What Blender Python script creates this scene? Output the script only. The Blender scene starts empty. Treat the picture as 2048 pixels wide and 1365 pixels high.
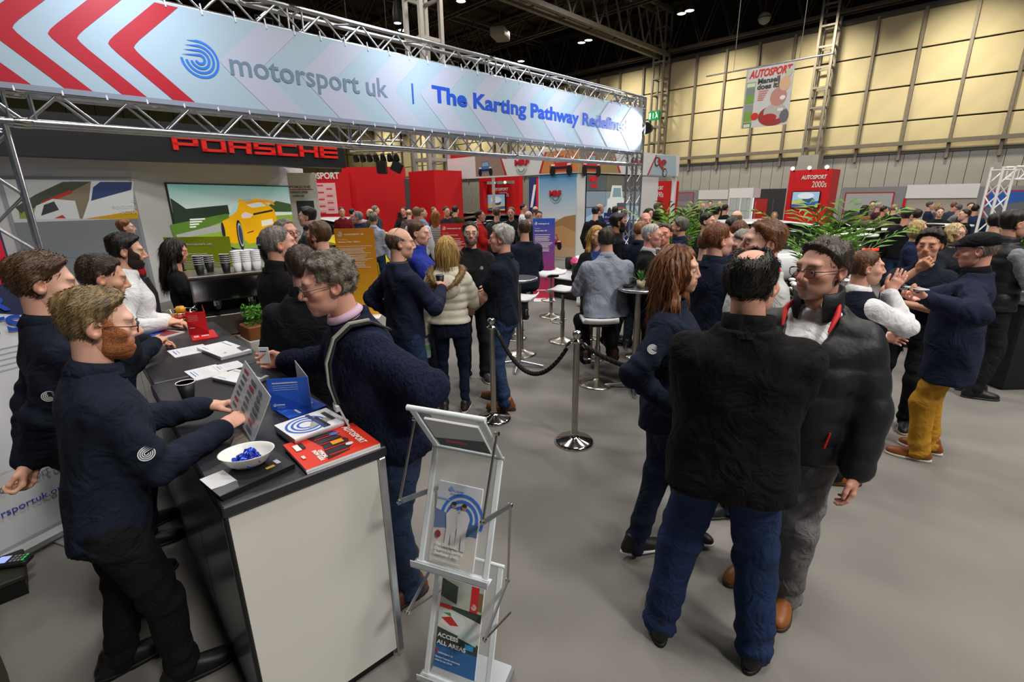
import bpy, math, random
import numpy as np
from mathutils import Vector, Matrix

# ------------------------------------------------------------------ camera, world, light, exposure
SC = bpy.context.scene
COL = SC.collection
F_PX, PITCH, ROLL, YAWX, CAMZ = 970.0, 0.2875, -0.0151, math.radians(44.56), 2.0
_fwh = Vector((math.cos(YAWX), math.sin(YAWX), 0)); _rh = Vector((math.sin(YAWX), -math.cos(YAWX), 0))
FW = _fwh*math.cos(PITCH) - Vector((0, 0, math.sin(PITCH))); _u0 = _rh.cross(FW)
CR = _rh*math.cos(ROLL) + _u0*math.sin(ROLL); CU = -_rh*math.sin(ROLL) + _u0*math.cos(ROLL)
cam = bpy.data.cameras.new('camera'); camo = bpy.data.objects.new('camera', cam); COL.objects.link(camo)
cam.sensor_width = 36; cam.lens = 36*F_PX/2048; cam.clip_end = 300; cam.clip_start = .05
camo.matrix_world = Matrix(((CR.x, CU.x, -FW.x, 0), (CR.y, CU.y, -FW.y, 0), (CR.z, CU.z, -FW.z, CAMZ), (0, 0, 0, 1)))
SC.camera = camo
SC.view_settings.view_transform = 'Standard'; SC.view_settings.look = 'None'; SC.view_settings.gamma = 1
SC.view_settings.use_curve_mapping = False
SC.view_settings.exposure = -1.45
SC.cycles.max_bounces = 6; SC.cycles.diffuse_bounces = 3; SC.cycles.glossy_bounces = 3; SC.cycles.transmission_bounces = 6
SC.cycles.sample_clamp_indirect = 4.0; SC.cycles.caustics_reflective = False; SC.cycles.caustics_refractive = False
wd = bpy.data.worlds.new('hall_air'); SC.world = wd; wd.use_nodes = True
wd.node_tree.nodes['Background'].inputs[0].default_value = (.78, .85, 1, 1); wd.node_tree.nodes['Background'].inputs[1].default_value = .13

def area(name, loc, size, power, col=(1, .96, .9), tgt=None, spread=180, sizey=None):
    l = bpy.data.lights.new(name, 'AREA'); l.energy = power; l.color = col; l.size = size; l.spread = math.radians(spread)
    if sizey: l.shape = 'RECTANGLE'; l.size_y = sizey
    o = bpy.data.objects.new(name, l); COL.objects.link(o); o.location = loc
    if tgt is not None: o.rotation_euler = (Vector(tgt)-Vector(loc)).to_track_quat('-Z', 'Y').to_euler()
    return o
def spot(name, loc, tgt, power, ang, col=(1, 1, 1), blend=.5, rad=.1):
    l = bpy.data.lights.new(name, 'SPOT'); l.energy = power; l.color = col; l.spot_size = math.radians(ang); l.spot_blend = blend; l.shadow_soft_size = rad
    o = bpy.data.objects.new(name, l); COL.objects.link(o); o.location = loc
    o.rotation_euler = (Vector(tgt)-Vector(loc)).to_track_quat('-Z', 'Y').to_euler(); return o
for _x in (1.5, 9, 17, 25):                         # the hall's high-bay lamps
    for _y in (1, 9, 17, 27):
        area('hall_lamp_light', (_x, _y-1.5, 12.2), 1.6, 1050 if _x < 20 else 800, (1, .955, .885))
for _x, _y, _p in ((5, -6, 1500), (1, -9, 3800), (13, -7, 900)): area('hall_lamp_light', (_x, _y, 11.5), 2, _p, (1, .95, .88))
for _y in (-4, 3, 9, 15, 22, 31, 40, 49, 57):                   # warm wall-wash lamps under the eaves of the long wall
    area('wall_wash_light', (31.5, _y, 12.0), .8, 520, (1, .9, .7), (36.5, _y, 5.5), 84)

# ------------------------------------------------------------------ pixel helpers (calibrated camera, real distances)
def ray(px, py): return FW + CR*((px-1024)/F_PX) - CU*((py-682.5)/F_PX)
CP = Vector((0, 0, CAMZ))
def G(px, py, z=0.0):
    d = ray(px, py); return CP + d*((z-CAMZ)/d.z)
def PXp(px, py, x): d = ray(px, py); return CP + d*(x/d.x)
def PYp(px, py, y): d = ray(px, py); return CP + d*(y/d.y)
def PD(px, py, b): d = ray(px, py); return CP + d*(b/d.dot(_fwh))
def PROJ(p):
    v = Vector(p)-CP; w = v.dot(FW); return 1024+F_PX*v.dot(CR)/w, 682.5-F_PX*v.dot(CU)/w

# ------------------------------------------------------------------ materials
def lin(c):
    if isinstance(c, str): c = tuple(int(c[i:i+2], 16) for i in (0, 2, 4))
    return tuple((x/255/12.92 if x/255 <= .04045 else ((x/255+.055)/1.055)**2.4) for x in c)
_mc = {}
def M(c, rough=.6, metal=0.0, bump=0.0, bscale=200, var=0.0, vscale=6, emit=0, kind='', spec=.4, alpha=1.0, trans=0.0, sheen=0):
    key = (c, rough, metal, bump, bscale, var, vscale, emit, kind, spec, alpha, trans, sheen)
    if key in _mc: return _mc[key]
    m = bpy.data.materials.new('mat_%s_%s' % (c if isinstance(c, str) else '%02x%02x%02x' % c, kind or 'plain')); m.use_nodes = True
    nt = m.node_tree; b = nt.nodes['Principled BSDF']; L = nt.links.new
    rgb = (*lin(c), 1); b.inputs['Base Color'].default_value = rgb
    b.inputs['Roughness'].default_value = rough; b.inputs['Metallic'].default_value = metal; b.inputs['Specular IOR Level'].default_value = spec
    b.inputs['Alpha'].default_value = alpha
    if trans: b.inputs['Transmission Weight'].default_value = trans; b.inputs['IOR'].default_value = 1.2
    if sheen: b.inputs['Sheen Weight'].default_value = sheen
    if emit: b.inputs['Emission Color'].default_value = rgb; b.inputs['Emission Strength'].default_value = emit
    tc = None
    if bump or var or kind:
        tc = nt.nodes.new('ShaderNodeTexCoord')
    def noise(scale, detail=3, src='Object', mapping=None):
        n = nt.nodes.new('ShaderNodeTexNoise'); n.inputs['Scale'].default_value = scale; n.inputs['Detail'].default_value = detail
        if mapping:
            mp = nt.nodes.new('ShaderNodeMapping'); mp.inputs['Scale'].default_value = mapping; L(tc.outputs[src], mp.inputs['Vector']); L(mp.outputs[0], n.inputs['Vector'])
        else: L(tc.outputs[src], n.inputs['Vector'])
        return n
    def mixc(fac, a, bb):
        x = nt.nodes.new('ShaderNodeMix'); x.data_type = 'RGBA'
        if hasattr(fac, 'links'): L(fac, x.inputs[0])
        else: x.inputs[0].default_value = fac
        for i, v in ((6, a), (7, bb)):
            if hasattr(v, 'links'): L(v, x.inputs[i])
            else: x.inputs[i].default_value = v
        return x.outputs[2]
    def ramp(fac, stops):
        r = nt.nodes.new('ShaderNodeValToRGB'); L(fac, r.inputs[0])
        while len(r.color_ramp.elements) < len(stops): r.color_ramp.elements.new(.5)
        for e, (p, cc) in zip(r.color_ramp.elements, stops): e.position = p; e.color = cc if len(cc) == 4 else (*cc, 1)
        return r.outputs[0]
    if kind == 'vcol':
        a = nt.nodes.new('ShaderNodeAttribute'); a.attribute_name = 'Col'; L(a.outputs['Color'], b.inputs['Base Color'])
        if emit: L(a.outputs['Color'], b.inputs['Emission Color'])
    elif var:
        n = noise(vscale, 4)
        dk = tuple(x*(1-var) for x in rgb[:3]); lt = tuple(min(1, x*(1+var)) for x in rgb[:3])
        L(ramp(n.outputs[0], [(.3, dk), (.7, lt)]), b.inputs['Base Color'])
    if kind == 'carpet':
        n1 = noise(520, 2); n2 = noise(1.1, 5); n3 = noise(70, 2)
        c1 = ramp(n2.outputs[0], [(.3, tuple(x*.90 for x in rgb[:3])), (.72, tuple(x*1.07 for x in rgb[:3]))])
        c2 = ramp(n1.outputs[0], [(.25, (.72, .72, .72)), (.8, (1.15, 1.15, 1.15))])
        x = nt.nodes.new('ShaderNodeMix'); x.data_type = 'RGBA'; x.blend_type = 'MULTIPLY'; x.inputs[0].default_value = 1; L(c1, x.inputs[6]); L(c2, x.inputs[7]); L(x.outputs[2], b.inputs['Base Color'])
    if kind == 'check':
        ck = nt.nodes.new('ShaderNodeTexChecker'); ck.inputs['Scale'].default_value = vscale; L(tc.outputs['Object'], ck.inputs['Vector'])
        ck.inputs[1].default_value = rgb; ck.inputs[2].default_value = tuple(x*.45 for x in rgb[:3])+(1,); L(ck.outputs[0], b.inputs['Base Color'])
    if kind in ('stripe', 'stripev'):
        w = nt.nodes.new('ShaderNodeTexWave'); w.inputs['Scale'].default_value = vscale; w.bands_direction = 'Z' if kind == 'stripe' else 'X'; L(tc.outputs['Object'], w.inputs['Vector'])
        L(ramp(w.outputs[0], [(.45, rgb), (.55, tuple(x*.12 for x in rgb[:3]))]), b.inputs['Base Color'])
    if kind == 'denim':
        n = noise(3.5, 4); n2 = noise(420, 2)
        L(mixc(n2.outputs[0], ramp(n.outputs[0], [(.3, tuple(x*.7 for x in rgb[:3])), (.7, tuple(min(1, x*1.45) for x in rgb[:3]))]), rgb), b.inputs['Base Color'])
    if kind == 'hair':
        n = noise(60, 4, mapping=(1, 1, .12)); n2 = noise(7, 2)
        L(ramp(n.outputs[0], [(.3, tuple(x*.33 for x in rgb[:3])), (.55, tuple(x*.78 for x in rgb[:3])), (.8, tuple(min(1, x*1.3) for x in rgb[:3]))]), b.inputs['Base Color'])
        b.inputs['Roughness'].default_value = .48
        bp = nt.nodes.new('ShaderNodeBump'); bp.inputs['Strength'].default_value = .7; bp.inputs['Distance'].default_value = .006
        L(n.outputs[0], bp.inputs['Height']); L(bp.outputs[0], b.inputs['Normal'])
    if kind == 'beard':
        n = noise(240, 2); L(ramp(n.outputs[0], [(.3, tuple(x*.5 for x in rgb[:3])), (.7, tuple(min(1, x*1.25) for x in rgb[:3]))]), b.inputs['Base Color'])
        bp = nt.nodes.new('ShaderNodeBump'); bp.inputs['Strength'].default_value = .8; bp.inputs['Distance'].default_value = .004; L(n.outputs[0], bp.inputs['Height']); L(bp.outputs[0], b.inputs['Normal'])
    if kind in ('cloth', 'denim'):
        n1 = noise(300, 3); n2 = noise(7 if kind == 'cloth' else 9, 3); n2.inputs['Distortion'].default_value = 1.6
        b1 = nt.nodes.new('ShaderNodeBump'); b1.inputs['Strength'].default_value = .3; b1.inputs['Distance'].default_value = .003; L(n1.outputs[0], b1.inputs['Height'])
        b2 = nt.nodes.new('ShaderNodeBump'); b2.inputs['Strength'].default_value = .55; b2.inputs['Distance'].default_value = .045; L(n2.outputs[0], b2.inputs['Height']); L(b1.outputs[0], b2.inputs['Normal']); L(b2.outputs[0], b.inputs['Normal'])
    if kind == 'knit':
        n = noise(85, 2, mapping=(1, 1, .55)); n2 = noise(16, 2, mapping=(1.6, 1.6, .5))
        ad = nt.nodes.new('ShaderNodeMath'); ad.operation = 'ADD'; L(n.outputs[0], ad.inputs[0]); L(n2.outputs[0], ad.inputs[1])
        bp = nt.nodes.new('ShaderNodeBump'); bp.inputs['Strength'].default_value = .9; bp.inputs['Distance'].default_value = .012; L(ad.outputs[0], bp.inputs['Height']); L(bp.outputs[0], b.inputs['Normal'])
        L(ramp(n.outputs[0], [(.3, tuple(x*.6 for x in rgb[:3])), (.7, tuple(x*1.25 for x in rgb[:3]))]), b.inputs['Base Color'])
    if kind == 'foliage':
        n = noise(9, 3); L(ramp(n.outputs[0], [(.3, tuple(x*.5 for x in rgb[:3])), (.7, tuple(min(1, x*1.5) for x in rgb[:3]))]), b.inputs['Base Color'])
    if bump and kind not in ('hair', 'knit', 'cloth', 'denim', 'beard'):
        n = noise(bscale, 3); bp = nt.nodes.new('ShaderNodeBump'); bp.inputs['Strength'].default_value = bump; bp.inputs['Distance'].default_value = .004 if bscale > 60 else .02
        L(n.outputs[0], bp.inputs['Height']); L(bp.outputs[0], b.inputs['Normal'])
    _mc[key] = m; return m

ALU = M('c9ccd2', .28, 1.0, var=.12, vscale=9); CHROME = M('d2d0cc', .12, 1.0); STEEL = M('b4aea4', .28, 1.0, var=.08, vscale=14)
WHITE = M('e8e8e6', .55); OFFW = M('d8d8d4', .6, var=.03); BLACK = M('121214', .5); DARK = M('1c1d20', .6)
RED = M('c81820', .55, var=.05, vscale=2); VCOL = M('ffffff', .5, kind='vcol'); VCOLG = M('ffffff', .25, kind='vcol'); VSCREEN = M('ffffff', .3, kind='vcol', emit=.75)
SKINV = M('fffffe', .48, kind='vcol', bump=.12, bscale=260, spec=.35)

# ------------------------------------------------------------------ objects
def setp(o, label=None, cat=None, group=None, kind=None):
    if label: o['label'] = label
    if cat: o['category'] = cat
    if group: o['group'] = group
    if kind: o['kind'] = kind
    return o
def thing(name, label, cat, loc=(0, 0, 0), rz=0, group=None):
    o = bpy.data.objects.new(name, None); COL.objects.link(o); o.location = loc; o.rotation_euler = (0, 0, rz); o.empty_display_size = .1
    return setp(o, label, cat, group)
def link(name, me, parent=None, mw=None):
    o = bpy.data.objects.new(name, me); COL.objects.link(o)
    if parent is not None: o.parent = parent
    if mw is not None: o.matrix_basis = mw
    return o
def npmesh(name, v, f, mats, smooth=True, col=None):
    """fast mesh from numpy verts (n,3) and equal-sized faces (m,k)"""
    me = bpy.data.meshes.new(name); n = len(v); m, k = f.shape
    me.vertices.add(n); me.vertices.foreach_set('co', np.ascontiguousarray(v, np.float32).ravel())
    me.loops.add(m*k); me.loops.foreach_set('vertex_index', np.ascontiguousarray(f, np.int32).ravel())
    me.polygons.add(m); me.polygons.foreach_set('loop_start', np.arange(0, m*k, k, dtype=np.int32))
    me.update(calc_edges=True); me.validate()
    if smooth: me.polygons.foreach_set('use_smooth', np.ones(len(me.polygons), bool))
    if col is not None:
        a = me.attributes.new('Col', 'FLOAT_COLOR', 'POINT'); c = np.ones((n, 4), np.float32); c[:, :3] = col; a.data.foreach_set('color', c.ravel())
    for x in (mats if isinstance(mats, (list, tuple)) else [mats]): me.materials.append(x)
    return me
class MB:
    def __init__(s): s.v = []; s.f = []; s.sm = []; s.c = None
    def add(s, vs, fs, sm=False):
        n = len(s.v); s.v += [tuple(x) for x in vs]; s.f += [tuple(i+n for i in f) for f in fs]; s.sm += [sm]*len(fs); return s
    def box(s, lo, hi, R=None, o=(0, 0, 0)):
        x0, y0, z0 = lo; x1, y1, z1 = hi
        vs = [Vector(p) for p in ((x0, y0, z0), (x1, y0, z0), (x1, y1, z0), (x0, y1, z0), (x0, y0, z1), (x1, y0, z1), (x1, y1, z1), (x0, y1, z1))]
        if R is not None: vs = [R @ p + Vector(o) for p in vs]
        elif o != (0, 0, 0): vs = [p+Vector(o) for p in vs]
        return s.add(vs, [(0, 3, 2, 1), (4, 5, 6, 7), (0, 1, 5, 4), (1, 2, 6, 5), (2, 3, 7, 6), (3, 0, 4, 7)])
    def cbox(s, c, sz, R=None):
        return s.box((-sz[0]/2, -sz[1]/2, -sz[2]/2), (sz[0]/2, sz[1]/2, sz[2]/2), R or Matrix.Identity(3), c)
    def bbox(s, c, sz, bev=.006, R=None):
        """box with chamfered vertical and horizontal edges"""
        hx, hy, hz = sz[0]/2, sz[1]/2, sz[2]/2; b = min(bev, hx*.9, hy*.9, hz*.9); R = R or Matrix.Identity(3); c = Vector(c)
        def ring(x, y, z, bb): return [(x-bb, -y, z), (x, -y+bb, z), (x, y-bb, z), (x-bb, y, z), (-x+bb, y, z), (-x, y-bb, z), (-x, -y+bb, z), (-x+bb, -y, z)]
        rs = [ring(hx-b, hy-b, -hz, b*.6), ring(hx, hy, -hz+b, b), ring(hx, hy, hz-b, b), ring(hx-b, hy-b, hz, b*.6)]
        vs = [R @ Vector(p)+c for r in rs for p in r]; fs = []
        for k in range(3):
            for i in range(8): j = (i+1) % 8; fs.append((k*8+i, k*8+j, k*8+8+j, k*8+8+i))
        fs += [tuple(range(7, -1, -1)), tuple(range(24, 32))]
        return s.add(vs, fs)
    def tube(s, a, b, r0, r1=None, n=10, cap=True):
        a, b = Vector(a), Vector(b); r1 = r0 if r1 is None else r1; d = (b-a).normalized()
        u = d.orthogonal().normalized(); w = d.cross(u); vs = []
        for p, r in ((a, r0), (b, r1)):
            for i in range(n): t = 2*math.pi*i/n; vs.append(p+u*(r*math.cos(t))+w*(r*math.sin(t)))
        s.add(vs, [(i, (i+1) % n, n+(i+1) % n, n+i) for i in range(n)], True)
        if cap: s.add(vs[:n], [tuple(range(n-1, -1, -1))]); s.add(vs[n:], [tuple(range(n))])
        return s
    def sweep(s, pts, r, n=8, closed=False):
        pts = [Vector(p) for p in pts]; vs = []; N = len(pts); u = None
        for i, p in enumerate(pts):
            if closed: d = (pts[(i+1) % N]-pts[i-1]).normalized()
            else: d = (pts[min(i+1, N-1)]-pts[max(i-1, 0)]).normalized()
            u = d.orthogonal().normalized() if u is None else (u-d*u.dot(d)).normalized(); w = d.cross(u)
            rr = r[i] if isinstance(r, (list, tuple)) else r
            for k in range(n): t = 2*math.pi*k/n; vs.append(p+u*(rr*math.cos(t))+w*(rr*math.sin(t)))
        fs = []
        for i in range(N if closed else N-1):
            j = (i+1) % N
            for k in range(n): fs.append((i*n+k, i*n+(k+1) % n, j*n+(k+1) % n, j*n+k))
        s.add(vs, fs, True)
        if not closed: s.add(vs[:n], [tuple(range(n-1, -1, -1))]); s.add(vs[-n:], [tuple(range(n))])
        return s
    def lathe(s, prof, n=24, c=(0, 0, 0), R=None):
        vs = []; fs = []; c = Vector(c); R = R or Matrix.Identity(3)
        for r, z in prof:
            for i in range(n): t = 2*math.pi*i/n; vs.append(R @ Vector((r*math.cos(t), r*math.sin(t), z))+c)
        for k in range(len(prof)-1):
            for i in range(n): fs.append((k*n+i, k*n+(i+1) % n, (k+1)*n+(i+1) % n, (k+1)*n+i))
        s.add(vs, fs, True)
        if prof[0][0] > 1e-4: s.add(vs[:n], [tuple(range(n-1, -1, -1))])
        if prof[-1][0] > 1e-4: s.add(vs[-n:], [tuple(range(n))])
        return s
    def prism(s, poly, z0, z1, R=None, o=(0, 0, 0)):
        R = R or Matrix.Identity(3); o = Vector(o); n = len(poly)
        vs = [R @ Vector((x, y, z0))+o for x, y in poly]+[R @ Vector((x, y, z1))+o for x, y in poly]
        return s.add(vs, [tuple(range(n-1, -1, -1)), tuple(range(n, 2*n))]+[(i, (i+1) % n, n+(i+1) % n, n+i) for i in range(n)])
    def ell(s, c, r, n=14, m=8, R=None):
        R = R or Matrix.Identity(3); c = Vector(c); vs = []; fs = []
        for j in range(m+1):
            ph = math.pi*j/m
            for i in range(n): t = 2*math.pi*i/n; vs.append(R @ Vector((r[0]*math.sin(ph)*math.cos(t), r[1]*math.sin(ph)*math.sin(t), -r[2]*math.cos(ph)))+c)
        for j in range(m):
            for i in range(n): fs.append((j*n+i, j*n+(i+1) % n, (j+1)*n+(i+1) % n, (j+1)*n+i))
        return s.add(vs, fs, True)
    def mesh(s, name, mat):
        me = bpy.data.meshes.new(name); me.from_pydata(s.v, [], s.f); me.materials.append(mat)
        me.polygons.foreach_set('use_smooth', s.sm)
        me.update(); return me
    def build(s, name, mat, parent=None): return link(name, s.mesh(name, mat), parent)
def struct(name, mb, mat, label=None, cat=None):
    o = mb.build(name, mat); o['kind'] = 'structure'
    if label: o['label'] = label
    return o
def frame(o, u, v):
    """matrix with local x along u, y along v, z = u x v at origin o"""
    u = Vector(u).normalized(); v = Vector(v); v = (v-u*v.dot(u)).normalized(); n = u.cross(v)
    return Matrix(((u.x, v.x, n.x, o[0]), (u.y, v.y, n.y, o[1]), (u.z, v.z, n.z, o[2]), (0, 0, 0, 1)))
# flat print: coloured polygons in a panel's own plane, stacked by fractions of a millimetre
class Print:
    def __init__(s, step=.0006, z0=.0012): s.v = []; s.f = []; s.c = []; s.k = 0; s.step = step; s.z0 = z0
    def poly(s, pts, c):
        z = s.z0+s.step*s.k; s.k += 1; n = len(s.v); cc = lin(c)
        a = sum(pts[i][0]*pts[(i+1) % len(pts)][1]-pts[(i+1) % len(pts)][0]*pts[i][1] for i in range(len(pts)))
        if a < 0: pts = pts[::-1]
        s.v += [(x, y, z) for x, y in pts]; s.c += [cc]*len(pts); s.f.append(tuple(range(n, n+len(pts)))); return s
    def grad(s, x0, y0, x1, y1, cb, ct):
        z = s.z0+s.step*s.k; s.k += 1; n = len(s.v)
        s.v += [(x0, y0, z), (x1, y0, z), (x1, y1, z), (x0, y1, z)]; s.c += [lin(cb), lin(cb), lin(ct), lin(ct)]; s.f.append((n, n+1, n+2, n+3)); return s
    def rect(s, x0, y0, x1, y1, c): return s.poly([(x0, y0), (x1, y0), (x1, y1), (x0, y1)], c)
    def ellp(s, cx, cy, rx, ry, c, n=24, a0=0, a1=360): return s.poly([(cx+rx*math.cos(math.radians(a0+(a1-a0)*i/n)), cy+ry*math.sin(math.radians(a0+(a1-a0)*i/n))) for i in range(n+(a1-a0 < 360))], c)
    def arc(s, cx, cy, r0, r1, a0, a1, c, n=20):
        p = [(cx+r1*math.cos(math.radians(a0+(a1-a0)*i/n)), cy+r1*math.sin(math.radians(a0+(a1-a0)*i/n))) for i in range(n+1)]
        q = [(cx+r0*math.cos(math.radians(a0+(a1-a0)*i/n)), cy+r0*math.sin(math.radians(a0+(a1-a0)*i/n))) for i in range(n+1)]
        z = s.z0+s.step*s.k; s.k += 1; m = len(s.v); s.v += [(x, y, z) for x, y in p+q]; s.c += [lin(c)]*(2*n+2)
        s.f += [(m+i+1, m+i, m+n+1+i, m+n+2+i) for i in range(n)]; return s
    def lines(s, x, y, w, n, dy, c, hgt=None, rnd=None):
        for i in range(n): s.rect(x, y-i*dy, x+w*(1 if not rnd else rnd.uniform(.6, 1)), y-i*dy+(hgt or dy*.45), c)
        return s
    def build(s, name, parent, mw=None, mat=None):
        me = bpy.data.meshes.new(name); me.from_pydata(s.v, [], s.f); me.materials.append(mat or VCOL)
        a = me.attributes.new('Col', 'FLOAT_COLOR', 'POINT'); a.data.foreach_set('color', np.array([(*c, 1) for c in s.c], np.float32).ravel())
        return link(name, me, parent, mw)
_tc = {}
def text(name, s, size, mat, parent, mw, pos=(0, 0), ext=.002, align='LEFT', shear=0, sx=1, off=0, z=.003, spacing=1):
    cu = bpy.data.curves.new(name, 'FONT'); cu.body = s; cu.size = size; cu.extrude = ext; cu.align_x = align; cu.shear = shear; cu.offset = off; cu.space_character = spacing; cu.resolution_u = 3
    o = bpy.data.objects.new(name, cu); COL.objects.link(o); dg = bpy.context.evaluated_depsgraph_get()
    me = bpy.data.meshes.new_from_object(o.evaluated_get(dg)); bpy.data.objects.remove(o); bpy.data.curves.remove(cu)
    me.materials.clear(); me.materials.append(mat)
    return link(name, me, parent, mw @ Matrix.Translation((pos[0], pos[1], z)) @ Matrix.Diagonal((sx, 1, 1, 1)))
def copytree(o, parent=None):
    c = o.copy(); COL.objects.link(c)
    if parent is not None: c.parent = parent
    for ch in list(o.children): copytree(ch, c)
    return c
def swirl(pr, cx, cy, R, c, bars=5, inner=True):
    """round swirl emblem: concentric arcs open at upper left with trailing lines"""
    w = R*.13
    for i in range(4):
        r = R*(1-.235*i); pr.arc(cx, cy, r-w, r, -178+6*i, 96-4*i, c, 28 if R > .05 else 12)
        # tapering tail
        y = cy+r-w/2
        pr.poly([(cx+R*.02, y+w/2), (cx+R*.02, y-w/2), (cx-R*(.55+.13*i), y-R*.02*(i+1)-w*.1), ], c)
    return pr
# ------------------------------------------------------------------ implicit-surface modelling (numpy)
class Fld:
    def __init__(s, lo, hi, h):
        s.lo = np.array(lo, float); s.h = h; n = np.ceil((np.array(hi)-s.lo)/h).astype(int)+1
        s.ax = [(s.lo[i]+h*np.arange(n[i])).astype(np.float32) for i in range(3)]; s.d = np.full(n, 5., np.float32)
    def box(s, lo, hi):
        sl = []
        for i in range(3):
            a = max(0, int((lo[i]-s.lo[i])/s.h)-1); b = min(len(s.ax[i]), int((hi[i]-s.lo[i])/s.h)+3)
            if b <= a: return None
            sl.append(slice(a, b))
        return tuple(sl), s.ax[0][sl[0]][:, None, None], s.ax[1][sl[1]][None, :, None], s.ax[2][sl[2]][None, None, :]
    def put(s, sl, d, k, mode):
        o = s.d[sl]
        if mode == 'u':
            h = np.clip(.5+.5*(o-d)/k, 0, 1); s.d[sl] = o*(1-h)+d*h-k*h*(1-h)
        else:
            d = -d; h = np.clip(.5-.5*(o-d)/k, 0, 1); s.d[sl] = o*(1-h)+d*h+k*h*(1-h)
    def cap(s, a, b, r0, r1, k=.02, mode='u', fold=None, sq=None):
        a, b = np.array(a, float), np.array(b, float); r = max(r0, r1)+2*k+3*s.h+.01
        q = s.box(np.minimum(a, b)-r, np.maximum(a, b)+r)
        if q is None: return
        sl, X, Y, Z = q; ab = b-a; L2 = ab@ab+1e-9
        t = np.clip(((X-a[0])*ab[0]+(Y-a[1])*ab[1]+(Z-a[2])*ab[2])/L2, 0, 1)
        dx, dy, dz = X-(a[0]+t*ab[0]), Y-(a[1]+t*ab[1]), Z-(a[2]+t*ab[2])
        rr = r0+(r1-r0)*t
        if fold is not None:
            A, n, t0, ph = fold; ang = np.arctan2(dx+dz*.3, dy)
            rr = rr+A*np.sin(t*n+ph+1.7*np.sin(ang+ph))*np.exp(-((t-t0)/.28)**2)
        if sq is not None:
            A, n = sq; rr = rr+A*(np.abs(np.sin(t*n*np.pi))**.5-.4)
        s.put(sl, np.sqrt(dx*dx+dy*dy+dz*dz)-rr, k, mode)
    def ell(s, c, r, k=.02, mode='u', R=None):
        c = np.array(c, float); m = max(r)+2*k+3*s.h
        q = s.box(c-m, c+m)
        if q is None: return
        sl, X, Y, Z = q; x, y, z = X-c[0], Y-c[1], Z-c[2]
        if R is not None: x, y, z = (R[0, 0]*x+R[1, 0]*y+R[2, 0]*z, R[0, 1]*x+R[1, 1]*y+R[2, 1]*z, R[0, 2]*x+R[1, 2]*y+R[2, 2]*z)
        l = np.sqrt((x/r[0])**2+(y/r[1])**2+(z/r[2])**2); g = np.sqrt((x/r[0]**2)**2+(y/r[1]**2)**2+(z/r[2]**2)**2)+1e-6
        s.put(sl, l*(l-1)/g, k, mode)
    def torso(s, P, R, st, k=.03, e=2.5, quilt=None, mode='u'):
        st = np.array(st, float); P = np.array(P, float)
        zz = np.linspace(st[0, 0], st[-1, 0], 60); cols = []
        for j in (1, 2, 3):  # smoothed interpolation
            y = np.interp(zz, st[:, 0], st[:, j]); yp = np.pad(y, 2, mode='edge'); y = (yp[:-4]+2*yp[1:-3]+3*yp[2:-2]+2*yp[3:-1]+yp[4:])/9; cols.append(y)
        m = .36; c0 = P+R@np.array([0, 0, st[0, 0]]); c1 = P+R@np.array([0, 0, st[-1, 0]])
        q = s.box(np.minimum(c0, c1)-m, np.maximum(c0, c1)+m)
        if q is None: return
        sl, X, Y, Z = q; x, y, z = X-P[0], Y-P[1], Z-P[2]
        x, y, z = (R[0, 0]*x+R[1, 0]*y+R[2, 0]*z, R[0, 1]*x+R[1, 1]*y+R[2, 1]*z, R[0, 2]*x+R[1, 2]*y+R[2, 2]*z)
        wx, wy, cy = (np.interp(z, zz, c).astype(np.float32) for c in cols)
        d = ((np.abs(x/wx)**e+np.abs((y-cy)/wy)**e)**(1/e)-1)*np.minimum(wx, wy)*.95
        if quilt: d = d-quilt[0]*(np.abs(np.sin(np.pi*(z+quilt[2])/quilt[1]))**.4-.6)
        d = np.maximum(d, np.maximum(st[0, 0]-z, z-st[-1, 0]))
        s.put(sl, d, k, mode)
    def wrinkle(s, A, sc=1., seed=0, z0=None):
        X, Y, Z = s.ax[0][:, None, None], s.ax[1][None, :, None], s.ax[2][None, None, :]
        p = seed*1.7
        n = np.sin(31*sc*Z+7*np.sin(8*X+p)+5*np.sin(9*Y+2*p))+.7*np.sin(19*sc*(X+Z*.5)+6*np.sin(7*Z+p)+4*Y)+.6*np.sin(23*sc*(Y-Z*.6)+5*np.sin(8*X+3*p))
        s.d += (A*n).astype(np.float32)
    def nets(s):
        d = s.d; nx, ny, nz = d.shape; S = d < 0
        cnt = np.zeros((nx-1, ny-1, nz-1), np.int8)
        for i in (0, 1):
            for j in (0, 1):
                for k in (0, 1): cnt += S[i:nx-1+i, j:ny-1+j, k:nz-1+k]
        m = (cnt > 0) & (cnt < 8); I = np.argwhere(m); vid = np.full(m.shape, -1, np.int32); vid[m] = np.arange(len(I))
        cor = [(i, j, k) for i in (0, 1) for j in (0, 1) for k in (0, 1)]
        val = np.stack([d[I[:, 0]+i, I[:, 1]+j, I[:, 2]+k] for i, j, k in cor], 1)
        acc = np.zeros((len(I), 3)); w = np.zeros((len(I), 1))
        for a in range(8):
            for b in range(a+1, 8):
                ca, cb = np.array(cor[a]), np.array(cor[b])
                if abs(ca-cb).sum() != 1: continue
                va, vb = val[:, a], val[:, b]; x = (va < 0) != (vb < 0); t = np.where(x, va/np.where(x, va-vb, 1), 0)
                acc += np.where(x[:, None], ca+(cb-ca)*t[:, None], 0); w += x[:, None]
        V = (I+acc/np.maximum(w, 1))*s.h+s.lo; Q = []
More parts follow.
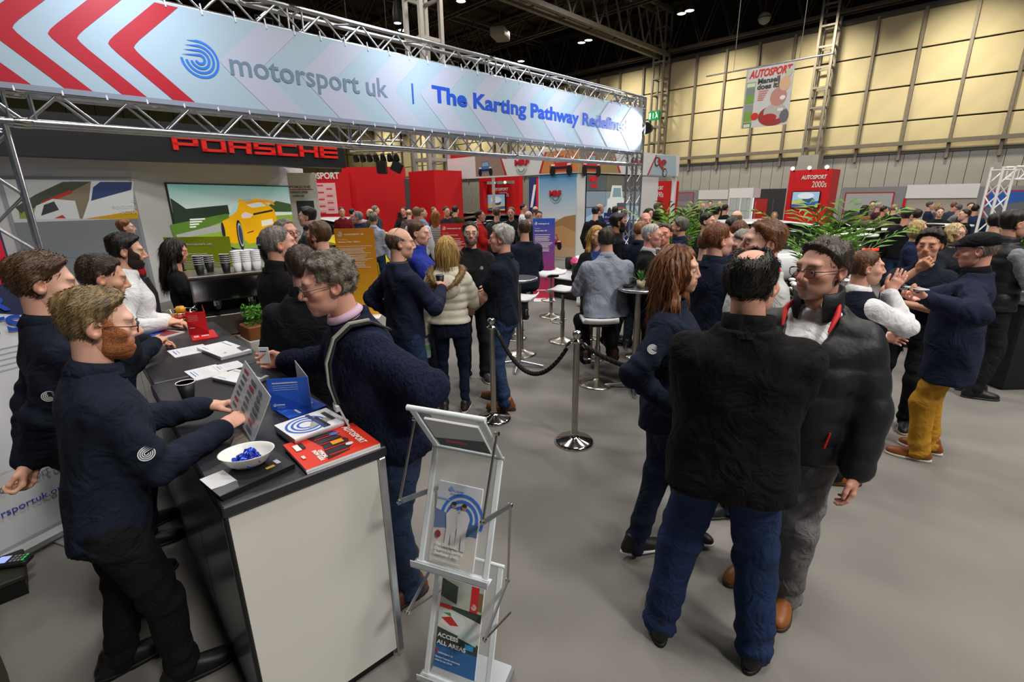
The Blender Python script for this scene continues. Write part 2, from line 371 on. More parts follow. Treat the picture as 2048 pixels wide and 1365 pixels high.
        for ax in range(3):
            A = [slice(None)]*3; B = [slice(None)]*3; A[ax] = slice(0, -1); B[ax] = slice(1, None)
            sa, sb = S[tuple(A)], S[tuple(B)]; E = np.argwhere(sa != sb); o1, o2 = (ax+1) % 3, (ax+2) % 3
            E = E[(E[:, o1] > 0) & (E[:, o2] > 0) & (E[:, o1] < d.shape[o1]-1) & (E[:, o2] < d.shape[o2]-1)]
            if not len(E): continue
            fl = sa[E[:, 0], E[:, 1], E[:, 2]]
            def cell(p, q):
                c = E.copy(); c[:, o1] -= p; c[:, o2] -= q; return vid[c[:, 0], c[:, 1], c[:, 2]]
            q = np.stack([cell(1, 1), cell(0, 1), cell(0, 0), cell(1, 0)], 1); q[~fl] = q[~fl][:, ::-1]; Q.append(q)
        return V, np.concatenate(Q) if Q else np.zeros((0, 4), np.int32)

def headfield(f, sex):
    n = sex == 'f'
    f.ell((0, -.014, .026), (.075, .097, .086), .01)
    f.ell((0, .024, -.034), (.061 if not n else .057, .068, .078), .03)
    f.ell((0, .03, -.072), (.053 if not n else .043, .054, .04), .03)
    f.ell((0, .073, -.1), (.02 if not n else .014, .018, .016), .025)
    for x in (-1, 1):
        f.ell((x*.043, .056, -.02), (.025, .026, .022), .02)
        f.ell((x*.0755, -.012, -.008), (.009, .022, .033), .006, R=np.array(Matrix.Rotation(-x*.35, 3, 'Z') @ Matrix.Rotation(.15, 3, 'X')))
        f.ell((x*.078, -.024, -.002), (.010, .012, .028), .006)
        f.ell((x*.083, -.006, -.004), (.007, .010, .017), .006, 'd')
    f.cap((-.036, .078, .026), (.036, .078, .026), .014 if not n else .011, .014 if not n else .011, .02)
    for x in (-1, 1): f.ell((x*.0315, .102, .001), (.017, .018, .012), .012, 'd')
    for x in (-1, 1): f.ell((x*.0315, .0775, .001), (.016, .0135, .0125), .004)
    f.cap((0, .091, .014), (0, .113, -.026) if not n else (0, .106, -.025), .0085 if not n else .007, .0125 if not n else .0098, .012)
    for x in (-1, 1): f.ell((x*(.0125 if not n else .0105), .100 if not n else .096, -.033), (.0085 if not n else .007, .011, .008), .008)
    f.ell((0, .072, -.061), (.032, .026, .024), .02)
    f.cap((-.019, .091, -.0565), (.019, .091, -.0565), .0055, .0055, .006); f.cap((-.016, .091, -.0685), (.016, .091, -.0685), .0065, .0065, .006)
    f.cap((-.023, .099, -.0625), (.023, .099, -.0625), .0022, .0022, .003, 'd')
_hc = {}
HB = ((-.105, -.135, -.14), (.105, .15, .135))
def headmesh(sex, h):
    k = ('h', sex, h)
    if k not in _hc: f = Fld(*HB, h); headfield(f, sex); _hc[k] = f.nets()
    return _hc[k]
def sm(a, b, x): t = np.clip((x-a)/(b-a), 0, 1); return t*t*(3-2*t)
def hairmesh(style, sex, h, seed=0):
    k = ('r', style, sex, h, seed)
    if k in _hc: return _hc[k]
    longh = style in ('long', 'wavy', 'straight'); bob = style == 'bob'
    f = Fld((-.17, -.19, -.42), (.17, .16, .17), h) if longh else Fld((-.14, -.17, -.2), (.14, .15, .17), h)
    headfield(f, sex); X, Y, Z = f.ax[0][:, None, None], f.ax[1][None, :, None], f.ax[2][None, None, :]
    T = dict(short=(.004, .013), crop=(.004, .009), buzz=(.002, .003), ring=(.004, .0), recede=(.004, .008), spot=(.006, .011), curly=(.010, .020), quiff=(.0035, .018), thick=(.012, .026), side=(.007, .016)).get(style, (.014, .016))
    top = sm(.01, .09, Z); th = T[0]+(T[1]-T[0])*top
    if style in ('quiff', 'side'): th = th+.009*sm(.0, .09, Y)*top
    if not longh and not bob:   # the hair thins out towards the hairline
        yh = np.interp(f.ax[2], [-.05, -.01, .02, .045, .07, .09, .11, .14], [.0, .006, .014, .034, .05, .07, .094, .11])[None, None, :]
        if style in ('recede', 'ring'): yh = yh-.012*sm(.05, .09, Z)
        ins = np.minimum((yh-Y)*.8, Z+.074-1.1*np.clip(np.abs(X)-.04, 0, .05)-.3*np.maximum(0, Y+.03)); k_ = sm(-.004, .02, ins); th = th*k_-.0025*(1-sm(-.003, .002, ins))
    f.d = f.d-th.astype(np.float32)
    if longh:
        f.ell((0, -.06, -.03), (.098, .075, .12), .04); f.ell((0, -.072, -.2), (.11 if style != 'straight' else .085, .05, .2), .05)
        if style != 'straight':
            for x in (-1, 1): f.cap((x*.078, .0, .02), (x*.1, .012, -.18), .026, .03, .03); f.cap((x*.1, .012, -.18), (x*.09, .05, -.34), .032, .016, .03)
        else:
            for x in (-1, 1): f.cap((x*.07, .01, .02), (x*.075, .0, -.2), .026, .018, .03)
    if bob:
        f.ell((0, -.035, -.03), (.098, .085, .1), .03)
        for x in (-1, 1): f.cap((x*.08, .02, .03), (x*.08, .03, -.09), .024, .018, .03)
    s = seed*1.3; ang = np.arctan2(X, Y+.02+.0*Z)
    if style == 'curly': n = .008*np.sin(75*X+s+2*np.sin(40*Z))*np.sin(80*Y+s)+.006*np.sin(95*Z+3*np.sin(60*X))
    elif style == 'wavy': n = .004*np.sin(22*ang+1.6*np.sin(26*Z+s)+s)+.002*np.sin(45*ang+2*np.sin(35*Z))+.004*np.sin(30*Z+4*ang)
    elif longh or bob: n = .005*np.sin(24*ang+np.sin(14*Z+s)+s)+.003*np.sin(57*ang+1.5*np.sin(20*Z))
    else: n = (.0035*np.sin(120*X+3*np.sin(30*Y+s))+.003*np.sin(95*(Y*.5+Z*.3)+60*X+s)+.002*np.sin(170*X+40*Y+s))*(.3+.7*top if style not in ('crop', 'ring', 'recede') else .25)
    f.d = f.d+n.astype(np.float32)
    fz = .002 if style not in ('recede', 'ring') else .016
    cx = 1. if not (longh or bob) else .96
    def E(c, r): return np.sqrt(((X-c[0])/r[0])**2+((Y-c[1])/r[1])**2+((Z-c[2])/r[2])**2)-1
    cut = -E((0, .112, fz), (.076*cx, .094, .1))*.07
    if style == 'recede': cut = np.maximum(cut, -np.minimum(E((.045, .075, .08), (.035, .05, .04)), E((-.045, .075, .08), (.035, .05, .04)))*.04)
    d = np.maximum(f.d, cut)
    if not longh and not bob:
        d = np.maximum(d, np.minimum(.02-Z, Y-.008)); d = np.maximum(d, -.074-Z+1.1*np.clip(np.abs(X)-.04, 0, .05)+.3*np.maximum(0, Y+.03))
        for x in (-1, 1): d = np.maximum(d, -E((x*.082, -.008, -.014), (.03, .026, .036))*.03)
    else:
        d = np.maximum(d, np.minimum(Y-.035, -.012-Z)*.7 if bob else -E((0, .13, -.09), (.066, .115, .14))*.06)
    if style == 'ring': d = np.maximum(d, .5*(Z-.04+.35*np.maximum(Y, -.05)))
    if style == 'spot': d = np.maximum(d, -E((0, -.045, .12), (.048, .06, .06))*.05)
    f.d = d.astype(np.float32); _hc[k] = f.nets(); return _hc[k]
def beardmesh(sex, h, t=.011, goatee=False):
    k = ('b', h, t, goatee)
    if k in _hc: return _hc[k]
    f = Fld((-.1, -.06, -.16), (.1, .13, .04), h); headfield(f, sex); X, Y, Z = f.ax[0][:, None, None], f.ax[1][None, :, None], f.ax[2][None, None, :]
    lim = -.048+1.05*np.clip(np.abs(X)-.036, 0, .05)+.05*sm(.058, .07, np.abs(X)); ins = np.minimum(lim-Z, (Y-.002)*1.0); k_ = sm(0, .02, ins)
    d = f.d-t*k_*(.5+.5*sm(-.05, -.09, Z))-(.0022*k_-.0012)-.0012*np.sin(190*X+90*Z)*np.sin(170*Z+60*Y)*k_
    d = np.maximum(d, Z-lim); d = np.maximum(d, .002-Y); d = np.maximum(d, -(np.sqrt((X/.025)**2+((Y-.1)/.03)**2+((Z+.064)/.013)**2)-1)*.01)
    if goatee: d = np.maximum(d, np.abs(X)-.03)
    f.d = d.astype(np.float32); _hc[k] = f.nets(); return _hc[k]
def handmesh(pose, h):
    """right hand, fingers along +y, palm facing -z, thumb at -x"""
    k = ('n', pose, h)
    if k in _hc: return _hc[k]
    f = Fld((-.09, -.06, -.12), (.07, .2, .05), h)
    f.cap((0, -.05, 0), (0, .02, 0), .024, .026, .02); f.ell((-.004, .05, 0), (.04, .052, .015), .015); f.cap((-.03, .085, 0), (.03, .082, -.002), .012, .011, .012)
    f.ell((-.026, .035, -.008), (.018, .032, .015), .015)
    cu = dict(relax=.45, flat=.12, grip=1.0, point=1.0, hold=.7)[pose]
    for i, (x, L) in enumerate(((-.031, .072), (-.0105, .080), (.0105, .075), (.030, .060))):
        c = cu*(1+.12*i) if pose != 'point' or i > 0 else .1
        p = np.array((x, .088 if i < 3 else .082, 0)); a = 0; sp = (x/.03)*.08*(1-c*.6)
        for seg, (fr, bend) in enumerate(((.45, .75), (.32, 1.05), (.23, .7))):
            a += bend*c; dv = np.array((sp, math.cos(a), -math.sin(a)))*L*fr; f.cap(p, p+dv, .0092-.0008*seg, .0085-.0009*seg, .004); p = p+dv
    tx = .35 if pose in ('grip', 'hold', 'point') else 0
    p0, p1, p2, p3 = (-.024, .018, -.006), (-.048+.012*tx, .05, -.016-.02*tx), (-.055+.05*tx, .082, -.022-.05*tx), (-.054+.1*tx, .106, -.026-.05*tx)
    f.cap(p0, p1, .0135, .0125, .012); f.cap(p1, p2, .0115, .0102, .004); f.cap(p2, p3, .0102, .0082, .004)
    _hc[k] = f.nets(); return _hc[k]
def shoemesh(h, part):
    k = ('s', h, part)
    if k in _hc: return _hc[k]
    f = Fld((-.07, -.12, -.02), (.07, .22, .14), h); X, Y, Z = f.ax[0][:, None, None], f.ax[1][None, :, None], f.ax[2][None, None, :]
    if part == 'shoe':
        f.ell((0, .12, .03), (.045, .085, .042), .02); f.ell((0, .0, .04), (.037, .09, .05), .04); f.cap((0, -.025, .06), (0, -.02, .1), .042, .045, .04)
        f.cap((0, .03, .07), (0, .1, .05), .025, .02, .03); f.d = np.maximum(f.d, .014-Z)
    else:
        f.ell((0, .12, .01), (.05, .09, .05), .02); f.ell((0, .0, .01), (.042, .095, .05), .04); f.d = np.maximum(np.maximum(f.d, -Z), Z-.02)
    _hc[k] = f.nets(); return _hc[k]

def ik(a, t, l1, l2, pole):
    a, t, pole = map(lambda q: np.array(q, float), (a, t, pole)); v = t-a; D = np.linalg.norm(v)
    if D > (l1+l2)*.995: t = a+v/D*(l1+l2)*.995; v = t-a; D = np.linalg.norm(v)
    u = v/D; x = (l1*l1-l2*l2+D*D)/(2*D); y = math.sqrt(max(l1*l1-x*x, 1e-6)); p = pole-u*(pole@u); p /= np.linalg.norm(p)+1e-9
    return a+u*x+p*y, t
def tubeq(pts, rad, n=16):
    """elliptic tube: rad list of (rx, ry); quads"""
    pts = [Vector(p) for p in pts]; V = []; Q = []
    for i, p in enumerate(pts):
        for k in range(n): t = 2*math.pi*k/n; V.append((p.x+rad[i][0]*math.cos(t), p.y+rad[i][1]*math.sin(t), p.z))
    for i in range(len(pts)-1):
        for k in range(n): Q.append((i*n+k, i*n+(k+1) % n, (i+1)*n+(k+1) % n, (i+1)*n+k))
    return np.array(V), np.array(Q, np.int32)
FABC = {}
def fabric(c, kind=''):
    if kind == 'denim': return M(c, .85, kind='denim', spec=.2)
    if kind == 'knit': return M(c, .9, kind='knit', spec=.15)
    if kind == 'check': return M(c, .8, kind='check', vscale=60, spec=.2)
    if kind in ('stripe', 'stripev'): return M(c, .8, kind=kind, vscale=9, spec=.2)
    if kind == 'puffer': return M(c, .5, bump=.3, bscale=14, spec=.35)
    if kind == 'leather': return M(c, .38, bump=.15, bscale=120, spec=.45)
    return M(c, .88, bump=.3, bscale=300, var=.1, vscale=7, spec=.18, kind='cloth')
ARM = dict(down=((.27, .03, .83), (.3, -1, .2)), hip=((.2, .02, 1.0), (1, -.6, .1)), pocket=((.215, .1, .87), (.8, -1, .1)), front=((.12, .33, 1.1), (.8, -.6, -.6)),
           back=((.06, -.2, .9), (1, -.5, 0)), cross=((-.06, .22, 1.17), (1, -.2, -.6)), chin=((.06, .24, 1.36), (.8, .1, -1)), chest=((.1, .3, 1.25), (.8, -.2, -1)), phone=((.08, .34, 1.18), (.8, -.3, -1)), bag=((.25, .06, .85), (.4, -1, .2)))
def person(label, pos, hd, h=1.76, lv=1, sex='m', bw=1.0, belly=0.0, skin='c6957b', hair=('short', '3a2a1e'), beard=None, top=None, under=None, legs=('20242c', ''), shoes=('1a1a1c', '2a2a2a'),
           lean=0, side=0, head=(0, 0, 0), L='down', R='down', feet=None, seat=None, glasses=None, seed=None, group=None, twist=0, name='person', nolegs=False):
    global _pn
    _pn = globals().get('_pn', 0)+1; seed = _pn if seed is None else seed
    th = YAWX-math.radians(hd); rz = th-math.pi/2
    root = thing(name, label, 'person', (pos[0], pos[1], 0), rz, group)
    s = h/1.75; fm = sex == 'f'
    ch = (.0135, .019, .03)[2-lv]; hh = (.0045, .008, .016)[2-lv]
    if lv == 1 and (Vector(pos[:2]).length < 5): ch = .0165
    ca, sa = math.cos(-rz), math.sin(-rz)
    def loc(w): x, y = w[0]-pos[0], w[1]-pos[1]; return np.array((ca*x-sa*y, sa*x+ca*y, w[2]))
    pz = (.93*s if seat is None else seat+.09)
    P = np.array((0, 0, pz))
    Rm = np.array(Matrix.Rotation(math.radians(side), 3, 'Y') @ Matrix.Rotation(-math.radians(lean), 3, 'X') @ Matrix.Rotation(math.radians(twist), 3, 'Z'))
    T = lambda x, y, z: P+Rm@(np.array((x, y, z))*s)
    sw = (.168 if not fm else .142)*(1+(bw-1)*.6)
    N = T(0, -.018, .55); HC = N+np.array(Matrix.Rotation(-math.radians(lean*.6), 3, 'X'))@np.array((0, .028, .163))*s
    top = dict(dict(c='1b2233', kind='', th=.014, hem=-.06, sleeve=1, collar='crew', quilt=None, loose=.0, v=0), **(top or {}))
    # --- legs
    fe = feet or ((-.11, .03), (.11, -.02)); J = {}
    l1, l2 = .425*s, .405*s
    for i, sd in ((0, -1), (1, 1)):
        hp = P+np.array((sd*.088*s*(.7+.3*bw), -.005, -.03*s))
        fx = fe[i]; az = (fx[2] if len(fx) > 2 else 0)
        if len(fx) > 4: q = loc((fx[0], fx[1], 0)); fxx = (q[0], q[1])       # world feet: (x, y, z, yaw, 'w')
        else: fxx = fx[:2]
        an = np.array((fxx[0], fxx[1]-.0, az+.085*s)); kn, an = ik(hp, an, l1, l2, (sd*.12, 1, 0)); J[i] = (hp, kn, an, (fx[3] if len(fx) > 3 else sd*9))
    # --- arms
    A = {}
    for i, sd, sp in ((0, -1, L), (1, 1, R)):
        sp = dict(p=sp) if isinstance(sp, str) else dict(sp)
        pr_ = ARM[sp.get('p', 'down')]; S0 = T(sd*sw, -.012, .443)
        if 'w' in sp: t = loc(sp['w'])
        elif 'l' in sp: t = np.array(sp['l'], float)
        else: t = np.array((sd*pr_[0][0]*(.75+.25*bw), pr_[0][1]+belly*.4, pr_[0][2]))*s; t[2] += pz-.93*s
        pole = np.array(sp.get('pole', (sd*pr_[1][0], pr_[1][1], pr_[1][2])), float)
        el, wr = ik(S0, t, .285*s, .255*s, pole); fd = (wr-el)/np.linalg.norm(wr-el)
        hdv = np.array(sp['dir'], float) if 'dir' in sp else fd; hdv = hdv/np.linalg.norm(hdv)
        pm = np.array(sp.get('palm', (-sd, 0.15, -.1)), float); pm = pm-hdv*(pm@hdv); pm /= np.linalg.norm(pm)
        A[i] = (S0, el, wr, hdv, pm, sp.get('pose', 'relax'))
    lo = np.array((-.5, -.5, 0.)); hi = np.array((.5, .5, 1.9*s))
    def bounds(pts, m): p = np.array(pts); return p.min(0)-m, p.max(0)+m
    f_ = 1+.0*bw
    hipw, waw, chw = (.165, .152, .178) if not fm else (.172, .132, .155)
    hy, wy, cy = (.118, .112, .122) if not fm else (.118, .098, .112)
    bl = belly
    ST = [(-.12, hipw*.93*bw, hy*.95, 0), (0, hipw*bw, hy+bl*.3, bl*.25), (.1, (waw+.004)*bw, wy+bl*.75, bl*.7), (.2, waw*1.02*bw, wy+bl*.7, .004+bl*.65), (.32, chw*.97*bw, cy+bl*.25+(.02 if fm else 0), .012+bl*.2+(.015 if fm else 0)),
          (.40, chw*1.0*bw, cy*.97, .004), (.445, chw*.95*bw, cy*.82, -.008), (.485, chw*.8*bw, cy*.66, -.016), (.52, chw*.58, cy*.54, -.02), (.54, chw*.44, cy*.48, -.02), (.56, .066, .062, -.02)]
    ar = (.052, .046, .036) if not fm else (.043, .038, .030); ar = tuple(a*s*(.7+.3*bw) for a in ar)
    lr = (.088, .064, .047) if not fm else (.086, .058, .042); lr = tuple(a*s*(.65+.35*bw) for a in lr)
    def torso_st(th, z0=None, z1=None):
        q = [(z*s, (wx+th)*s, (wyy+th)*s, c*s) for z, wx, wyy, c in ST]
        if z0 is not None: a = np.array(q); q = [(z0*s, np.interp(z0*s, a[:, 0], a[:, 1]), np.interp(z0*s, a[:, 0], a[:, 2]), np.interp(z0*s, a[:, 0], a[:, 3]))]+[t for t in q if t[0] > z0*s+.01]
        if z1 is not None: q = [t for t in q if t[0] < z1*s]
        return q
    # --- trousers
    if not nolegs:
        pts = [J[i][j] for i in (0, 1) for j in (0, 1, 2)]+[P]; a, b = bounds(pts, .2); a[2] = max(a[2], -.01); b[2] = P[2]+.16
        f = Fld(a, b, ch*1.3); f.torso(P, Rm, torso_st(.006, -.12, .13), .03)
        lw = (1.0 if len(legs) < 3 else legs[2]); fo = .007 if lv else .004
        for i in (0, 1):
            hp, kn, an, _ = J[i]; low = an+np.array((0, 0, -.05*s)); f.cap(hp, kn, lr[0]*1.06, lr[1]*1.12*lw, .035, fold=(fo, 22, .95, seed+i)); f.cap(kn, low, lr[1]*1.1*lw, lr[2]*1.28*lw, .02, fold=(fo*1.2, 30, .9, seed*2+i))
        f.wrinkle(.0026 if lv else 0, .8, seed); f.d = np.maximum(f.d, (.028-f.ax[2])[None, None, :])
        me = npmesh('trousers', *f.nets(), fabric(legs[0], legs[1])); link('trousers', me, root)
        for i in (0, 1):
            hp, kn, an, yw = J[i]; mw = Matrix.Translation((an[0], an[1], an[2]-.085*s)) @ Matrix.Rotation(-math.radians(yw), 4, 'Z') @ Matrix.Scale(s*(1. if not fm else .9), 4) @ Matrix.Translation((0, .0, 0))
            so = link('shoe', shoe_me(shoes[0], 'shoe', lv), root, mw)
            if lv: link('sole', shoe_me(shoes[1], 'sole', lv), so)
    # --- upper garment
    def garment(nm, g, gth, sleeves=True):
        pts = [P+np.array((0, 0, g['hem']*s)), N, T(.2*bw, .1+bl, .2), T(-.2*bw, -.1, .2), T(.2*bw, .1+bl, g['hem']), T(-.2*bw, -.1, g['hem'])]
        for i in (0, 1): pts += [A[i][0], A[i][1]]+([A[i][2]] if g['sleeve'] > .6 and sleeves else [])
        a, b = bounds(pts, .13); b[2] += .02; f = Fld(a, b, ch); q = g.get('quilt'); lo_ = g['loose']
        st = torso_st(gth, g['hem']); st = [(z, wx+lo_*max(0, 1-(z-st[0][0])/(.5*s)), wy_+lo_*max(0, 1-(z-st[0][0])/(.5*s)), c) for z, wx, wy_, c in st]
        f.torso(P, Rm, st, .03, quilt=(.016, q, .0) if q else None)
        if sleeves:
            for i in (0, 1):
                S0, el, wr = A[i][:3]; Lu = np.linalg.norm(el-S0); sq = (.008, Lu/q) if q else None
                if g['sleeve'] > .6:
                    f.cap(S0, el, ar[0]+gth*.95, ar[1]+gth*1.1, .03, fold=None if q else (.007, 26, .9, seed+i), sq=sq); e2 = el+(wr-el)*(.97 if g['sleeve'] >= 1 else g['sleeve'])
                    f.cap(el, e2, ar[1]+gth*1.1, ar[2]+gth*.75, .02, fold=None if q else (.006, 26, .25, seed*3+i), sq=sq)
                elif g['sleeve'] > .1: f.cap(S0, S0+(el-S0)*g['sleeve'], ar[0]+gth*1.3, ar[0]+gth*1.5, .045)
                else: f.cap(S0+(np.array((0, 0, .0))), S0+(el-S0)*.1, ar[0]*.8, ar[0]*.7, .04)
        f.wrinkle(.0034 if lv and not q else .001, .8, seed)
        NU = (HC-N)/np.linalg.norm(HC-N); c = g['collar']
        if c != 'crew': f.cap(N+NU*.012, N+NU*.2, .06*s, .064*s, .006, 'd')
        else: f.cap(N+NU*.005, N+NU*.2, .066*s, .07*s, .006, 'd')
        if g['v']:   # open front: wedge from the neck down
            V_ = g['v']; wv = g.get('vw', .1); zb = np.array(T(0, 0, .53-V_)); n0 = T(0, .2, .55)
            X, Y, Z = f.ax[0][:, None, None], f.ax[1][None, :, None], f.ax[2][None, None, :]
            zr = (Z-zb[2])/(N[2]-zb[2]); wd_ = np.clip(zr, 0, 1.2)*wv*s+.004+(.02 if V_ > .45 else 0); yy = Y-(zb[1]+(N[1]-zb[1])*zr); c_ = np.minimum(np.minimum(wd_-np.abs(X-N[0]*np.clip(zr, 0, 1)), yy-.02), Z-zb[2]); f.d = np.maximum(f.d, c_)
        v, q_ = f.nets()
        go = link(nm, npmesh(nm, v, q_, fabric(g['c'], g['kind'])), root)
        if c != 'crew' and lv:
            e = gth*.5; nk = 1 if not fm else .86
            PR = dict(stand=[(.082+e, -.03), (.073+e, .02), (.071+e, .052), (.066+e, .054), (.063, .0)], high=[(.088+e, -.03), (.079+e, .03), (.078+e, .085), (.071+e, .087), (.066, .0)],
                      polo=[(.062, -.01), (.063, .034), (.067, .038), (.079, .02), (.09, -.012), (.084, -.016)], fold=[(.061, -.01), (.062, .036), (.066, .04), (.078, .02), (.09, -.02), (.084, -.024)])[c]
            op = dict(stand=8, high=26, polo=22, fold=24)[c] if not g.get('closed') else 1; nn = 26; V = []; Q = []
            MR = Vector((0, 0, 1)).rotation_difference(Vector(NU)).to_matrix()
            for i in range(nn+1):
                t = math.radians(90+op+(360-2*op)*i/nn); pt = .012 if c in ('fold', 'polo') and i in (0, nn) else 0
                for k_, (r_, z_) in enumerate(PR): V.append(Vector(N)+MR @ (Vector((r_*math.cos(t)*nk, r_*math.sin(t)*nk*1.02+.004, z_-(pt if k_ > 3 else 0)))*s))
            m_ = len(PR)
            for i in range(nn):
                for k_ in range(m_-1): Q.append((i*m_+k_, (i+1)*m_+k_, (i+1)*m_+k_+1, i*m_+k_+1))
            link('collar', npmesh('collar', np.array(V), np.array(Q, np.int32), fabric(g.get('cc', g['c']), g['kind'])), go)
        return go
    gm = top.get('name', 'shirt'); garment(gm, top, top['th'])
    if under:
        u = dict(dict(c='e8e8ea', kind='', hem=.0, sleeve=0, collar='fold', quilt=None, loose=0, v=0), **under); garment(u.get('name', 'shirt'), u, max(.002, top['th']-.012), sleeves=u['sleeve'] > 0)
    # --- body (one skin: torso core, limbs, neck, head, hands)
    Vs, Qs, Cs = [], [], []; base = np.array(lin(skin))*np.array((1.08, 1.1, 1.16)); n0 = [0]
    def addm(v, q, c): Vs.append(v); Qs.append(q+n0[0]); Cs.append(np.broadcast_to(c, (len(v), 3)) if np.ndim(c) == 1 else c); n0[0] += len(v)
    bare = top['sleeve'] < .9
    pts = [T(0, 0, -.1), N]+[A[i][j] for i in (0, 1) for j in range(3)]; a, b = bounds(pts, .12); f = Fld(a, b, (.012 if lv > 1 else .016) if bare and lv else .042)
    f.torso(P, Rm, torso_st(-.022, -.1), .03)
    for i in (0, 1): f.cap(A[i][0], A[i][1], ar[0]*.95, ar[1]*.9, .03); f.cap(A[i][1], A[i][2], ar[1]*.88, ar[2]*.78, .02)
    v, q = f.nets(); addm(v, q, base)
    hs = s*(1.02 if not fm else .95)
    HR = Matrix.Rotation(-math.radians(head[0]), 4, 'Z') @ Matrix.Rotation(math.radians(head[2]), 4, 'Y') @ Matrix.Rotation(-math.radians(head[1]), 4, 'X')
    HM = Matrix.Translation(HC) @ HR @ Matrix.Scale(hs, 4)
    NB = Vector(N)-(Vector(HC)-Vector(N))*.4; HT = HM @ Vector((0, -.022, -.03))
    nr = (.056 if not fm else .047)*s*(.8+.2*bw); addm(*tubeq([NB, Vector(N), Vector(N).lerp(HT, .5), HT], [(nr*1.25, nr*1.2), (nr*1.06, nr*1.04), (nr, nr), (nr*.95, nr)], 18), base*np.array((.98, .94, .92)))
    v, q = headmesh(sex, hh); hcol = np.array(lin(hair[1] if hair else '4a3a2c'))
    c = np.repeat(base[None], len(v), 0); x, y, z = v.T; ax_ = np.abs(x)
    def mixm(m, col, amt): c[:] = c+(np.array(col)-c)*(m*amt)[:, None]
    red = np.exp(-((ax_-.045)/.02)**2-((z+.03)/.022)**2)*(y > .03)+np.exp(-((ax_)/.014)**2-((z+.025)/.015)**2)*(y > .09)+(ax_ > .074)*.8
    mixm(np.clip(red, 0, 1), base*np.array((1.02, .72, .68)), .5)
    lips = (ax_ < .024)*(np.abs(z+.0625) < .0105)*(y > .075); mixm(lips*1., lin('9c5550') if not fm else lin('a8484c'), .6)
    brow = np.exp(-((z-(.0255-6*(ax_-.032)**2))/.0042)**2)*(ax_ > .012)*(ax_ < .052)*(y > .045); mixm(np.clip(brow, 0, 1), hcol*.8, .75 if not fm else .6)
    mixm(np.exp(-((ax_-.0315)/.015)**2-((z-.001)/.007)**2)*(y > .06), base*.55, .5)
    if beard and beard[0] in ('stubble', 'full', 'goatee'):
        lim = -.043+1.1*np.clip(ax_-.038, 0, .05)+.05*sm(.058, .07, ax_); st = sm(.008, -.008, z-lim)*sm(-.01, .02, y)*(1-lips)
        if beard[0] == 'goatee': st = st*(ax_ < .032)
        mixm(st, lin(beard[1]), .38 if beard[0] == 'stubble' else .6)
    if not lv: mixm((np.abs(ax_-.0315) < .011)*(np.abs(z-.001) < .006)*(y > .07)*1., lin('2a1c18'), .8)
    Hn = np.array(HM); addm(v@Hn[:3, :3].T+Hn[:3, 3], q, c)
    for i, sd in ((0, -1), (1, 1)):
        S0, el, wr, dv, pm, pose = A[i]; v, q = handmesh(pose, hh if lv < 2 else .0048)
        if not lv: pass
        v = v.copy(); q = q.copy()
        if sd < 0: v[:, 0] *= -1; q = q[:, ::-1]
        zz = -pm; xx = np.cross(dv, zz); Rh = np.stack([xx, dv, zz], 1)*s*(1.0 if not fm else .88); addm(v@Rh.T+wr+dv*.012, q, base*np.array((1.0, .93, .9)))
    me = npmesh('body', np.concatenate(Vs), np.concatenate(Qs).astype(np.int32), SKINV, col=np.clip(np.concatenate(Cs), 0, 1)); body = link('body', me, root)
    # --- head parts
    if hair and hair[0] != 'none':
        v, q = hairmesh(hair[0], sex, hh*1.12 if lv < 2 else .005, seed % 3); link('hair', hair_me(hair[0], sex, hh*1.12 if lv < 2 else .005, seed % 3, hair[1]), root, HM)
        if lv == 2 or (lv == 1 and hair[0] in ('long', 'wavy', 'straight', 'curly')): strands(root, hair, sex, v, q, HM, seed, lv)
    if beard and beard[0] == 'full' and lv:
        v, q = beardmesh(sex, hh*1.1, .006 if beard[0] == 'full' else .005, beard[0] == 'goatee'); link('beard', npmesh('beard', v, q, M(beard[1], .75, kind='beard')), root, HM)
    if lv:
        for x in (-1, 1): link('eye', eye_me(), root, HM @ Matrix.Translation((x*.0315, .0792, .0)))
    if glasses: mk_glasses(root, HM, glasses)
    return dict(root=root, HM=HM, N=N, T=T, A=A, J=J, s=s, P=P, Rm=Rm, HC=HC)
_sh = {}
def shoe_me(c, part, lv):
    k = (c, part, lv)
    if k not in _sh: v, q = shoemesh(.0075 if lv == 2 else .012 if lv else .02, part); _sh[k] = npmesh(part, v, q, M(c, .45 if part == 'shoe' else .6, bump=.1))
    return _sh[k]
def hair_me(st, sex, h, sd, c):
    k = ('hm', st, sex, h, sd, c)
    if k not in _sh: v, q = hairmesh(st, sex, h, sd); _sh[k] = npmesh('hair', v, q, M(c, .5, kind='hair'))
    return _sh[k]
def eye_me():
    if 'eye' not in _sh:
        m = MB().ell((0, 0, 0), (.0138, .0132, .0088), 14, 10); v = np.array(m.v); c = np.tile(np.array(lin('b8aca4')), (len(v), 1)); r = np.hypot(v[:, 0], v[:, 2]); c[(r < .0074) & (v[:, 1] > 0)] = lin('3a2a20'); 
        _sh['eye'] = npmesh('eye', v, np.array(m.f, np.int32), VCOLG, col=c)
    return _sh['eye']
_st = {}
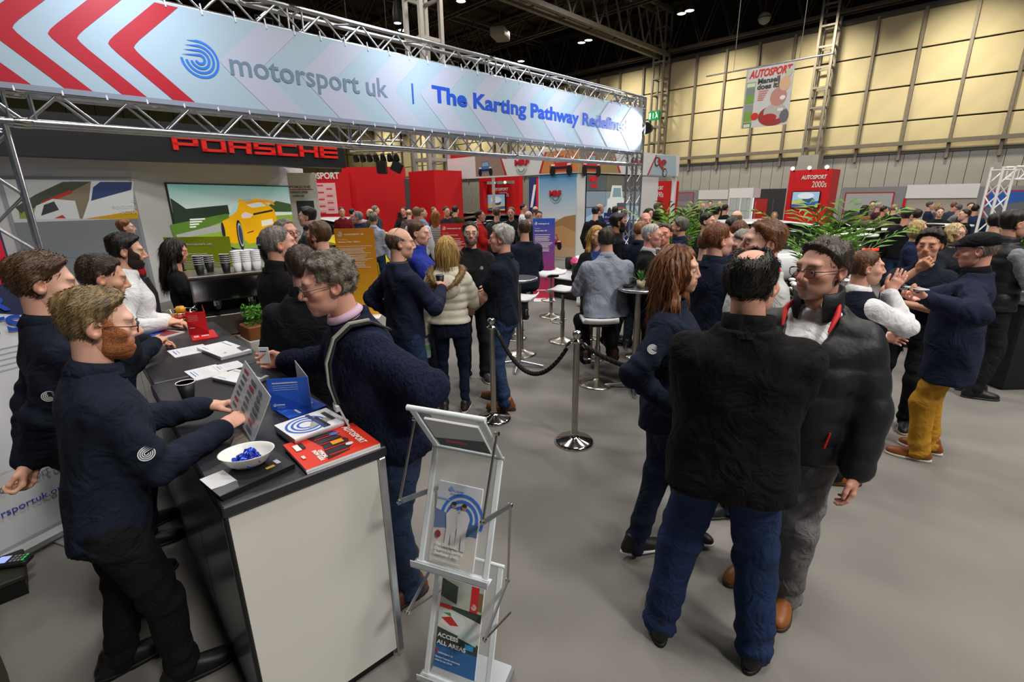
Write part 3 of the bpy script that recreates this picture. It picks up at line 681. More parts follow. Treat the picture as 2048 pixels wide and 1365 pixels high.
def strands(root, hair, sex, v, q, HM, seed, lv):
    """thin tapering locks over the hair mass"""
    key = (hair, sex, seed % 3, lv)
    if key not in _st:
        rng = np.random.default_rng(seed); style = hair[0]; longh = style in ('long', 'wavy', 'straight')
        a, b, c_ = v[q[:, 0]], v[q[:, 1]], v[q[:, 2]]; n = np.cross(b-a, c_-a); ln = np.linalg.norm(n, axis=1)+1e-12; n /= ln[:, None]; ct = (a+c_)/2
        pk = rng.choice(len(q), 3600 if longh else 2200, p=ln/ln.sum()); ct, n = ct[pk], n[pk]
        g = np.array((0, 0, -1.)) if longh or style == 'bob' else None
        V = []; Q = []; L = dict(buzz=.006, crop=.012, short=.015, curly=.014, quiff=.019, spot=.022, side=.02, thick=.024, ring=.012, recede=.012).get(style, .14)
        for p, nn in zip(ct, n):
            if p[1] > (.012 if g is not None else .075) and (abs(p[0]) < .085 if g is None else p[2] > -.16): continue
            if g is not None: dr = g+nn*.15+rng.normal(0, .05, 3)
            else:
                if style == 'curly': fwd = rng.normal(0, 1, 3)
                elif p[2] > .055: fwd = np.array((.75 if style in ('side', 'quiff') else .35*np.sign(p[0]), -.5 if p[1] < .05 else -.1, -.1))
                else: fwd = np.array((0, -.6, -.85))
                dr = fwd+rng.normal(0, .18, 3)
            dr = dr-nn*(dr@nn)*(1 if g is None else .8)+nn*(.10 if g is None else 0); dr /= np.linalg.norm(dr)+1e-9; w = np.cross(dr, nn); w /= np.linalg.norm(w)+1e-9
            l = L*rng.uniform(.6, 1.2); wd = (.0019 if not longh else .0024)*rng.uniform(.6, 1.2); k = len(V); m = 4 if longh else 3; ph = rng.uniform(0, 6)
            for i in range(m):
                t = i/(m-1); pp = p+dr*l*t+nn*(.001+.003*math.sin(math.pi*t)-(14*(l*t)**2*.5 if g is None else 0))+((w*math.sin(7*t+ph)*.006) if style in ('wavy', 'curly') else 0)-np.array((0, 0, (.004 if style != 'curly' else 0)*t*t)); ww = wd*(1-.85*t)
                V += [pp-w*ww, pp+w*ww]
            Q += [(k+2*i, k+2*i+1, k+2*i+3, k+2*i+2) for i in range(m-1)]
        _st[key] = npmesh('hair_strands', np.array(V), np.array(Q, np.int32), M(hair[1], .5, kind='hair'))
    o = link('hair_strands', _st[key], root, HM); o['kind'] = 'stuff'
def mk_glasses(root, HM, spec):
    c = spec[0] if isinstance(spec, tuple) else spec; up = isinstance(spec, tuple) and len(spec) > 1 and spec[1] == 'up'
    m = MB(); z0 = -.002
    for x in (-1, 1):
        pts = []
        for i in range(20): t = 2*math.pi*i/20; cx, sy = math.cos(t), math.sin(t); pts.append((x*.033+.0255*abs(cx)**.7*math.copysign(1, cx), .108-.003*abs(cx), z0+.018*abs(sy)**.7*math.copysign(1, sy)))
        m.sweep(pts, .0017, 6, True); m.tube((x*.059, .106, z0+.008), (x*.076, .08, z0+.007), .0018, n=6); m.tube((x*.076, .08, z0+.007), (x*.083, -.012, z0+.006), .0017, n=6)
    m.sweep([(-.008, .109, z0+.004), (0, .112, z0+.007), (.008, .109, z0+.004)], .0015, 6)
    mw = HM @ (Matrix.Translation((0, -.045, .093)) @ Matrix.Rotation(.75, 4, 'X') if up else Matrix.Identity(4))
    o = link('glasses', m.mesh('glasses', M(c, .3, .4)), root, mw)
    for x in (-1, 1):
        ln = MB().lathe([(.0, .0), (.022, .0)], 14, (x*.033, .1075, z0), Matrix.Rotation(math.pi/2, 3, 'X')); link('lens', ln.mesh('lens', M('20242a', .08, alpha=.85) if up else M('30363a', .3, alpha=.05, spec=.1)), o)
# ------------------------------------------------------------------ the hall
rnd = random.Random(4)
def PLN(mw):
    o = mw.translation; n = mw.to_3x3().col[2]; inv = mw.inverted()
    def f(px, py):
        d = ray(px, py); p = inv @ (CP+d*((o-CP).dot(n)/d.dot(n))); return (p.x, p.y)
    return f
def textw(name, s, parent, mw, x, y, w, hgt, mat, ext=.004, z=.006, shear=0, off=0, caps=1.0):
    """text with its lower-left at x, y, stretched to width w; hgt = cap height"""
    size = hgt/.71*caps; o = text(name, s, size, mat, parent, mw, (x, y), ext, 'LEFT', shear, 1, off, z)
    xs = [v.co.x for v in o.data.vertices]
    if xs: x0, x1 = min(xs), max(xs); k = w/(x1-x0); o.matrix_basis = mw @ Matrix.Translation((x-x0*k, y, z)) @ Matrix.Diagonal((k, 1, 1, 1))
    return o
def textwords(name, s, parent, mw, x, y, w, hgt, mat, ext, z, off):
    size = hgt/.71; mk_ = lambda q: text(name, q, size, mat, parent, mw, (0, y), ext, 'LEFT', 0, 1, off, z)
    def span(o): xs = [v.co.x for v in o.data.vertices]; return min(xs), max(xs)
    o = mk_(s); a, b = span(o); bpy.data.objects.remove(o); k = w/(b-a); words = s.split(' '); pre = ''
    for wd in words:
        o = mk_(pre+wd); e_ = span(o)[1]; bpy.data.objects.remove(o); o = mk_(wd); c, d = span(o)
        o.matrix_basis = mw @ Matrix.Translation((x+(e_-d-a)*k, y, z)) @ Matrix.Diagonal((k, 1, 1, 1)); pre += wd+' '
struct('floor', MB().box((-14, -16, -.12), (37, 62, 0)), M('86837f', .95, kind='carpet', bump=.5, bscale=420, spec=.1), 'grey exhibition carpet of the hall floor')
WX = 36.0
YEL = M('c9bc95', .62, bump=.12, bscale=3, var=.06, vscale=.9); RIB = M('7c7468', .5, .2, var=.1); GREYC = M('a3a19c', .6, var=.05, vscale=1.5); DKB = M('4a463f', .6, var=.15)
w = struct('wall_right', MB().box((WX+.12, -14, 0), (WX+.4, 62, 11.3)), M('2a2620', .8), 'long hall wall of cream panels above grey cladding')
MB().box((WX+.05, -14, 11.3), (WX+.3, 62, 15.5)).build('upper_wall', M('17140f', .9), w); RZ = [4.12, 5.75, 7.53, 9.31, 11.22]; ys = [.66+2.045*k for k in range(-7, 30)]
_pm = {}
for a, b in zip(ys[:-1], ys[1:]):
    for k in range(4):
        h_ = RZ[k+1]-RZ[k]
        if k not in _pm: _pm[k] = MB().bbox((0, 0, 0), (.1, 2.045-.13, h_-.07), .02).mesh('wall_panel', YEL)
        link('wall_panel', _pm[k], w, Matrix.Translation((WX+.07, (a+b)/2, (RZ[k]+RZ[k+1])/2)))
ribm = MB().box((-.16, -.07, 3.7), (.03, .07, 11.2)).mesh('wall_rib', RIB)
for a in ys: link('wall_rib', ribm, w, Matrix.Translation((WX, a, 0)))
MB().box((WX-.42, -14, 4.46), (WX-.22, 62, 4.66)).build('wall_rail', RIB, w)
MB().box((WX-.15, -14, 11.1), (WX+.1, 62, 11.36)).build('wall_head_beam', DKB, w)
gm = MB().bbox((0, 0, 0), (.06, .66, 4.02), .008).mesh('cladding_sheet', GREYC)
for k in range(100):
    if -6 < -4+.68*k < 58: link('cladding_sheet', gm, w, Matrix.Translation((WX+.05, -4+.68*k, 2.03)))
MB().box((WX-.06, -14, 4.03), (WX+.1, 62, 4.13)).build('cladding_flashing', M('5c5a58', .6), w)
def lattice_col(label, x, y, wd_, z0, z1, mat, step=1.06):
    t = thing('lattice_column', label, 'column', (x, y, 0)); h = wd_/2; c = wd_*.16
    for sx in (-1, 1):
        for sy in (-1, 1): MB().box((sx*h-c/2, sy*h-c/2, z0), (sx*h+c/2, sy*h+c/2, z1)).build('column_leg', mat, t)
    bm = MB().box((-h, -h-c*.3, -c*.4), (h, -h+c*.3, c*.4)).mesh('column_batten', mat); bm2 = MB().box((-h-c*.3, -h, -c*.4), (-h+c*.3, h, c*.4)).mesh('column_batten', mat)
    z = z0+.5
    while z < z1:
        link('column_batten', bm, t, Matrix.Translation((0, 0, z))); link('column_batten', bm2, t, Matrix.Translation((0, 0, z))); link('column_batten', bm, t, Matrix.Translation((0, 2*h, z))); link('column_batten', bm2, t, Matrix.Translation((2*h, 0, z))); z += step
    return t
CM = M('8b8478', .45, .3, var=.1)
lattice_col('steel ladder column on the cream wall right of the hanging poster', WX-.75, 8.95, .78, 4.2, 14.5, CM)
lattice_col('steel ladder column with green exit sign on the cream wall', WX-.75, 19.35, .78, 4.2, 14.5, CM)
MB().box((WX-1.3, 8.4, 0), (WX-.2, 9.5, 4.2)).build('column_plinth', GREYC, w); MB().box((WX-1.3, 18.8, 0), (WX-.2, 19.9, 4.2)).build('column_plinth', GREYC, w)
lattice_col('broad grey lattice column rising behind the big banner', 14.4, 19.2, 1.05, 0, 15, M('a8a39a', .5, .2, var=.06), 1.6)
e = thing('exit_sign', 'green illuminated running-man exit sign on the ladder column', 'sign', (WX-1.26, 19.4, 7.55), 0)
MB().box((-.06, -.42, -.3), (.06, .42, .3)).build('sign_box', M('0a9a58', .4, emit=.35), e)
pr = Print(); mwE = frame((-.065, .42, -.3), (0, -1, 0), (0, 0, 1)); pr.rect(.06, .1, .2, .5, 'e8fff0').rect(.36, .12, .42, .48, 'e8fff0').poly([(.5, .1), (.62, .3), (.58, .48), (.7, .4), (.78, .12), (.66, .22)], 'e8fff0').ellp(.6, .5, .05, .05, 'e8fff0').build('pictogram', e, mwE, M('ffffff', .4, kind='vcol', emit=.9))
# far end wall
wb = struct('wall_back', MB().box((-14, 60.1, 0), (36.4, 60.5, 14.5)), M('6f6a4e', .8), 'far olive end wall of the hall')
for k in range(26):
    for j, (z0, z1) in enumerate(((0, 3.9), (4.0, 7.4), (7.5, 11))): 
        if ('bw', j) not in _pm: _pm['bw', j] = MB().bbox((0, 0, 0), (1.9, .08, z1-z0-.05), .02).mesh('wall_panel', M('8a8460', .7, var=.08, vscale=1))
        link('wall_panel', _pm['bw', j], wb, Matrix.Translation((-13+2*k, 60.05, (z0+z1)/2)))
# roof
cl = struct('ceiling', MB().box((-14, -16, 15.2), (37, 62, 15.5)), M('3b3020', .9, var=.3, vscale=.4), 'dark brown roof deck of the hall')
bd = MB().box((-14, -.12, 0), (36, .12, .3)).mesh('roof_purlin', M('2c261d', .8))
for k in range(20): link('roof_purlin', bd, cl, Matrix.Translation((0, -8+3.4*k, 14.9)))
bd = MB().box((-.1, -14, 0), (.1, 60, .25)).mesh('roof_purlin', M('2c261d', .8))
for k in range(14): link('roof_purlin', bd, cl, Matrix.Translation((-8+3.4*k, 0, 14.7)))
def roof_truss(label, a, b, z0, z1, bay, rc, rb, mat, wid=.7):
    a, b = Vector(a), Vector(b); L = (b-a).length; u = (b-a).normalized(); t = thing('roof_truss', label, 'roof truss', (a.x, a.y, 0), math.atan2(u.y, u.x))
    for s_ in (-1, 1): MB().box((0, s_*wid/2-rc, z0-rc), (L, s_*wid/2+rc, z0+rc)).build('chord', mat, t); MB().box((0, s_*wid/2-rc, z1-rc), (L, s_*wid/2+rc, z1+rc)).build('chord', mat, t)
    m1 = MB().tube((0, 0, z0), (bay/2, 0, z1), rb, n=6).mesh('brace', mat); m2 = MB().tube((bay/2, 0, z1), (bay, 0, z0), rb, n=6).mesh('brace', mat); m3 = MB().tube((0, -wid/2, z0), (0, wid/2, z0), rb*.7, n=6).mesh('brace', mat)
    x = 0
    while x < L-bay*.5:
        for s_ in (-1, 1):
            link('brace', m1, t, Matrix.Translation((x, s_*wid/2, 0))); link('brace', m2, t, Matrix.Translation((x, s_*wid/2, 0)))
        link('brace', m3, t, Matrix.Translation((x, 0, 0))); x += bay
    return t
RTM = M('6e675a', .5, .2, var=.15); RTD = M('453f35', .6, .2, var=.2)
roof_truss('deep steel roof truss running in to the ladder column with exit sign', (6, 19.3), (35.3, 19.3), 11.5, 14.2, 2.6, .12, .075, RTM, .8)
roof_truss('dark lattice girder under the roof along the cream wall head', (35.2, -4), (35.2, 56), 11.6, 14.4, 2.05, .08, .05, RTD, .5)
roof_truss('thin secondary roof truss crossing nearest behind the banner truss', (15.5, 19.5), (15.5, 52), 12.6, 14.2, 2.4, .05, .04, RTD, .4)
roof_truss('thin secondary roof truss crossing half way to the wall', (22, 9), (22, 52), 12.8, 14.2, 2.4, .05, .04, RTD, .4)
roof_truss('thin secondary roof truss crossing beside the cream wall', (29, 4), (29, 52), 12.9, 14.2, 2.4, .05, .04, RTD, .4)
roof_truss('steel roof truss crossing overhead behind the wide lattice column', (2, 30), (35.3, 30), 11.9, 14.2, 2.6, .1, .06, RTD, .8)
def bay_lamp(px, py, z, near):
    p = G(px, py, z); t = thing('ceiling_lamp', 'high-bay lamp under the roof, %s' % near, 'ceiling lamp', p, group='high-bay lamps')
    MB().lathe([(.02, .5), (.2, .45), (.26, .1), (.3, .0), (.27, .0), (.22, .08), (.0, .12)], 18).build('lamp_housing', M('55504a', .5), t); MB().lathe([(0, .02), (.26, .02)], 18).build('lamp_glass', M('fff6e8', .3, emit=14), t); MB().tube((0, 0, .45), (0, 0, 14.7-z), .02, n=6).build('lamp_stem', DKB, t)
for a in ((1163, 86, 12.6, 'left one of the pair past the deep truss'), (1177, 81, 12.6, 'right one of the pair past the deep truss'), (1363, 28, 12.8, 'left one of the pair over the poster'), (1379, 22, 12.8, 'right one of the pair over the poster'),
          (1042, 123, 12.4, 'single just above the banner truss'), (922, 3, 12.8, 'single at the top edge of the picture'), (805, 61, 12.6, 'single left of the lattice column')): bay_lamp(*a)
def heater(px, py, z, label):
    p = G(px, py, z); t = thing('unit_heater', label, 'heater', p, .5); MB().bbox((0, 0, 0), (1.5, .9, .55), .05).build('casing', M('8a857a', .5), t)
    for k in range(5): MB().box((-.6, -.47, -.2+.09*k), (.6, -.44, -.15+.09*k)).build('louvre', M('b5b0a4', .4), t)
    MB().tube((0, 0, .3), (0, 0, 3), .03).build('hanger', DKB, t)
heater(1000, 68, 12.0, 'boxy grey unit heater hung under the roof above the banner')
p = G(1529, 36, 11.9); t = thing('pa_speaker', 'pale round ball loudspeaker hanging above the poster', 'loudspeaker', p)
MB().ell((0, 0, 0), (.34, .34, .34), 18, 12).build('ball', M('9c978c', .5), t); MB().lathe([(.36, -.03), (.38, 0), (.36, .03)], 20).build('band', DKB, t); MB().tube((0, 0, .3), (0, 0, 3), .015).build('cable', M('8a2020', .5), t)
p = G(794, 30, 9.6); t = thing('stage_lamp', 'hanging black stage lamp with lit lens left of the lattice column', 'stage lamp', p)
MB().lathe([(.12, .5), (.2, .1), (.2, -.25), (.17, -.3)], 16).build('lamp_body', BLACK, t); MB().lathe([(0, -.31), (.16, -.31)], 14).build('lens', M('dfe8ff', .2, emit=2), t); MB().tube((0, 0, .5), (0, 0, 5), .03).build('hanger', BLACK, t)
# hanging magazine poster
HX = 22.5; t = thing('hanging_poster', 'large magazine-cover poster hung from a bar before the cream wall', 'poster', (HX, 8.5, 0))
mwH = frame((HX-.012, 8.5, 4.63), (0, -1, 0), (0, 0, 1)); mwHl = Matrix.Translation((-HX, -8.5, 0)) @ mwH
MB().box((-.008, -1.77, 4.63), (.008, 0, 6.86)).build('sheet', M('cfcdcc', .6), t)
f = PLN(mwH); pr = Print(); pr.rect(0, 0, .05, 2.23, 'b9b9be')
for y0, y1, c in ((.0, .22, '6a8f3c'), (.25, .62, '7aa24a'), (.62, .9, '8f9a94'), (.92, 1.25, '7aa24a'), (1.25, 1.5, '7e8a8a'), (1.5, 1.72, '88b058')): pr.rect(.06, y0, .4, y1, c)
pr.rect(.1, .03, .35, .15, 'd8d8d8').rect(.08, 1.55, .38, 1.68, 'd5e0c4')
pr.ellp(.5, .42, .15, .14, 'd0342c').ellp(1.2, .38, .56, .38, '9a3a38').ellp(1.25, .52, .42, .3, 'b8b4b0').ellp(1.32, 1.05, .3, .34, 'c08a80').ellp(1.5, 1.5, .2, .26, 'd9b48c').ellp(1.62, .32, .17, .24, '6a6a74').ellp(1.05, .3, .3, .16, 'b02c30').rect(1.35, .52, 1.55, .62, 'e5e0dc').ellp(1.48, 1.0, .1, .08, 'ece8e4').ellp(1.6, 1.85, .1, .14, 'c4c8a4')
for k in range(5): pr.rect(.55, 1.32-.08*k, .92-.04*k, 1.36-.08*k, 'd88a84')
pr.build('cover_print', t, mwHl)
textw('title', 'AUTOSPORT', t, mwHl, .12, 1.87, 1.58, .27, M('d2302c', .6), shear=.25, off=.012); textw('headline', 'Mansell', t, mwHl, .48, 1.62, .82, .19, M('4a4a4c', .6), off=.01); textw('headline', 'does it!', t, mwHl, .48, 1.41, .82, .19, M('4a4a4c', .6), off=.01)
MB().tube((0, 1.7, 6.88), (0, -3.0, 6.88), .03, n=8).build('bar', ALU, t)
for y in (.55, -1.9): MB().tube((0, y, 6.9), (0, y+.0, 14.8), .012, n=5).build('cable', M('8f8a80', .5), t)

# ------------------------------------------------------------------ the stand's banner truss
def box_truss(t, p, L, axis, s_=.24, rc=.025, rb=.011, bay=.48, gaps=(), ALU=ALU):
    """box truss as chords and braces under thing t; p = centre line start (local), axis 'x' or 'z'"""
    h = s_/2; base = Matrix.Translation(p) @ (Matrix.Identity(4) if axis == 'x' else Matrix.Rotation(-math.pi/2, 4, 'Y'))
    ch = MB().tube((0, 0, 0), (L, 0, 0), rc, n=12).mesh('chord', ALU)
    for a in (-h, h):
        for b in (-h, h): link('chord', ch, t, base @ Matrix.Translation((0, a, b)))
    d1 = MB().tube((0, 0, -h), (bay/2, 0, h), rb, n=7).mesh('brace', ALU); d2 = MB().tube((bay/2, 0, h), (bay, 0, -h), rb, n=7).mesh('brace', ALU); vt = MB().tube((0, 0, -h), (0, 0, h), rb, n=7).mesh('brace', ALU)
    x = .08; n = int((L-.16)/bay); st = (L-.16)/n; sc = Matrix.Diagonal((st/bay, 1, 1, 1)); RX = Matrix.Rotation(math.pi/2, 4, 'X')
    for k in range(n):
        for off, rot in ((-h, 0), (h, 0), (-h, 1), (h, 1)):
            m = base @ Matrix.Translation((x+st*k, 0, 0)) @ (RX if rot else Matrix.Identity(4)) @ Matrix.Translation((0, off, 0)) @ sc
            if not rot or k % 2 == 0: link('brace', d1, t, m)
            if not rot or k % 2 == 1: link('brace', d2, t, m)
    for xx in (.06, L-.06)+tuple(gaps):
        for off, rot in ((-h, 0), (h, 0), (-h, 1), (h, 1)): link('brace', vt, t, base @ Matrix.Translation((xx, 0, 0)) @ (RX if rot else Matrix.Identity(4)) @ Matrix.Translation((0, off, 0)))
BY = 6.0
def joints(t, xs, z):
    for x in xs:
        for a in (0, .24):
            for b in (0, .24): MB().lathe([(.029, -.06), (.031, -.02), (.031, .02), (.029, .06)], 12, (x, a, z+b), Matrix.Rotation(math.pi/2, 3, 'Y')).build('coupler', CHROME, t)
TX0, TX1 = -.75, 10.35
t = thing('box_truss', 'upper aluminium box truss carrying the big banner', 'truss', (TX0, BY, 0)); box_truss(t, (0, .12, 3.92), TX1-TX0, 'x', gaps=(3.42, 3.58, 6.42, 6.58)); joints(t, (3.5, 6.5), 3.8)
t = thing('box_truss', 'lower aluminium box truss under the big banner', 'truss', (TX0, BY, 0)); box_truss(t, (0, .12, 2.79), TX1-TX0, 'x', gaps=(.98, 1.14, 4.0, 4.16, 6.9, 7.06)); joints(t, (1.06, 4.08, 6.98), 2.67)
t = thing('truss_tower', 'upright aluminium truss tower at the right end of the banner', 'truss', (TX1-.12, BY+.12, 0)); box_truss(t, (0, 0, 0), 4.04, 'z'); MB().bbox((0, 0, .012), (.5, .5, .024), .004).build('base_plate', STEEL, t)
t = thing('truss_tower', 'upright aluminium truss tower at the left edge by the roll-up', 'truss', (.07, BY+.14, 0)); box_truss(t, (0, 0, 0), 2.66, 'z'); MB().bbox((0, 0, .012), (.5, .5, .024), .004).build('base_plate', STEEL, t)
t = thing('box_truss', 'aluminium truss running back from the tower top towards the far stands', 'truss', (TX1-.12, BY+.3, 0), math.pi/2); box_truss(t, (0, 0, 3.92), 2.2, 'x')
# banner
BZ0, BZ1, BX0, BX1 = 2.955, 3.775, -.75, 10.17
mwB = frame((0, BY-.05, BZ0), (1, 0, 0), (0, 0, 1)); f = PLN(mwB); bh = BZ1-BZ0
t = thing('banner', 'long pale blue banner with red chevrons and big lettering hung between trusses', 'banner', (0, 0, 0))
MB().box((BX0, BY-.048, BZ0-.035), (BX1, BY-.04, BZ1+.02)).build('sheet', M('a9c0cf', .5, bump=.12, bscale=6), t)
MB().box((BX0, BY-.052, BZ0-.045), (BX1, BY-.046, BZ0-.0)).build('hem', M('8f97a8', .6), t)
pr = Print(.0004)
kk = 0
def chev(xp, wd_, c):   # chevron pointing left with its rounded tip at pixel xp on the mid line, clipped to the sheet
    ym = bh*.5; x = f(*xp)[0] if isinstance(xp, tuple) else xp; k = 1.02*bh/2; w = wd_
    tip = [(x+.06, ym+.075), (x+.018, ym+.03), (x, ym), (x+.018, ym-.03), (x+.06, ym-.075)]
    ri = [(x+w+.06, ym-.075), (x+w+.018, ym-.03), (x+w, ym), (x+w+.018, ym+.03), (x+w+.06, ym+.075)]
    P_ = [(x+k, bh)]+tip+[(x+k, 0), (x+k+w, 0)]+ri+[(x+k+w, bh)]
    q = [(min(max(a, BX0), BX1), b) for a, b in P_]
    n = 6
    pr.k = kk
    for i in range(6):
        pr.k = 0; pr.poly([q[i], q[i+1], q[12-i], q[13-i]] if i else [q[0], q[1], q[12], q[13]], c)
X0 = f(218, 95)[0]; dx_ = f(218, 95)[0]-f(135, 75)[0]
for k in range(4): chev(X0-.395*k, .185, 'b40a26')
xs_ = [f(437, 100)[0]+.82*k for k in range(11)]
for i, x in enumerate(xs_): chev(x, .41, 'b9bfd2')
pr.k = 2; swirl(pr, *f(400, 119), .17, '2a78dc'); a, b = f(824, 167), f(824, 207); pr.rect(a[0]-.012, b[1], a[0]+.012, a[1], '2a60c8')
pr.build('chevron_print', t, mwB)
a, b = f(462, 148), f(776, 193); textwords('lettering', 'motorsport uk', t, mwB, a[0], bh*.375, b[0]-a[0], .215, M('7088a0', .6), .0004, .004, .004)
a, b = f(865, 213), f(1254, 259); textwords('lettering', 'The Karting Pathway Redefined', t, mwB, a[0], bh*.42, b[0]-a[0], .205, M('1450cc', .6), .0004, .004, .01)
tie = MB().tube((0, -.055, 0), (0, -.03, .1), .008, n=6).mesh('tie', M('e4e6ea', .5))
for k in range(36):
    x = -.6+.3*k
    if x < BX1-.1: link('tie', tie, t, Matrix.Translation((x, BY, BZ0-.06))); link('tie', tie, t, Matrix.Translation((x, BY, BZ1-.02)))
# lamps on the trusses
def flood(x, label):
    q = thing('flood_lamp', label, 'stage lamp', (x, BY+.2, 3.88), group='flood lamps in the banner truss'); R_ = Matrix.Rotation(-.5, 3, 'X')
    MB().bbox((0, 0, -.06), (.16, .12, .1), .02, R_).build('lamp_body', BLACK, q); MB().cbox((0, .0, -.118), (.14, .1, .006), R_).build('lens', M('cdd8ff', .3, emit=5), q); MB().sweep([(-.09, 0, -.05), (-.09, 0, .06), (.09, 0, .06), (.09, 0, -.05)], .008, 6).build('yoke', DARK, q)
for px, nm in ((545, 'above the motorsport lettering'), (700, 'above the letter K of the banner'), (822, 'above the upright blue bar'), (925, 'above the word The'), (1012, 'above the word Karting'), (1075, 'above the word Pathway'), (1160, 'above the word Redefined')):
    flood(PYp(px, 40+(px-480)*.215, BY)[0], 'small black flood lamp inside the upper truss, '+nm)
t = thing('spot_lamp', 'bright blue-white spot lamp clamped at the banner end tower', 'stage lamp', PYp(1295, 257, BY+.15)); R_ = (Vector((7.6, BY-.6, 3.3))-t.location).to_track_quat('-Z', 'Y').to_matrix()
MB().lathe([(.05, .2), (.1, .12), (.12, -.08), (.13, -.12), (.11, -.12)], 18, (0, 0, 0), R_).build('lamp_body', BLACK, t); MB().lathe([(0, -.105), (.11, -.105)], 18, (0, 0, 0), R_).build('lens', M('e8ecff', .2, emit=30), t); MB().ell((0, .02, -.02), (.05, .05, .05)).build('lens_glow_bulb', M('eef2ff', .2, emit=30), t); MB().box((-.38, .0, -.02), (-.03, .14, .02)).build('clamp', DARK, t)
spot('spot_lamp_light', Vector(t.location)+Vector((-.2, -.33, -.05)), (8.9, BY-.05, 3.25), 1500, 70, (.8, .86, 1), .8, .05)
for x in (1.2, 4.2, 7.2): area('truss_flood_light', (x, BY-1.1, 4.25), .35, 26, (.78, .86, 1), (x, BY-.05, 3.3), 120, .2)
# ------------------------------------------------------------------ neighbouring stands
RAXW = YAWX-math.pi/2
def plate(t, name, mw, w, h, mat, d=.03): return link(name, MB().box((0, 0, -d), (w, h, 0)).mesh(name, mat), t, mw)
WALLW = M('d4d4d8', .5, var=.02); GLASSG = M('8d949c', .18, spec=.6)
# --- sports-car maker's stand behind the counter
t = thing('exhibition_stand', 'white show stand with black fascia, red capital letters and car pictures', 'stand', (0, 0, 0))
YP = 12.2; x0 = PYp(285, 450, YP)[0]
MB().box((-5, YP, 0), (x0, YP+.15, 2.93)).build('wall_panel', WALLW, t)
A0 = Vector((x0, YP, 0)); dl = math.radians(30); ud = Vector((math.cos(dl), math.sin(dl), 0)); A1 = A0+ud*5.0
m = MB(); m.prism([(0, 0), (5.2, 0), (5.2, .15), (0, .15)], 0, 2.9); o = m.build('wall_panel', WALLW, t); o.matrix_basis = Matrix.Translation(A0) @ Matrix.Rotation(dl, 4, 'Z')
fd = math.radians(4); uf = Vector((math.cos(fd), math.sin(fd), 0)); FA = Vector((-4.5, 11.05, 0)); FL = 10.75
o = MB().box((0, 0, 2.76), (FL, .35, 3.46)).build('fascia', M('14151a', .45), t); o.matrix_basis = Matrix.Translation(FA) @ Matrix.Rotation(fd, 4, 'Z')
o = MB().box((0, 0, 2.93), (FL, 2.2, 2.99)).build('canopy', M('e4e4e6', .6), t); o.matrix_basis = Matrix.Translation(FA+Vector((0, .35, 0))) @ Matrix.Rotation(fd, 4, 'Z')
mwF = frame(FA+Vector((0, 0, 2.76))-Vector((-math.sin(fd), math.cos(fd), 0))*.004, uf, (0, 0, 1)); f = PLN(mwF)
a, b = f(346, 300), f(677, 322); h_ = f(346, 272)[1]-a[1]; REDL = M('d8201c', .4, emit=.35)
_lt = dict(P=[(0, 0, .2, 1), (0, .8, 1, 1), (.8, .35, 1, 1), (0, .35, 1, .55)], O=[(0, 0, .2, 1), (.8, 0, 1, 1), (0, .8, 1, 1), (0, 0, 1, .2)], R=[(0, 0, .2, 1), (0, .8, 1, 1), (.8, .45, 1, 1), (0, .38, 1, .56), (.75, 0, .98, .4)], S=[(0, .8, 1, 1), (0, .4, .2, 1), (0, .4, 1, .6), (.8, 0, 1, .6), (0, 0, 1, .2)], C=[(0, 0, .2, 1), (0, .8, 1, 1), (0, 0, 1, .2)], H=[(0, 0, .2, 1), (.8, 0, 1, 1), (0, .4, 1, .6)], E=[(0, 0, .2, 1), (0, .8, 1, 1), (0, .4, 1, .6), (0, 0, 1, .2)])
cw = (b[0]-a[0])/7.85
for i, chh in enumerate('PORSCHE'):
    m = MB(); X_ = a[0]+i*cw*1.13
    for (p, q, r_, s_) in _lt[chh]: m.box((X_+p*cw, a[1]+q*h_, 0), (X_+r_*cw, a[1]+s_*h_, .05))
    link('letter', m.mesh('letter', REDL), t, mwF)
mwS = frame((-1.0, YP-.012, .05), (1, 0, 0), (0, 0, 1)); f = PLN(mwS)   # frosted glass front with car picture
sx0, sx1 = f(15, 400)[0], f(266, 400)[0]; sy1 = f(200, 361)[1]
link('frame', MB().box((sx0-.06, -.02, -.01), (sx1+.05, sy1+.05, .004)).mesh('frame', M('9ea0a8', .4)), t, mwS)
link('frosted_pane', MB().box((sx0, .0, .004), (sx1, .98, .012)).mesh('frosted_pane', GLASSG), t, mwS); link('frosted_pane', MB().box((sx0, 1.0, .004), (sx1, f(200, 440)[1], .012)).mesh('frosted_pane', GLASSG), t, mwS)
pr = Print(.0005, .006); y0 = f(200, 440)[1]
pr.rect(sx0, y0, sx1, sy1, 'c9ccca'); q = lambda *pts: [f(*p) for p in pts]
pr.poly(q((35, 412), (90, 385), (140, 363), (265, 363), (265, 438), (40, 438)), '8a7c6a').poly(q((30, 415), (70, 390), (125, 364), (180, 364), (120, 395), (45, 430)), '4a5040').poly(q((38, 438), (45, 425), (80, 412), (70, 438)), '8f9a48').poly(q((80, 405), (140, 380), (145, 386), (85, 412)), 'b83a24')
pr.poly(q((65, 439), (72, 412), (105, 398), (150, 402), (160, 438)), 'd8dcde').poly(q((82, 432), (88, 410), (108, 403), (118, 420)), '3c4448').poly(q((108, 437), (125, 430), (132, 437)), 'c04428').poly(q((165, 438), (178, 400), (182, 363), (266, 363), (268, 438)), 'e0e2e4').poly(q((182, 402), (186, 375), (200, 364), (264, 364), (262, 380)), '3a4878').poly(q((168, 438), (220, 430), (276, 420), (276, 438)), 'd0a020')
pr.build('car_picture', t, mwS, M('ffffff', .3, kind='vcol', emit=.25))
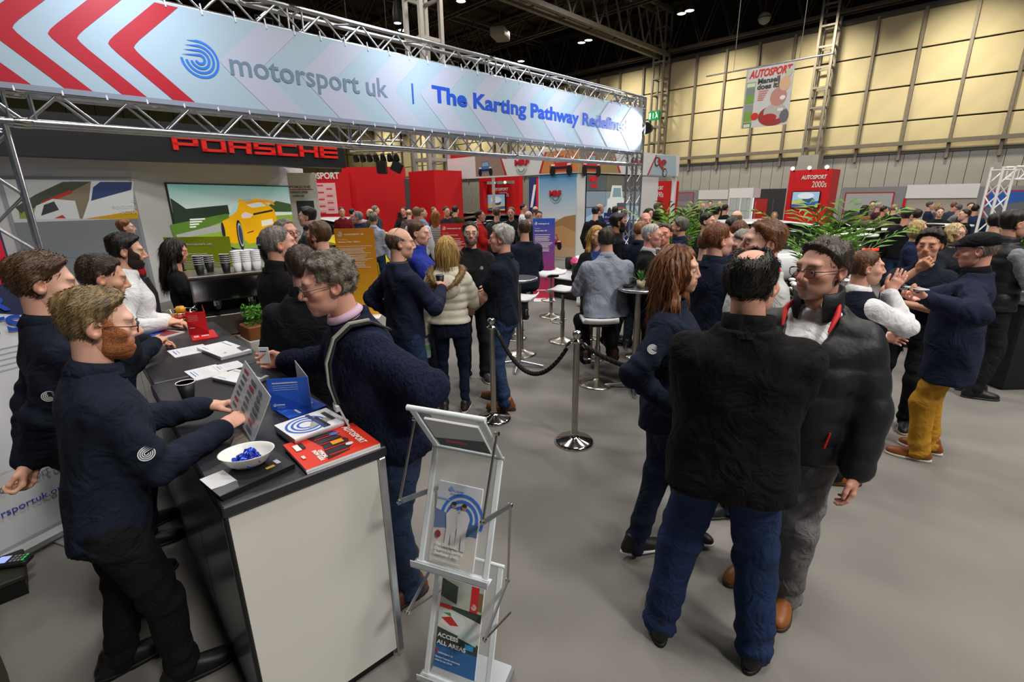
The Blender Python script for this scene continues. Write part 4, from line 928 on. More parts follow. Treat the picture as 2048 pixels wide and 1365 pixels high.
for sT, px, py, ww in ((':C', 262, 405, 10), ('ROODTU', 226, 418, 47), ('ECNA', 243, 428, 33)):
    p0 = f(px, py); textw('lettering', sT, t, mwS, p0[0], p0[1], .0077*ww, .06, WHITE, .001, .03)
mwY = frame(A0+Vector((math.sin(dl), -math.cos(dl), 0))*.03, ud, (0, 0, 1)); f = PLN(mwY)   # light-box with yellow car
a, b = f(333, 366), f(587, 376); x0_, x1_ = a[0], b[0]; y1_ = (a[1]+b[1])/2; y0_ = f(490, 516)[1]
link('screen', MB().box((x0_-.03, y0_-.03, -.03), (x1_+.03, y1_+.03, 0)).mesh('screen', M('303438', .4)), t, mwY)
pr = Print(.0005); q = lambda *pts: [f(*p) for p in pts]
pr.grad(x0_, (y0_+y1_)/2, x1_, y1_, 'f2f6f0', '6fa8a4'); pr.rect(x0_, y0_, x1_, (y0_+y1_)/2+.12, '8fae3c')
pr.poly(q((340, 396), (352, 404), (372, 418), (455, 410), (460, 432), (350, 452)), '26382a').poly(q((340, 450), (450, 428), (480, 430), (350, 480)), '5a8030').poly(q((352, 470), (450, 446), (560, 446), (560, 456), (450, 462), (356, 478)), 'a8aca8').poly(q((535, 412), (552, 402), (580, 408), (588, 416), (588, 424), (530, 424)), '3a5a30').poly(q((440, 500), (600, 490), (600, 515), (440, 520)), '8090a0')
YC = 'f2b40c'
pr.poly(q((448, 487), (470, 497), (520, 505), (556, 470), (540, 500), (500, 512), (455, 496)), '1c2a3c').poly(q((442, 452), (445, 442), (458, 436), (468, 408), (480, 398), (512, 397), (534, 408), (548, 420), (553, 436), (552, 468), (545, 478), (498, 488), (490, 480), (470, 488), (450, 482)), YC).poly(q((457, 434), (462, 415), (472, 404), (478, 405), (472, 425)), 'b8d8d4').poly(q((480, 399), (500, 397), (510, 402), (494, 405)), '9ab8b8').poly(q((492, 410), (520, 404), (532, 412), (505, 416)), 'dfe8e4').poly(q((490, 404), (520, 399), (545, 402), (549, 411), (543, 409), (536, 405), (510, 405), (494, 409)), 'f0a010').poly(q((506, 427), (545, 419), (545, 423), (506, 431)), '2a2c28').poly(q((482, 430), (490, 424), (506, 430), (500, 436), (484, 437)), 'e8d8d0').poly(q((522, 442), (544, 438), (547, 448), (524, 453)), 'f0ece0').poly(q((494, 465), (508, 461), (506, 464), (494, 467)), '7a2018').poly(q((512, 476), (520, 468), (548, 464), (540, 484), (512, 490)), '20304a')
pr.ellp(*f(480, 470), .1, .36, '20262e').ellp(*f(481, 470), .075, .29, 'b8c0c4').ellp(*f(481, 470), .06, .24, '3a4450').ellp(*f(446, 462), .05, .2, '20262e')
for k in range(4): p0 = f(379, 441+k*5); pr.rect(p0[0], p0[1], p0[0]+.4-.08*k, p0[1]+.03, 'f4f6f4')
pr.build('car_picture', t, mwY, M('ffffff', .3, kind='vcol', emit=1.1))
# white pillar panel with small sign at the stand's far end
pt = thing('sign_pillar', 'white upright panel with black capital lettering and a red line', 'display panel', (0, 0, 0)); c0 = PD(594, 500, 13.6); mwQ = frame((c0.x, c0.y, 0), (math.cos(RAXW+.3), math.sin(RAXW+.3), 0), (0, 0, 1)); f = PLN(mwQ)
wq = f(637, 400)[0]; plate(pt, 'panel', mwQ, wq, f(600, 346)[1], WALLW, .08); p = f(592, 377); textw('lettering', 'PORSCHE', pt, mwQ, .02, p[1], wq*.75, .07, BLACK, .002)
pr = Print(); p = f(596, 379); pr.rect(.02, p[1]-.02, wq*.85, p[1]+.005, 'b02030').rect(wq*.2, f(600, 440)[1], wq*.82, f(600, 402)[1], '2c3438').ellp(wq*.55, f(600, 432)[1], .12, .1, '7a3a34').build('print', pt, mwQ)
textw('lettering', 'EXPERIENCE CENTRE', pt, mwQ, .04, f(596, 387)[1], wq*.6, .06, BLACK, .002); textw('lettering', 'SILVERSTONE', pt, mwQ, .06, f(596, 394)[1], wq*.42, .05, BLACK, .002)
# --- red blocks and boards behind
def block(name, label, cat, o, yaw, w, d, h, mat, part='body'):
    t = thing(name, label, cat, (o[0], o[1], 0), yaw); MB().box((0, 0, 0), (w, d, h)).build(part, mat, t); return t
REDB = M('d0151c', .5, var=.04, vscale=1)
p = PD(690, 400, 19.5); w_ = (PD(810, 400, 19.5)-p).length; t = block('partition_wall', 'plain broad red partition wall with two black loudspeakers', 'partition', p, RAXW+.05, w_, .5, 3.2, REDB, 'panel')
for px in (737, 800):
    k = (px-690)/120*w_; MB().bbox((k, -.12, 1.35), (.22, .2, .36), .02).build('loudspeaker', BLACK, t)
MB().box((w_, .02, 0), (w_+.4, .5, 2.75)).build('end_panel', M('4a4a4e', .6), t)
p = PD(630, 400, 19.2); t = block('partition_wall', 'red backdrop wall with white capitals and sponsor board', 'partition', p, RAXW+.05, 1.35, .3, 3.0, REDB, 'panel'); mw = Matrix.Translation((0, -.01, 0)) @ Matrix.Rotation(math.pi/2, 4, 'X')
f = PLN(t.matrix_basis @ mw) if False else PLN(Matrix.Translation((p.x, p.y, 0)) @ Matrix.Rotation(RAXW+.05, 4, 'Z') @ mw)
p1 = f(622, 358); textw('lettering', 'OSPORT', t, mw, p1[0], p1[1], f(679, 358)[0]-p1[0], .22, WHITE, .003, off=.01)
pr = Print(); a, b = f(638, 428), f(670, 366); pr.rect(a[0], a[1], b[0], b[1], 'f0b8bc')
for r_ in range(9):
    for c_ in range(2): pr.rect(a[0]+.06+.32*c_, b[1]-.12-.125*r_, a[0]+.28+.32*c_, b[1]-.06-.125*r_, 'd84850' if (r_+c_) % 2 == 0 else 'e8c8b0')
pr.build('sponsor_print', t, mw)
cn = PD(871, 400, 18.5); t = thing('tower_block', 'tall plain red block standing alone beside the red partition', 'display block', (cn.x, cn.y, 0)); MB().box((0, 0, 0), (1.3, 1.6, 3.0)).build('body', REDB, t)
p = PD(902, 340, 26); t = thing('sign_board', 'red high sign board with white 70s figures', 'sign', (p.x, p.y, 0), RAXW); MB().box((0, 0, 3.05), (2.2, .2, 4.2)).build('panel', REDB, t); MB().box((0, .05, 0), (.15, .2, 3.05)).build('post', M('a09c96', .6), t); MB().box((2.05, .05, 0), (2.2, .2, 3.05)).build('post', M('a09c96', .6), t)
textw('lettering', '70', t, Matrix.Translation((0, -.01, 0)) @ Matrix.Rotation(math.pi/2, 4, 'X'), 1.05, 3.5, .28, .24, WHITE, .003); MB().bbox((.35, -.03, 3.55), (.5, .05, .6), .03).build('photo_print', M('3a1a1c', .5), t)
# --- tyre maker's stand
CX, CY = 12.91, 9.69; t = thing('exhibition_stand', 'white tyre stand with picture fascia, desert poster and video wall', 'stand', (CX, CY, 0))
TW = M('dedede', .5)
MB().box((0, 0, 0), (5.1, .25, 2.72)).build('wall_panel', TW, t); MB().box((0, .25, 0), (.25, 1.66, 2.72)).build('wall_panel', TW, t)
MB().box((-.06, -.06, 2.72), (6.6, .12, 3.5)).build('fascia', TW, t); MB().box((-.06, .12, 2.72), (.12, 6.4, 3.5)).build('fascia', TW, t); MB().box((.05, 6.2, 0), (.15, 6.35, 2.72)).build('post', TW, t); MB().box((6.4, -.03, 0), (6.55, .1, 2.72)).build('post', TW, t)
mwL = frame((-.066, 6.4, 0), (0, -1, 0), (0, 0, 1)); fl = PLN(Matrix.Translation((CX, CY, 0)) @ mwL); mwR = frame((-.06, -.066, 0), (1, 0, 0), (0, 0, 1)); fr = PLN(Matrix.Translation((CX, CY, 0)) @ mwR)
def rally(pr, cx, cy, s, c, c2='202428'):
    pr.poly([(cx-.5*s, cy), (cx-.52*s, cy+.2*s), (cx-.3*s, cy+.28*s), (cx-.22*s, cy+.5*s), (cx+.22*s, cy+.5*s), (cx+.32*s, cy+.28*s), (cx+.5*s, cy+.2*s), (cx+.5*s, cy)], c).poly([(cx-.24*s, cy+.29*s), (cx-.18*s, cy+.46*s), (cx+.18*s, cy+.46*s), (cx+.25*s, cy+.29*s)], '8fb0c0').rect(cx-.34*s, cy+.06*s, cx+.34*s, cy+.15*s, c2).ellp(cx-.38*s, cy, .13*s, .17*s, '16161a').ellp(cx+.38*s, cy, .13*s, .17*s, '16161a').rect(cx-.45*s, cy+.18*s, cx-.28*s, cy+.24*s, 'f0f0e8').rect(cx+.28*s, cy+.18*s, cx+.45*s, cy+.24*s, 'f0f0e8')
def wreath(pr, cx, cy, r):
    pr.arc(cx, cy, r*.9, r, 190, 350, '9aa09c', 16).arc(cx, cy, r*.78, r*.82, 0, 180, 'a8c0b4', 16)
    for k in range(-4, 5): a_ = math.radians(270+k*16); pr.ellp(cx+r*.62*math.cos(a_), cy+r*.62*math.sin(a_), r*.13, r*.07, '3a9a6a', 8)
pr = Print(.0008); g = lambda *pts: [fl(*p) for p in pts]
pr.poly(g((950, 312), (1000, 308), (1014, 350), (952, 353)), '9a8074').poly(g((998, 309), (1000, 308), (1014, 350), (1010, 351)), 'c02030').poly(g((1090, 304), (1157, 298), (1157, 343), (1078, 347)), 'd08850').poly(g((1090, 304), (1093, 304), (1082, 347), (1078, 347)), 'c02030')
rally(pr, *fl(971, 345), .75, '4a7ab8'); rally(pr, *fl(1122, 342), .9, 'c83028'); wreath(pr, *fl(1043, 334), .26); pr.build('fascia_print', t, mwL)
a, b = fl(1030, 331), fl(1059, 331); textw('lettering', 'MRF', t, mwL, a[0], a[1], b[0]-a[0], .17, M('c81c30', .5), .004, .02, off=.014)
pr = Print(.0008); g = lambda *pts: [fr(*p) for p in pts]
pr.poly(g((1158, 298), (1225, 302), (1240, 346), (1158, 344)), '8a8470').poly(g((1158, 318), (1232, 322), (1240, 346), (1158, 344)), 'a89060').poly(g((1225, 302), (1228, 302), (1242, 346), (1238, 346)), 'c02030').poly(g((1312, 310), (1352, 312), (1352, 352), (1295, 350)), 'a8c0cc').poly(g((1312, 310), (1314, 310), (1297, 350), (1294, 350)), 'c02030')
rally(pr, *fr(1183, 342), 1.0, 'c83830'); wreath(pr, *fr(1270, 332), .26)
c_ = fr(1322, 330); pr.ellp(c_[0]-.35, c_[1]+.1, .17, .17, '2a2a2c').ellp(c_[0]+.3, c_[1]-.28, .17, .17, '2a2a2c').ellp(c_[0]-.35, c_[1]+.1, .12, .12, 'a8c0cc').ellp(c_[0]+.3, c_[1]-.28, .12, .12, 'a8c0cc').poly([(c_[0]-.35, c_[1]+.1), (c_[0]-.2, c_[1]+.28), (c_[0]+.1, c_[1]), (c_[0]+.3, c_[1]-.28), (c_[0], c_[1]-.12)], 'b03034').ellp(c_[0]+.18, c_[1]+.1, .2, .1, '9a3a3c'); pr.build('fascia_print', t, mwR)
a, b = fr(1262, 330), fr(1282, 330); textw('lettering', 'MRF', t, mwR, a[0], a[1], b[0]-a[0], .17, M('c81c30', .5), .004, .02, off=.014)
mwP = frame((-.008, 1.62, 0), (0, -1, 0), (0, 0, 1)); fp = PLN(Matrix.Translation((CX, CY, 0)) @ mwP); link('poster', MB().box((0, .05, -.004), (1.56, 2.7, .0)).mesh('poster', M('b8d4e8', .5)), t, mwP)
pr = Print(.0008); pr.grad(0, 1.3, 1.56, 2.7, 'e4ecf0', '4a9ad0').rect(0, .05, 1.56, 1.3, 'd8c8b0'); g = lambda *pts: [fp(*p) for p in pts]
pr.poly([(0, 1.25), (.3, 1.3), (.7, 1.2), (1.1, 1.38), (1.56, 1.45), (1.56, .2), (0, .2)], 'b08458').poly([(.6, 1.0), (1.0, 1.1), (1.56, .9), (1.56, .2), (.6, .2)], 'c89c68').rect(0, .05, 1.56, .4, 'c8a888'); rally(pr, .62, .42, .75, 'c83838'); wreath(pr, .72, 2.05, .25); pr.build('poster_print', t, mwP); textw('lettering', 'MRF', t, mwP, .47, 2.03, .5, .17, M('c81c30', .5), .004, .03, off=.014)
mwV = frame((.42, -.012, 1.15), (1, 0, 0), (0, 0, 1)); link('video_frame', MB().box((-.03, -.03, -.02), (3.33, 1.56, .0)).mesh('video_frame', BLACK), t, mwV)
VC = [['7f9ab8', '8aa4c0', '7c94b4'], ['8898a8', '90a0a4', '7a8c96'], ['5a6468', '6a6c60', '55605a']]
for r_ in range(3):
    for c2 in range(3): link('video_tile', MB().box((1.1*c2+.01, .51*r_+.01, 0), (1.1*c2+1.09, .51*r_+.5, .012)).mesh('video_tile', M(VC[r_][c2], .25, emit=.5)), t, mwV)
pr = Print(.0006, .014); pr.poly([(0, .2), (1.2, .55), (3.3, .5), (3.3, 0), (0, 0)], '9db4cc').poly([(1.2, .3), (1.2, .75), (1.35, .8), (1.45, 1.2), (2.05, 1.2), (2.15, .8), (2.35, .72), (2.35, .3)], 'd4dcd8').poly([(1.5, .82), (1.55, 1.12), (2.0, 1.12), (2.05, .82)], '7a9aa4').rect(1.8, .36, 2.3, .62, '4a5458').ellp(1.35, .28, .14, .2, '2a2e34').ellp(2.2, .26, .14, .2, '2a2e34').rect(1.85, .42, 2.25, .46, 'c04a58')
pr.build('video_picture', t, mwV, VSCREEN); textw('lettering', 'MRF', t, mwV, .1, 1.32, .5, .16, M('d01c30', .4, emit=.6), .001, .03, off=.012); textw('lettering', 'TYRES', t, mwV, .15, 1.12, .4, .12, M('d01c30', .4, emit=.6), .001, .03, off=.01)
# --- decade kiosks
def kiosk(label, X, yl, yr, depth, h, s2, tvy, lamps=True, open_=False):
    w = yl-yr; t = thing('kiosk', label, 'kiosk', (X, yl, 0)); mw = frame((-.012, 0, 0), (0, -1, 0), (0, 0, 1))
    MB().box((0, -w, 0), (depth, 0, h)).build('body', REDB, t)
    textw('lettering', '\u2042AUTOSPORT'[1:], t, mw, w*.3, h-.36, w*.6, .15, WHITE, .003, shear=.15, off=.006); textw('lettering', s2, t, mw, w*.58, h-.68, w*.34, .24, WHITE, .003)
    link('television', MB().bbox((w*.48, tvy, .03), (w*.68, w*.44, .06), .01).mesh('television', BLACK), t, mw)
    pr = Print(.0006, .064); x0, x1, y0, y1 = w*.16, w*.8, tvy-w*.2, tvy+w*.2; pr.rect(x0, y0, x1, y1, '9cc0dc').rect(x0, y0, x1, y0+(y1-y0)*.4, 'c8b470').poly([(x0, y0), (x1, y0+.1), (x1, y0+.25), (x0, y0+.12)], '3a5a98').ellp((x0+x1)/2+.1, (y0+y1)/2, w*.14, w*.07, '3a5478').ellp((x0+x1)/2, (y0+y1)/2+.15, w*.2, w*.08, 'd8e0e8').build('picture', t, mw, VSCREEN)
    if lamps:
        for k in (.1, .5, .9): o = MB().ell((-.25, -w*k, h+.06), (.07, .07, .07), 10, 6).build('lamp', M('fff8f0', .3, emit=9), t); MB().tube((0, -w*k, h-.05), (-.25, -w*k, h+.1), .02, n=6).build('lamp_arm', BLACK, t)
    return t
ky = lambda px, X: PXp(px, 360, X).y
kiosk('red kiosk tower with white 2000s figures and a racing television', 23.0, ky(1578, 23), ky(1662, 23), 1.3, 2.9, '2000s', 1.75)
kiosk('red kiosk with white 1980s figures seen below the tyre fascia', 20.0, ky(968, 20), ky(1022, 20), .8, 2.75, '1980s', 1.75)
t = thing('portal', 'red portal arch around the 1980s kiosk', 'portal', (19.6, 0, 0)); ya, yb = ky(958, 19.6), ky(1038, 19.6)
MB().box((0, ya-.35, 0), (.3, ya, 2.9)).build('post', REDB, t); MB().box((0, yb, 0), (.3, yb+.35, 2.9)).build('post', REDB, t); MB().box((0, yb, 2.9), (.3, ya, 3.1)).build('lintel', REDB, t)
kiosk('red kiosk with white 1990s figures behind the truss tower', 20.5, ky(1288, 20.5), ky(1333, 20.5), 1.2, 2.6, '1990s', 1.3, False)
cn = PD(1040, 420, 19); 
t = thing('flag_banner', 'blue and red upright flag panel beside the desert poster', 'flag', (0, 0, 0)); p = PD(1058, 400, 21); mw = frame((p.x, p.y, 0), (math.cos(RAXW), math.sin(RAXW), 0), (0, 0, 1)); plate(t, 'panel', mw, .85, 2.8, M('1c2c6c', .5), .05); plate(t, 'post', mw @ Matrix.Translation((.3, 0, .03)), .28, 2.75, REDB, .02); pr = Print(); pr.poly([(.05, 1.6), (.2, 2.5), (.3, 2.5), (.15, 1.6)], 'e8e4e8').build('print', t, mw)
# --- shell-scheme panels along the wall
SX = 28.0; SGM = M('8f9094', .6, var=.03)
def shell(label, px0, px1, ytop, mat, deco=None, pic=None, zb=0):
    y0, y1 = PXp(px0, 380, SX).y, PXp(px1, 380, SX).y; h = PXp((px0+px1)/2, ytop, SX).z; t = thing('picture_wall', label, 'picture wall', (SX, y0, 0)); w = y0-y1; mw = frame((-.012, 0, 0), (0, -1, 0), (0, 0, 1)); MB().box((0, -w, zb), (.1, 0, h)).build('panel', mat, t)
    if pic:
        pr = Print(.002, .004); x0, yy0, x1, yy1 = pic[:4]; pr.rect(x0*w-.05, yy0-.05, x1*w+.05, yy1+.05, 'b82030').rect(x0*w, yy0, x1*w, yy1, pic[4])
        for pts, c in pic[5]: pr.poly([(x0*w+a*(x1-x0)*w, yy0+b*(yy1-yy0)) for a, b in pts], c)
        pr.build('picture', t, mw)
    return t, mw, w
shell('grey display panel with red-framed crowd photo behind the left palm', 1330, 1398, 381, SGM, pic=(.12, .5, .85, 2.1, '8a7a84', [([(0, 0), (1, 0), (1, .4), (0, .5)], '5a4c54'), ([(0, .6), (1, .55), (1, .7), (0, .75)], '9a8c90')]))
t, mw, w = shell('beige back wall with white lintel left of the glass booth', 1399, 1458, 381, M('b9b3a6', .7)); link('lintel', MB().box((0, 1.75, 0), (w, 2.25, .06)).mesh('lintel', WHITE), t, mw)
t, mw, w = shell('dark display panel with a red door picture', 1506, 1572, 378, M('3c3a3e', .6)); pr = Print(.002); pr.rect(.1*w, .0, .5*w, 1.75, 'b8302c').rect(.12*w, .2, .16*w, 1.6, 'd85a50').poly([(.55*w, .4), (.95*w, .5), (.95*w, .7), (.55*w, .7)], '8a3430').rect(.66*w, .7, .7*w, 1.7, '5a5658').build('picture', t, mw); link('edge_strip', MB().box((0, 0, 0), (.12, 2.0, .05)).mesh('edge_strip', M('f0f4f8', .4, emit=1.2)), t, mw)
shell('grey display panel with red-framed misty black and white photo', 1685, 1813, 374, SGM, pic=(.08, .3, .82, 1.95, 'b4b6b8', [([(0, 0), (1, 0), (1, .62), (.8, .7), (.72, .5), (.2, .5), (0, .55)], '56585a'), ([(.45, .5), (.48, .68), (.66, .68), (.7, .5)], '3c4248')]))
t, mw, w = shell('beige back wall with white lintel right of the misty photo', 1814, 1958, 372, M('b4aca0', .7)); link('lintel', MB().box((0, 1.72, 0), (w, 2.28, .06)).mesh('lintel', WHITE), t, mw); link('edge_strip', MB().box((-.05, 0, 0), (.05, 1.75, .03)).mesh('edge_strip', REDB), t, mw)
shell('grey display panel with red-framed blue race start photo at right', 1959, 2070, 372, SGM, pic=(.2, .4, 1.2, 1.95, '6a7078', [([(0, 1), (1, 1), (1, .85), (0, .6)], '3060b8'), ([(0, .25), (1, .6), (1, .5), (0, .15)], 'c8a030'), ([(.1, .4), (.5, .55), (.5, .3), (.1, .2)], '3c3438')]))
t = thing('glass_booth', 'white glazed showcase booth between beige wall and red door picture', 'showcase', (PXp(1459, 380, 22).x, PXp(1459, 380, 22).y, 0)); w = PXp(1459, 380, 22).y-PXp(1507, 380, 22).y
MB().box((0, -w, 1.85), (.9, 0, 2.25)).build('header', WHITE, t)
for a in (0, -w*.5, -w+.05): MB().box((0, a-.05, 0), (.06, a, 1.85)).build('post', WHITE, t)
MB().box((.02, -w, .1), (.03, -.05, 1.85)).build('pane', M('cfe0e4', .05, alpha=.25), t)
for k in range(3): MB().box((.1, -w+.05, .5+.4*k), (.6, -.06, .53+.4*k)).build('shelf', M('7a5a54', .5), t)
p = PD(1800, 480, 16.5); t = thing('display_plinth', 'pale grey raised display floor beyond the man with the cap', 'platform', (p.x, p.y, 0), .0); MB().bbox((0, -1.5, .01), (5.5, 7, .02), .004).build('deck', M('b8b2aa', .7), t)
# right-edge truss of another stand
t = thing('truss_arch', 'white lattice truss arch at the right edge of the hall', 'truss', (PD(1975, 460, 9.5).x, PD(1975, 460, 9.5).y, 0), -.78); box_truss(t, (0, 0, 0), 2.42, 'z', .22, .022, .012, .4, ALU=WHITE); q = thing('box_truss', 'horizontal white truss beam leaving the right edge of the picture', 'truss', t.location, -.78); box_truss(q, (.14, 0, 2.3), 3.0, 'x', .22, .022, .012, .4, ALU=WHITE)
MB().bbox((0, 0, .012), (.5, .5, .024), .004).build('base_plate', STEEL, t)
# stage lights row seen under the banner truss
t = thing('lighting_bar', 'black lighting bar with a row of lamps beneath the banner truss', 'lighting bar', (PD(700, 303, 17).x, PD(700, 303, 17).y, PD(700, 303, 17).z), RAXW)
for z in (0, .3): MB().tube((0, 0, z), (1.75, 0, z), .03, n=8).build('tube', ALU, t)
for k in range(7): MB().lathe([(.05, .12), (.09, 0), (.1, -.12), (.08, -.13)], 12, (.2+.22*k, -.1, -.2), Matrix.Rotation(.6, 3, 'X')).build('par_lamp', BLACK, t)
MB().bbox((1.0, 0, -.5), (.3, .3, .42), .03).build('loudspeaker', BLACK, t); MB().bbox((1.5, 0, -.5), (.34, .24, .34), .03, Matrix.Rotation(.5, 3, 'Y')).build('loudspeaker', BLACK, t)
for k in (.3, 1.5): MB().tube((k, 0, .3), (k, 0, 8), .012, n=5).build('cable', DARK, t)
# ------------------------------------------------------------------ welcome counter
CT = 1.06; ca_ = -math.radians(2.9); c0 = G(443, 1018, CT); CWD, CLN = .585, 3.0
cmw = Matrix.Translation((c0.x, c0.y, 0)) @ Matrix.Rotation(ca_, 4, 'Z')
def counter_unit(label, y0, y1, dx):
    t = thing('counter_unit', label, 'counter', cmw @ Vector((dx, y0, 0)), ca_, 'black-topped counter units'); L = y1-y0
    MB().bbox((CWD/2, L/2, CT-.022), (CWD, L, .044), .005).build('worktop', M('26262c', .38, bump=.06, bscale=30, spec=.4), t)
    CR_ = M('d3d1cb', .32, var=.025, vscale=2.5)
    MB().box((.012, .012, .05), (CWD-.04, .03, CT-.05)).build('front_panel', CR_, t); MB().box((CWD-.03, .04, .05), (CWD-.014, L-.01, CT-.05)).build('customer_panel', CR_, t)
    MB().bbox((CWD-.022, .022, CT/2-.01), (.034, .036, CT-.07), .006).build('corner_post', ALU, t); MB().bbox((.008, .022, CT/2-.01), (.012, .034, CT-.07), .004).build('edge_trim', BLACK, t)
    MB().box((.0, .03, .06), (.012, L*.5-.01, CT-.05)).build('side_panel', M('8a929c', .2, .75, var=.1, vscale=3), t); MB().box((.0, L*.5+.01, .06), (.012, L-.01, CT-.05)).build('side_panel', M('8a929c', .2, .75, var=.1, vscale=3), t)
    MB().box((.03, .03, .0), (CWD-.05, L-.02, .06)).build('kick_base', BLACK, t); MB().box((.02, L-.02, .06), (CWD-.03, L-.005, CT-.05)).build('end_panel', BLACK, t)
counter_unit('near counter unit with cream end panel, black top and mirrored side', 0, 1.5, 0)
counter_unit('far counter unit of the black-topped counter carrying the red leaflet', 1.52, 2.9, .015)
def quad(name, label, cat, px, z, th, mat, pr=None, lbl=None, group=None, face=None, n=1, edge=None):
    """flat thing whose top corners lie at pixels px (tl, tr, br, bl order going round) at height z+th"""
    P = [G(a, b, z+th) for a, b in px]; o = P[0]; u = (P[1]-P[0]); v = (P[3]-P[0]); mw = frame(o-Vector((0, 0, th)), u, v); w, h = u.length, abs((v-u.normalized()*v.dot(u.normalized())).length)
    up = mw.to_3x3().col[2].z > 0
    t = thing(name, label, cat, (0, 0, 0), 0, group); t.matrix_basis = mw
    s_ = 1 if up else -1
    MB().box((0, 0, min(0, s_*th*.98)), (w, h, max(0, s_*th*.98))).build('pages', edge or mat, t)
    c = MB().box((0, 0, 0), (w, h, .0012)).mesh('cover', mat); mc = Matrix.Translation((0, 0, s_*th)); co = link('cover', c, t, mc)
    if pr:
        p = Print(.0003, .0015); pr(p, w, h); 
        if not up: p.v = [(a, b, -cc) for a, b, cc in p.v]; p.f = [x[::-1] for x in p.f]
        p.build('cover_print', t, mc)
    return t, mw, w, h, mc
PAPER = M('e9e9ec', .5); GLOSS = lambda c: M(c, .28, spec=.5)
# show guide (two, stacked) : corners in order bottom-left spine round
def guide(p, w, h):
    p.rect(0, 0, w, h, 'd8341f'); p.poly([(w*.3, h*.05), (w*.62, h*.12), (w*.74, h*.5), (w*.6, h*.92), (w*.3, h*.95), (w*.38, h*.5)], '3a1614')
    for k in range(4): p.rect(w*.36, h*(.16+.2*k), w*.72, h*(.19+.2*k), 'c82018'); p.poly([(w*.38, h*(.2+.2*k)), (w*.66, h*(.22+.2*k)), (w*.7, h*(.27+.2*k)), (w*.66, h*(.32+.2*k)), (w*.4, h*(.33+.2*k))], '2a2c34')
    p.rect(w*.5, h*.44, w*.66, h*.56, 'e8a01c').ellp(w*.64, h*.8, .018, .014, '4a68c0').ellp(w*.68, h*.3, .015, .012, 'd8e0e8').rect(w*.07, h*.6, w*.14, h*.82, 'f0ece8').rect(w*.15, h*.62, w*.2, h*.84, '22181a').rect(w*.06, h*.3, w*.1, h*.4, 'f0d8d0')
for k in range(2):
    t, mw, w, h, mc = quad('magazine', ('red show guide magazine with racing cars, top of its pair' if k else 'red show guide magazine lying under an equal one'), 'magazine', [(612, 941), (760, 887), (690, 848), (560, 893)] if k else [(614, 945), (761, 892), (692, 853), (562, 897)], CT+.001+.011*k, .010, GLOSS('d8341f'), guide if k else None, group='red show guides', edge=PAPER)
M9 = lambda x, y, a: Matrix.Translation((x, y, 0)) @ Matrix.Rotation(a, 4, 'Z')
textw('title', 'AUTOSPORT', t, mc @ M9(w*.8, h*.92, -math.pi/2), 0, 0, h*.75, .026, WHITE, .0003, .004, off=.001); textw('title', 'OFFICIAL', t, mc @ M9(w*.28, h*.42, -math.pi/2), 0, 0, h*.3, .014, WHITE, .0003, .004, off=.001); textw('title', 'SHOW GUIDE', t, mc @ M9(w*.22, h*.46, -math.pi/2), 0, 0, h*.38, .014, WHITE, .0003, .004, off=.001)
def academy(p, w, h):
    p.rect(0, 0, w, h, 'e6e8ee')
    for k in range(3): p.arc(w*.4, h*.5, .028+.022*k, .038+.022*k, 0, 360, '2f62c4', 24)
    p.poly([(w*.35, h*.25), (w*.8, h*.3), (w*.82, h*.5), (w*.5, h*.52)], 'a8a49c').rect(w*.55, h*.05, w*.62, h*.95, '2a3a78').rect(w*.62, h*.05, w*.68, h*.7, '15161c').rect(w*.8, h*.3, w*.88, h*.8, '3a3436')
for k in range(7):
    t, mw, w, h, mc = quad('magazine', 'white and blue ringed magazine, topmost of the pile behind the show guide' if k == 6 else 'white magazine in the pile under the blue ringed one', 'magazine', [(590+.5*(k % 2), 892-1.9*k), (697, 853-2*k), (665, 825-1.7*k), (556+.6*(k % 2), 860-1.8*k)], CT+.001+.0062*k, .0058, GLOSS('e6e8ee'), academy if k == 6 else None, group='pile of white magazines')
# blue leaflets: one lying, one standing open
def bluel(p, w, h): p.rect(0, 0, w, h, '2c5cc8').poly([(0, h*.5), (w*.6, h), (w, h), (w, h*.4)], '3a70d8').rect(w*.3, h*.08, w*.36, h*.4, 'e8ecf4').ellp(w*.8, h*.5, .012, .008, 'e8e8d0')
quad('leaflet', 'blue leaflet lying flat under the standing blue one', 'leaflet', [(578, 838), (654, 812), (624, 795), (541, 818)], CT+.001, .006, GLOSS('2c5cc8'), bluel)
t = thing('leaflet', 'blue folded leaflet standing open on the counter', 'leaflet', (0, 0, 0)); A_, B_ = G(543, 822, CT+.009), G(624, 816, CT+.009); hh_ = .155; C_ = G(598, 778, CT+.009)
for nm, a, b, dtl in (('front_leaf', A_, B_, 1), ('back_leaf', B_, C_, 0)):
    mw = frame(a, b-a, (0, 0, 1)); w = (b-a).length; link(nm, MB().box((0, 0, -.001), (w, hh_, .001)).mesh(nm, GLOSS('2f62d0') if dtl else PAPER), t, mw)
    if dtl:
        pr = Print(.0003, .0015); pr.poly([(0, hh_*.62), (w, 0), (0, 0)], '2350b8').rect(w*.12, hh_*.84, w*.7, hh_*.87, 'eef2fa').lines(w*.12, hh_*.76, w*.62, 3, .01, '8aa8e8', .004).rect(w*.16, hh_*.16, w*.36, hh_*.19, 'dfe8fa').lines(w*.16, hh_*.12, w*.2, 2, .008, '7a9ae0', .003); swirl(pr, w*.11, hh_*.17, .008, 'eef2fa'); pr.build('print', t, mw)
        textw('lettering', 'Make the most of your membership', t, mw, w*.12, hh_*.84, w*.62, .008, WHITE, .0002, .003)
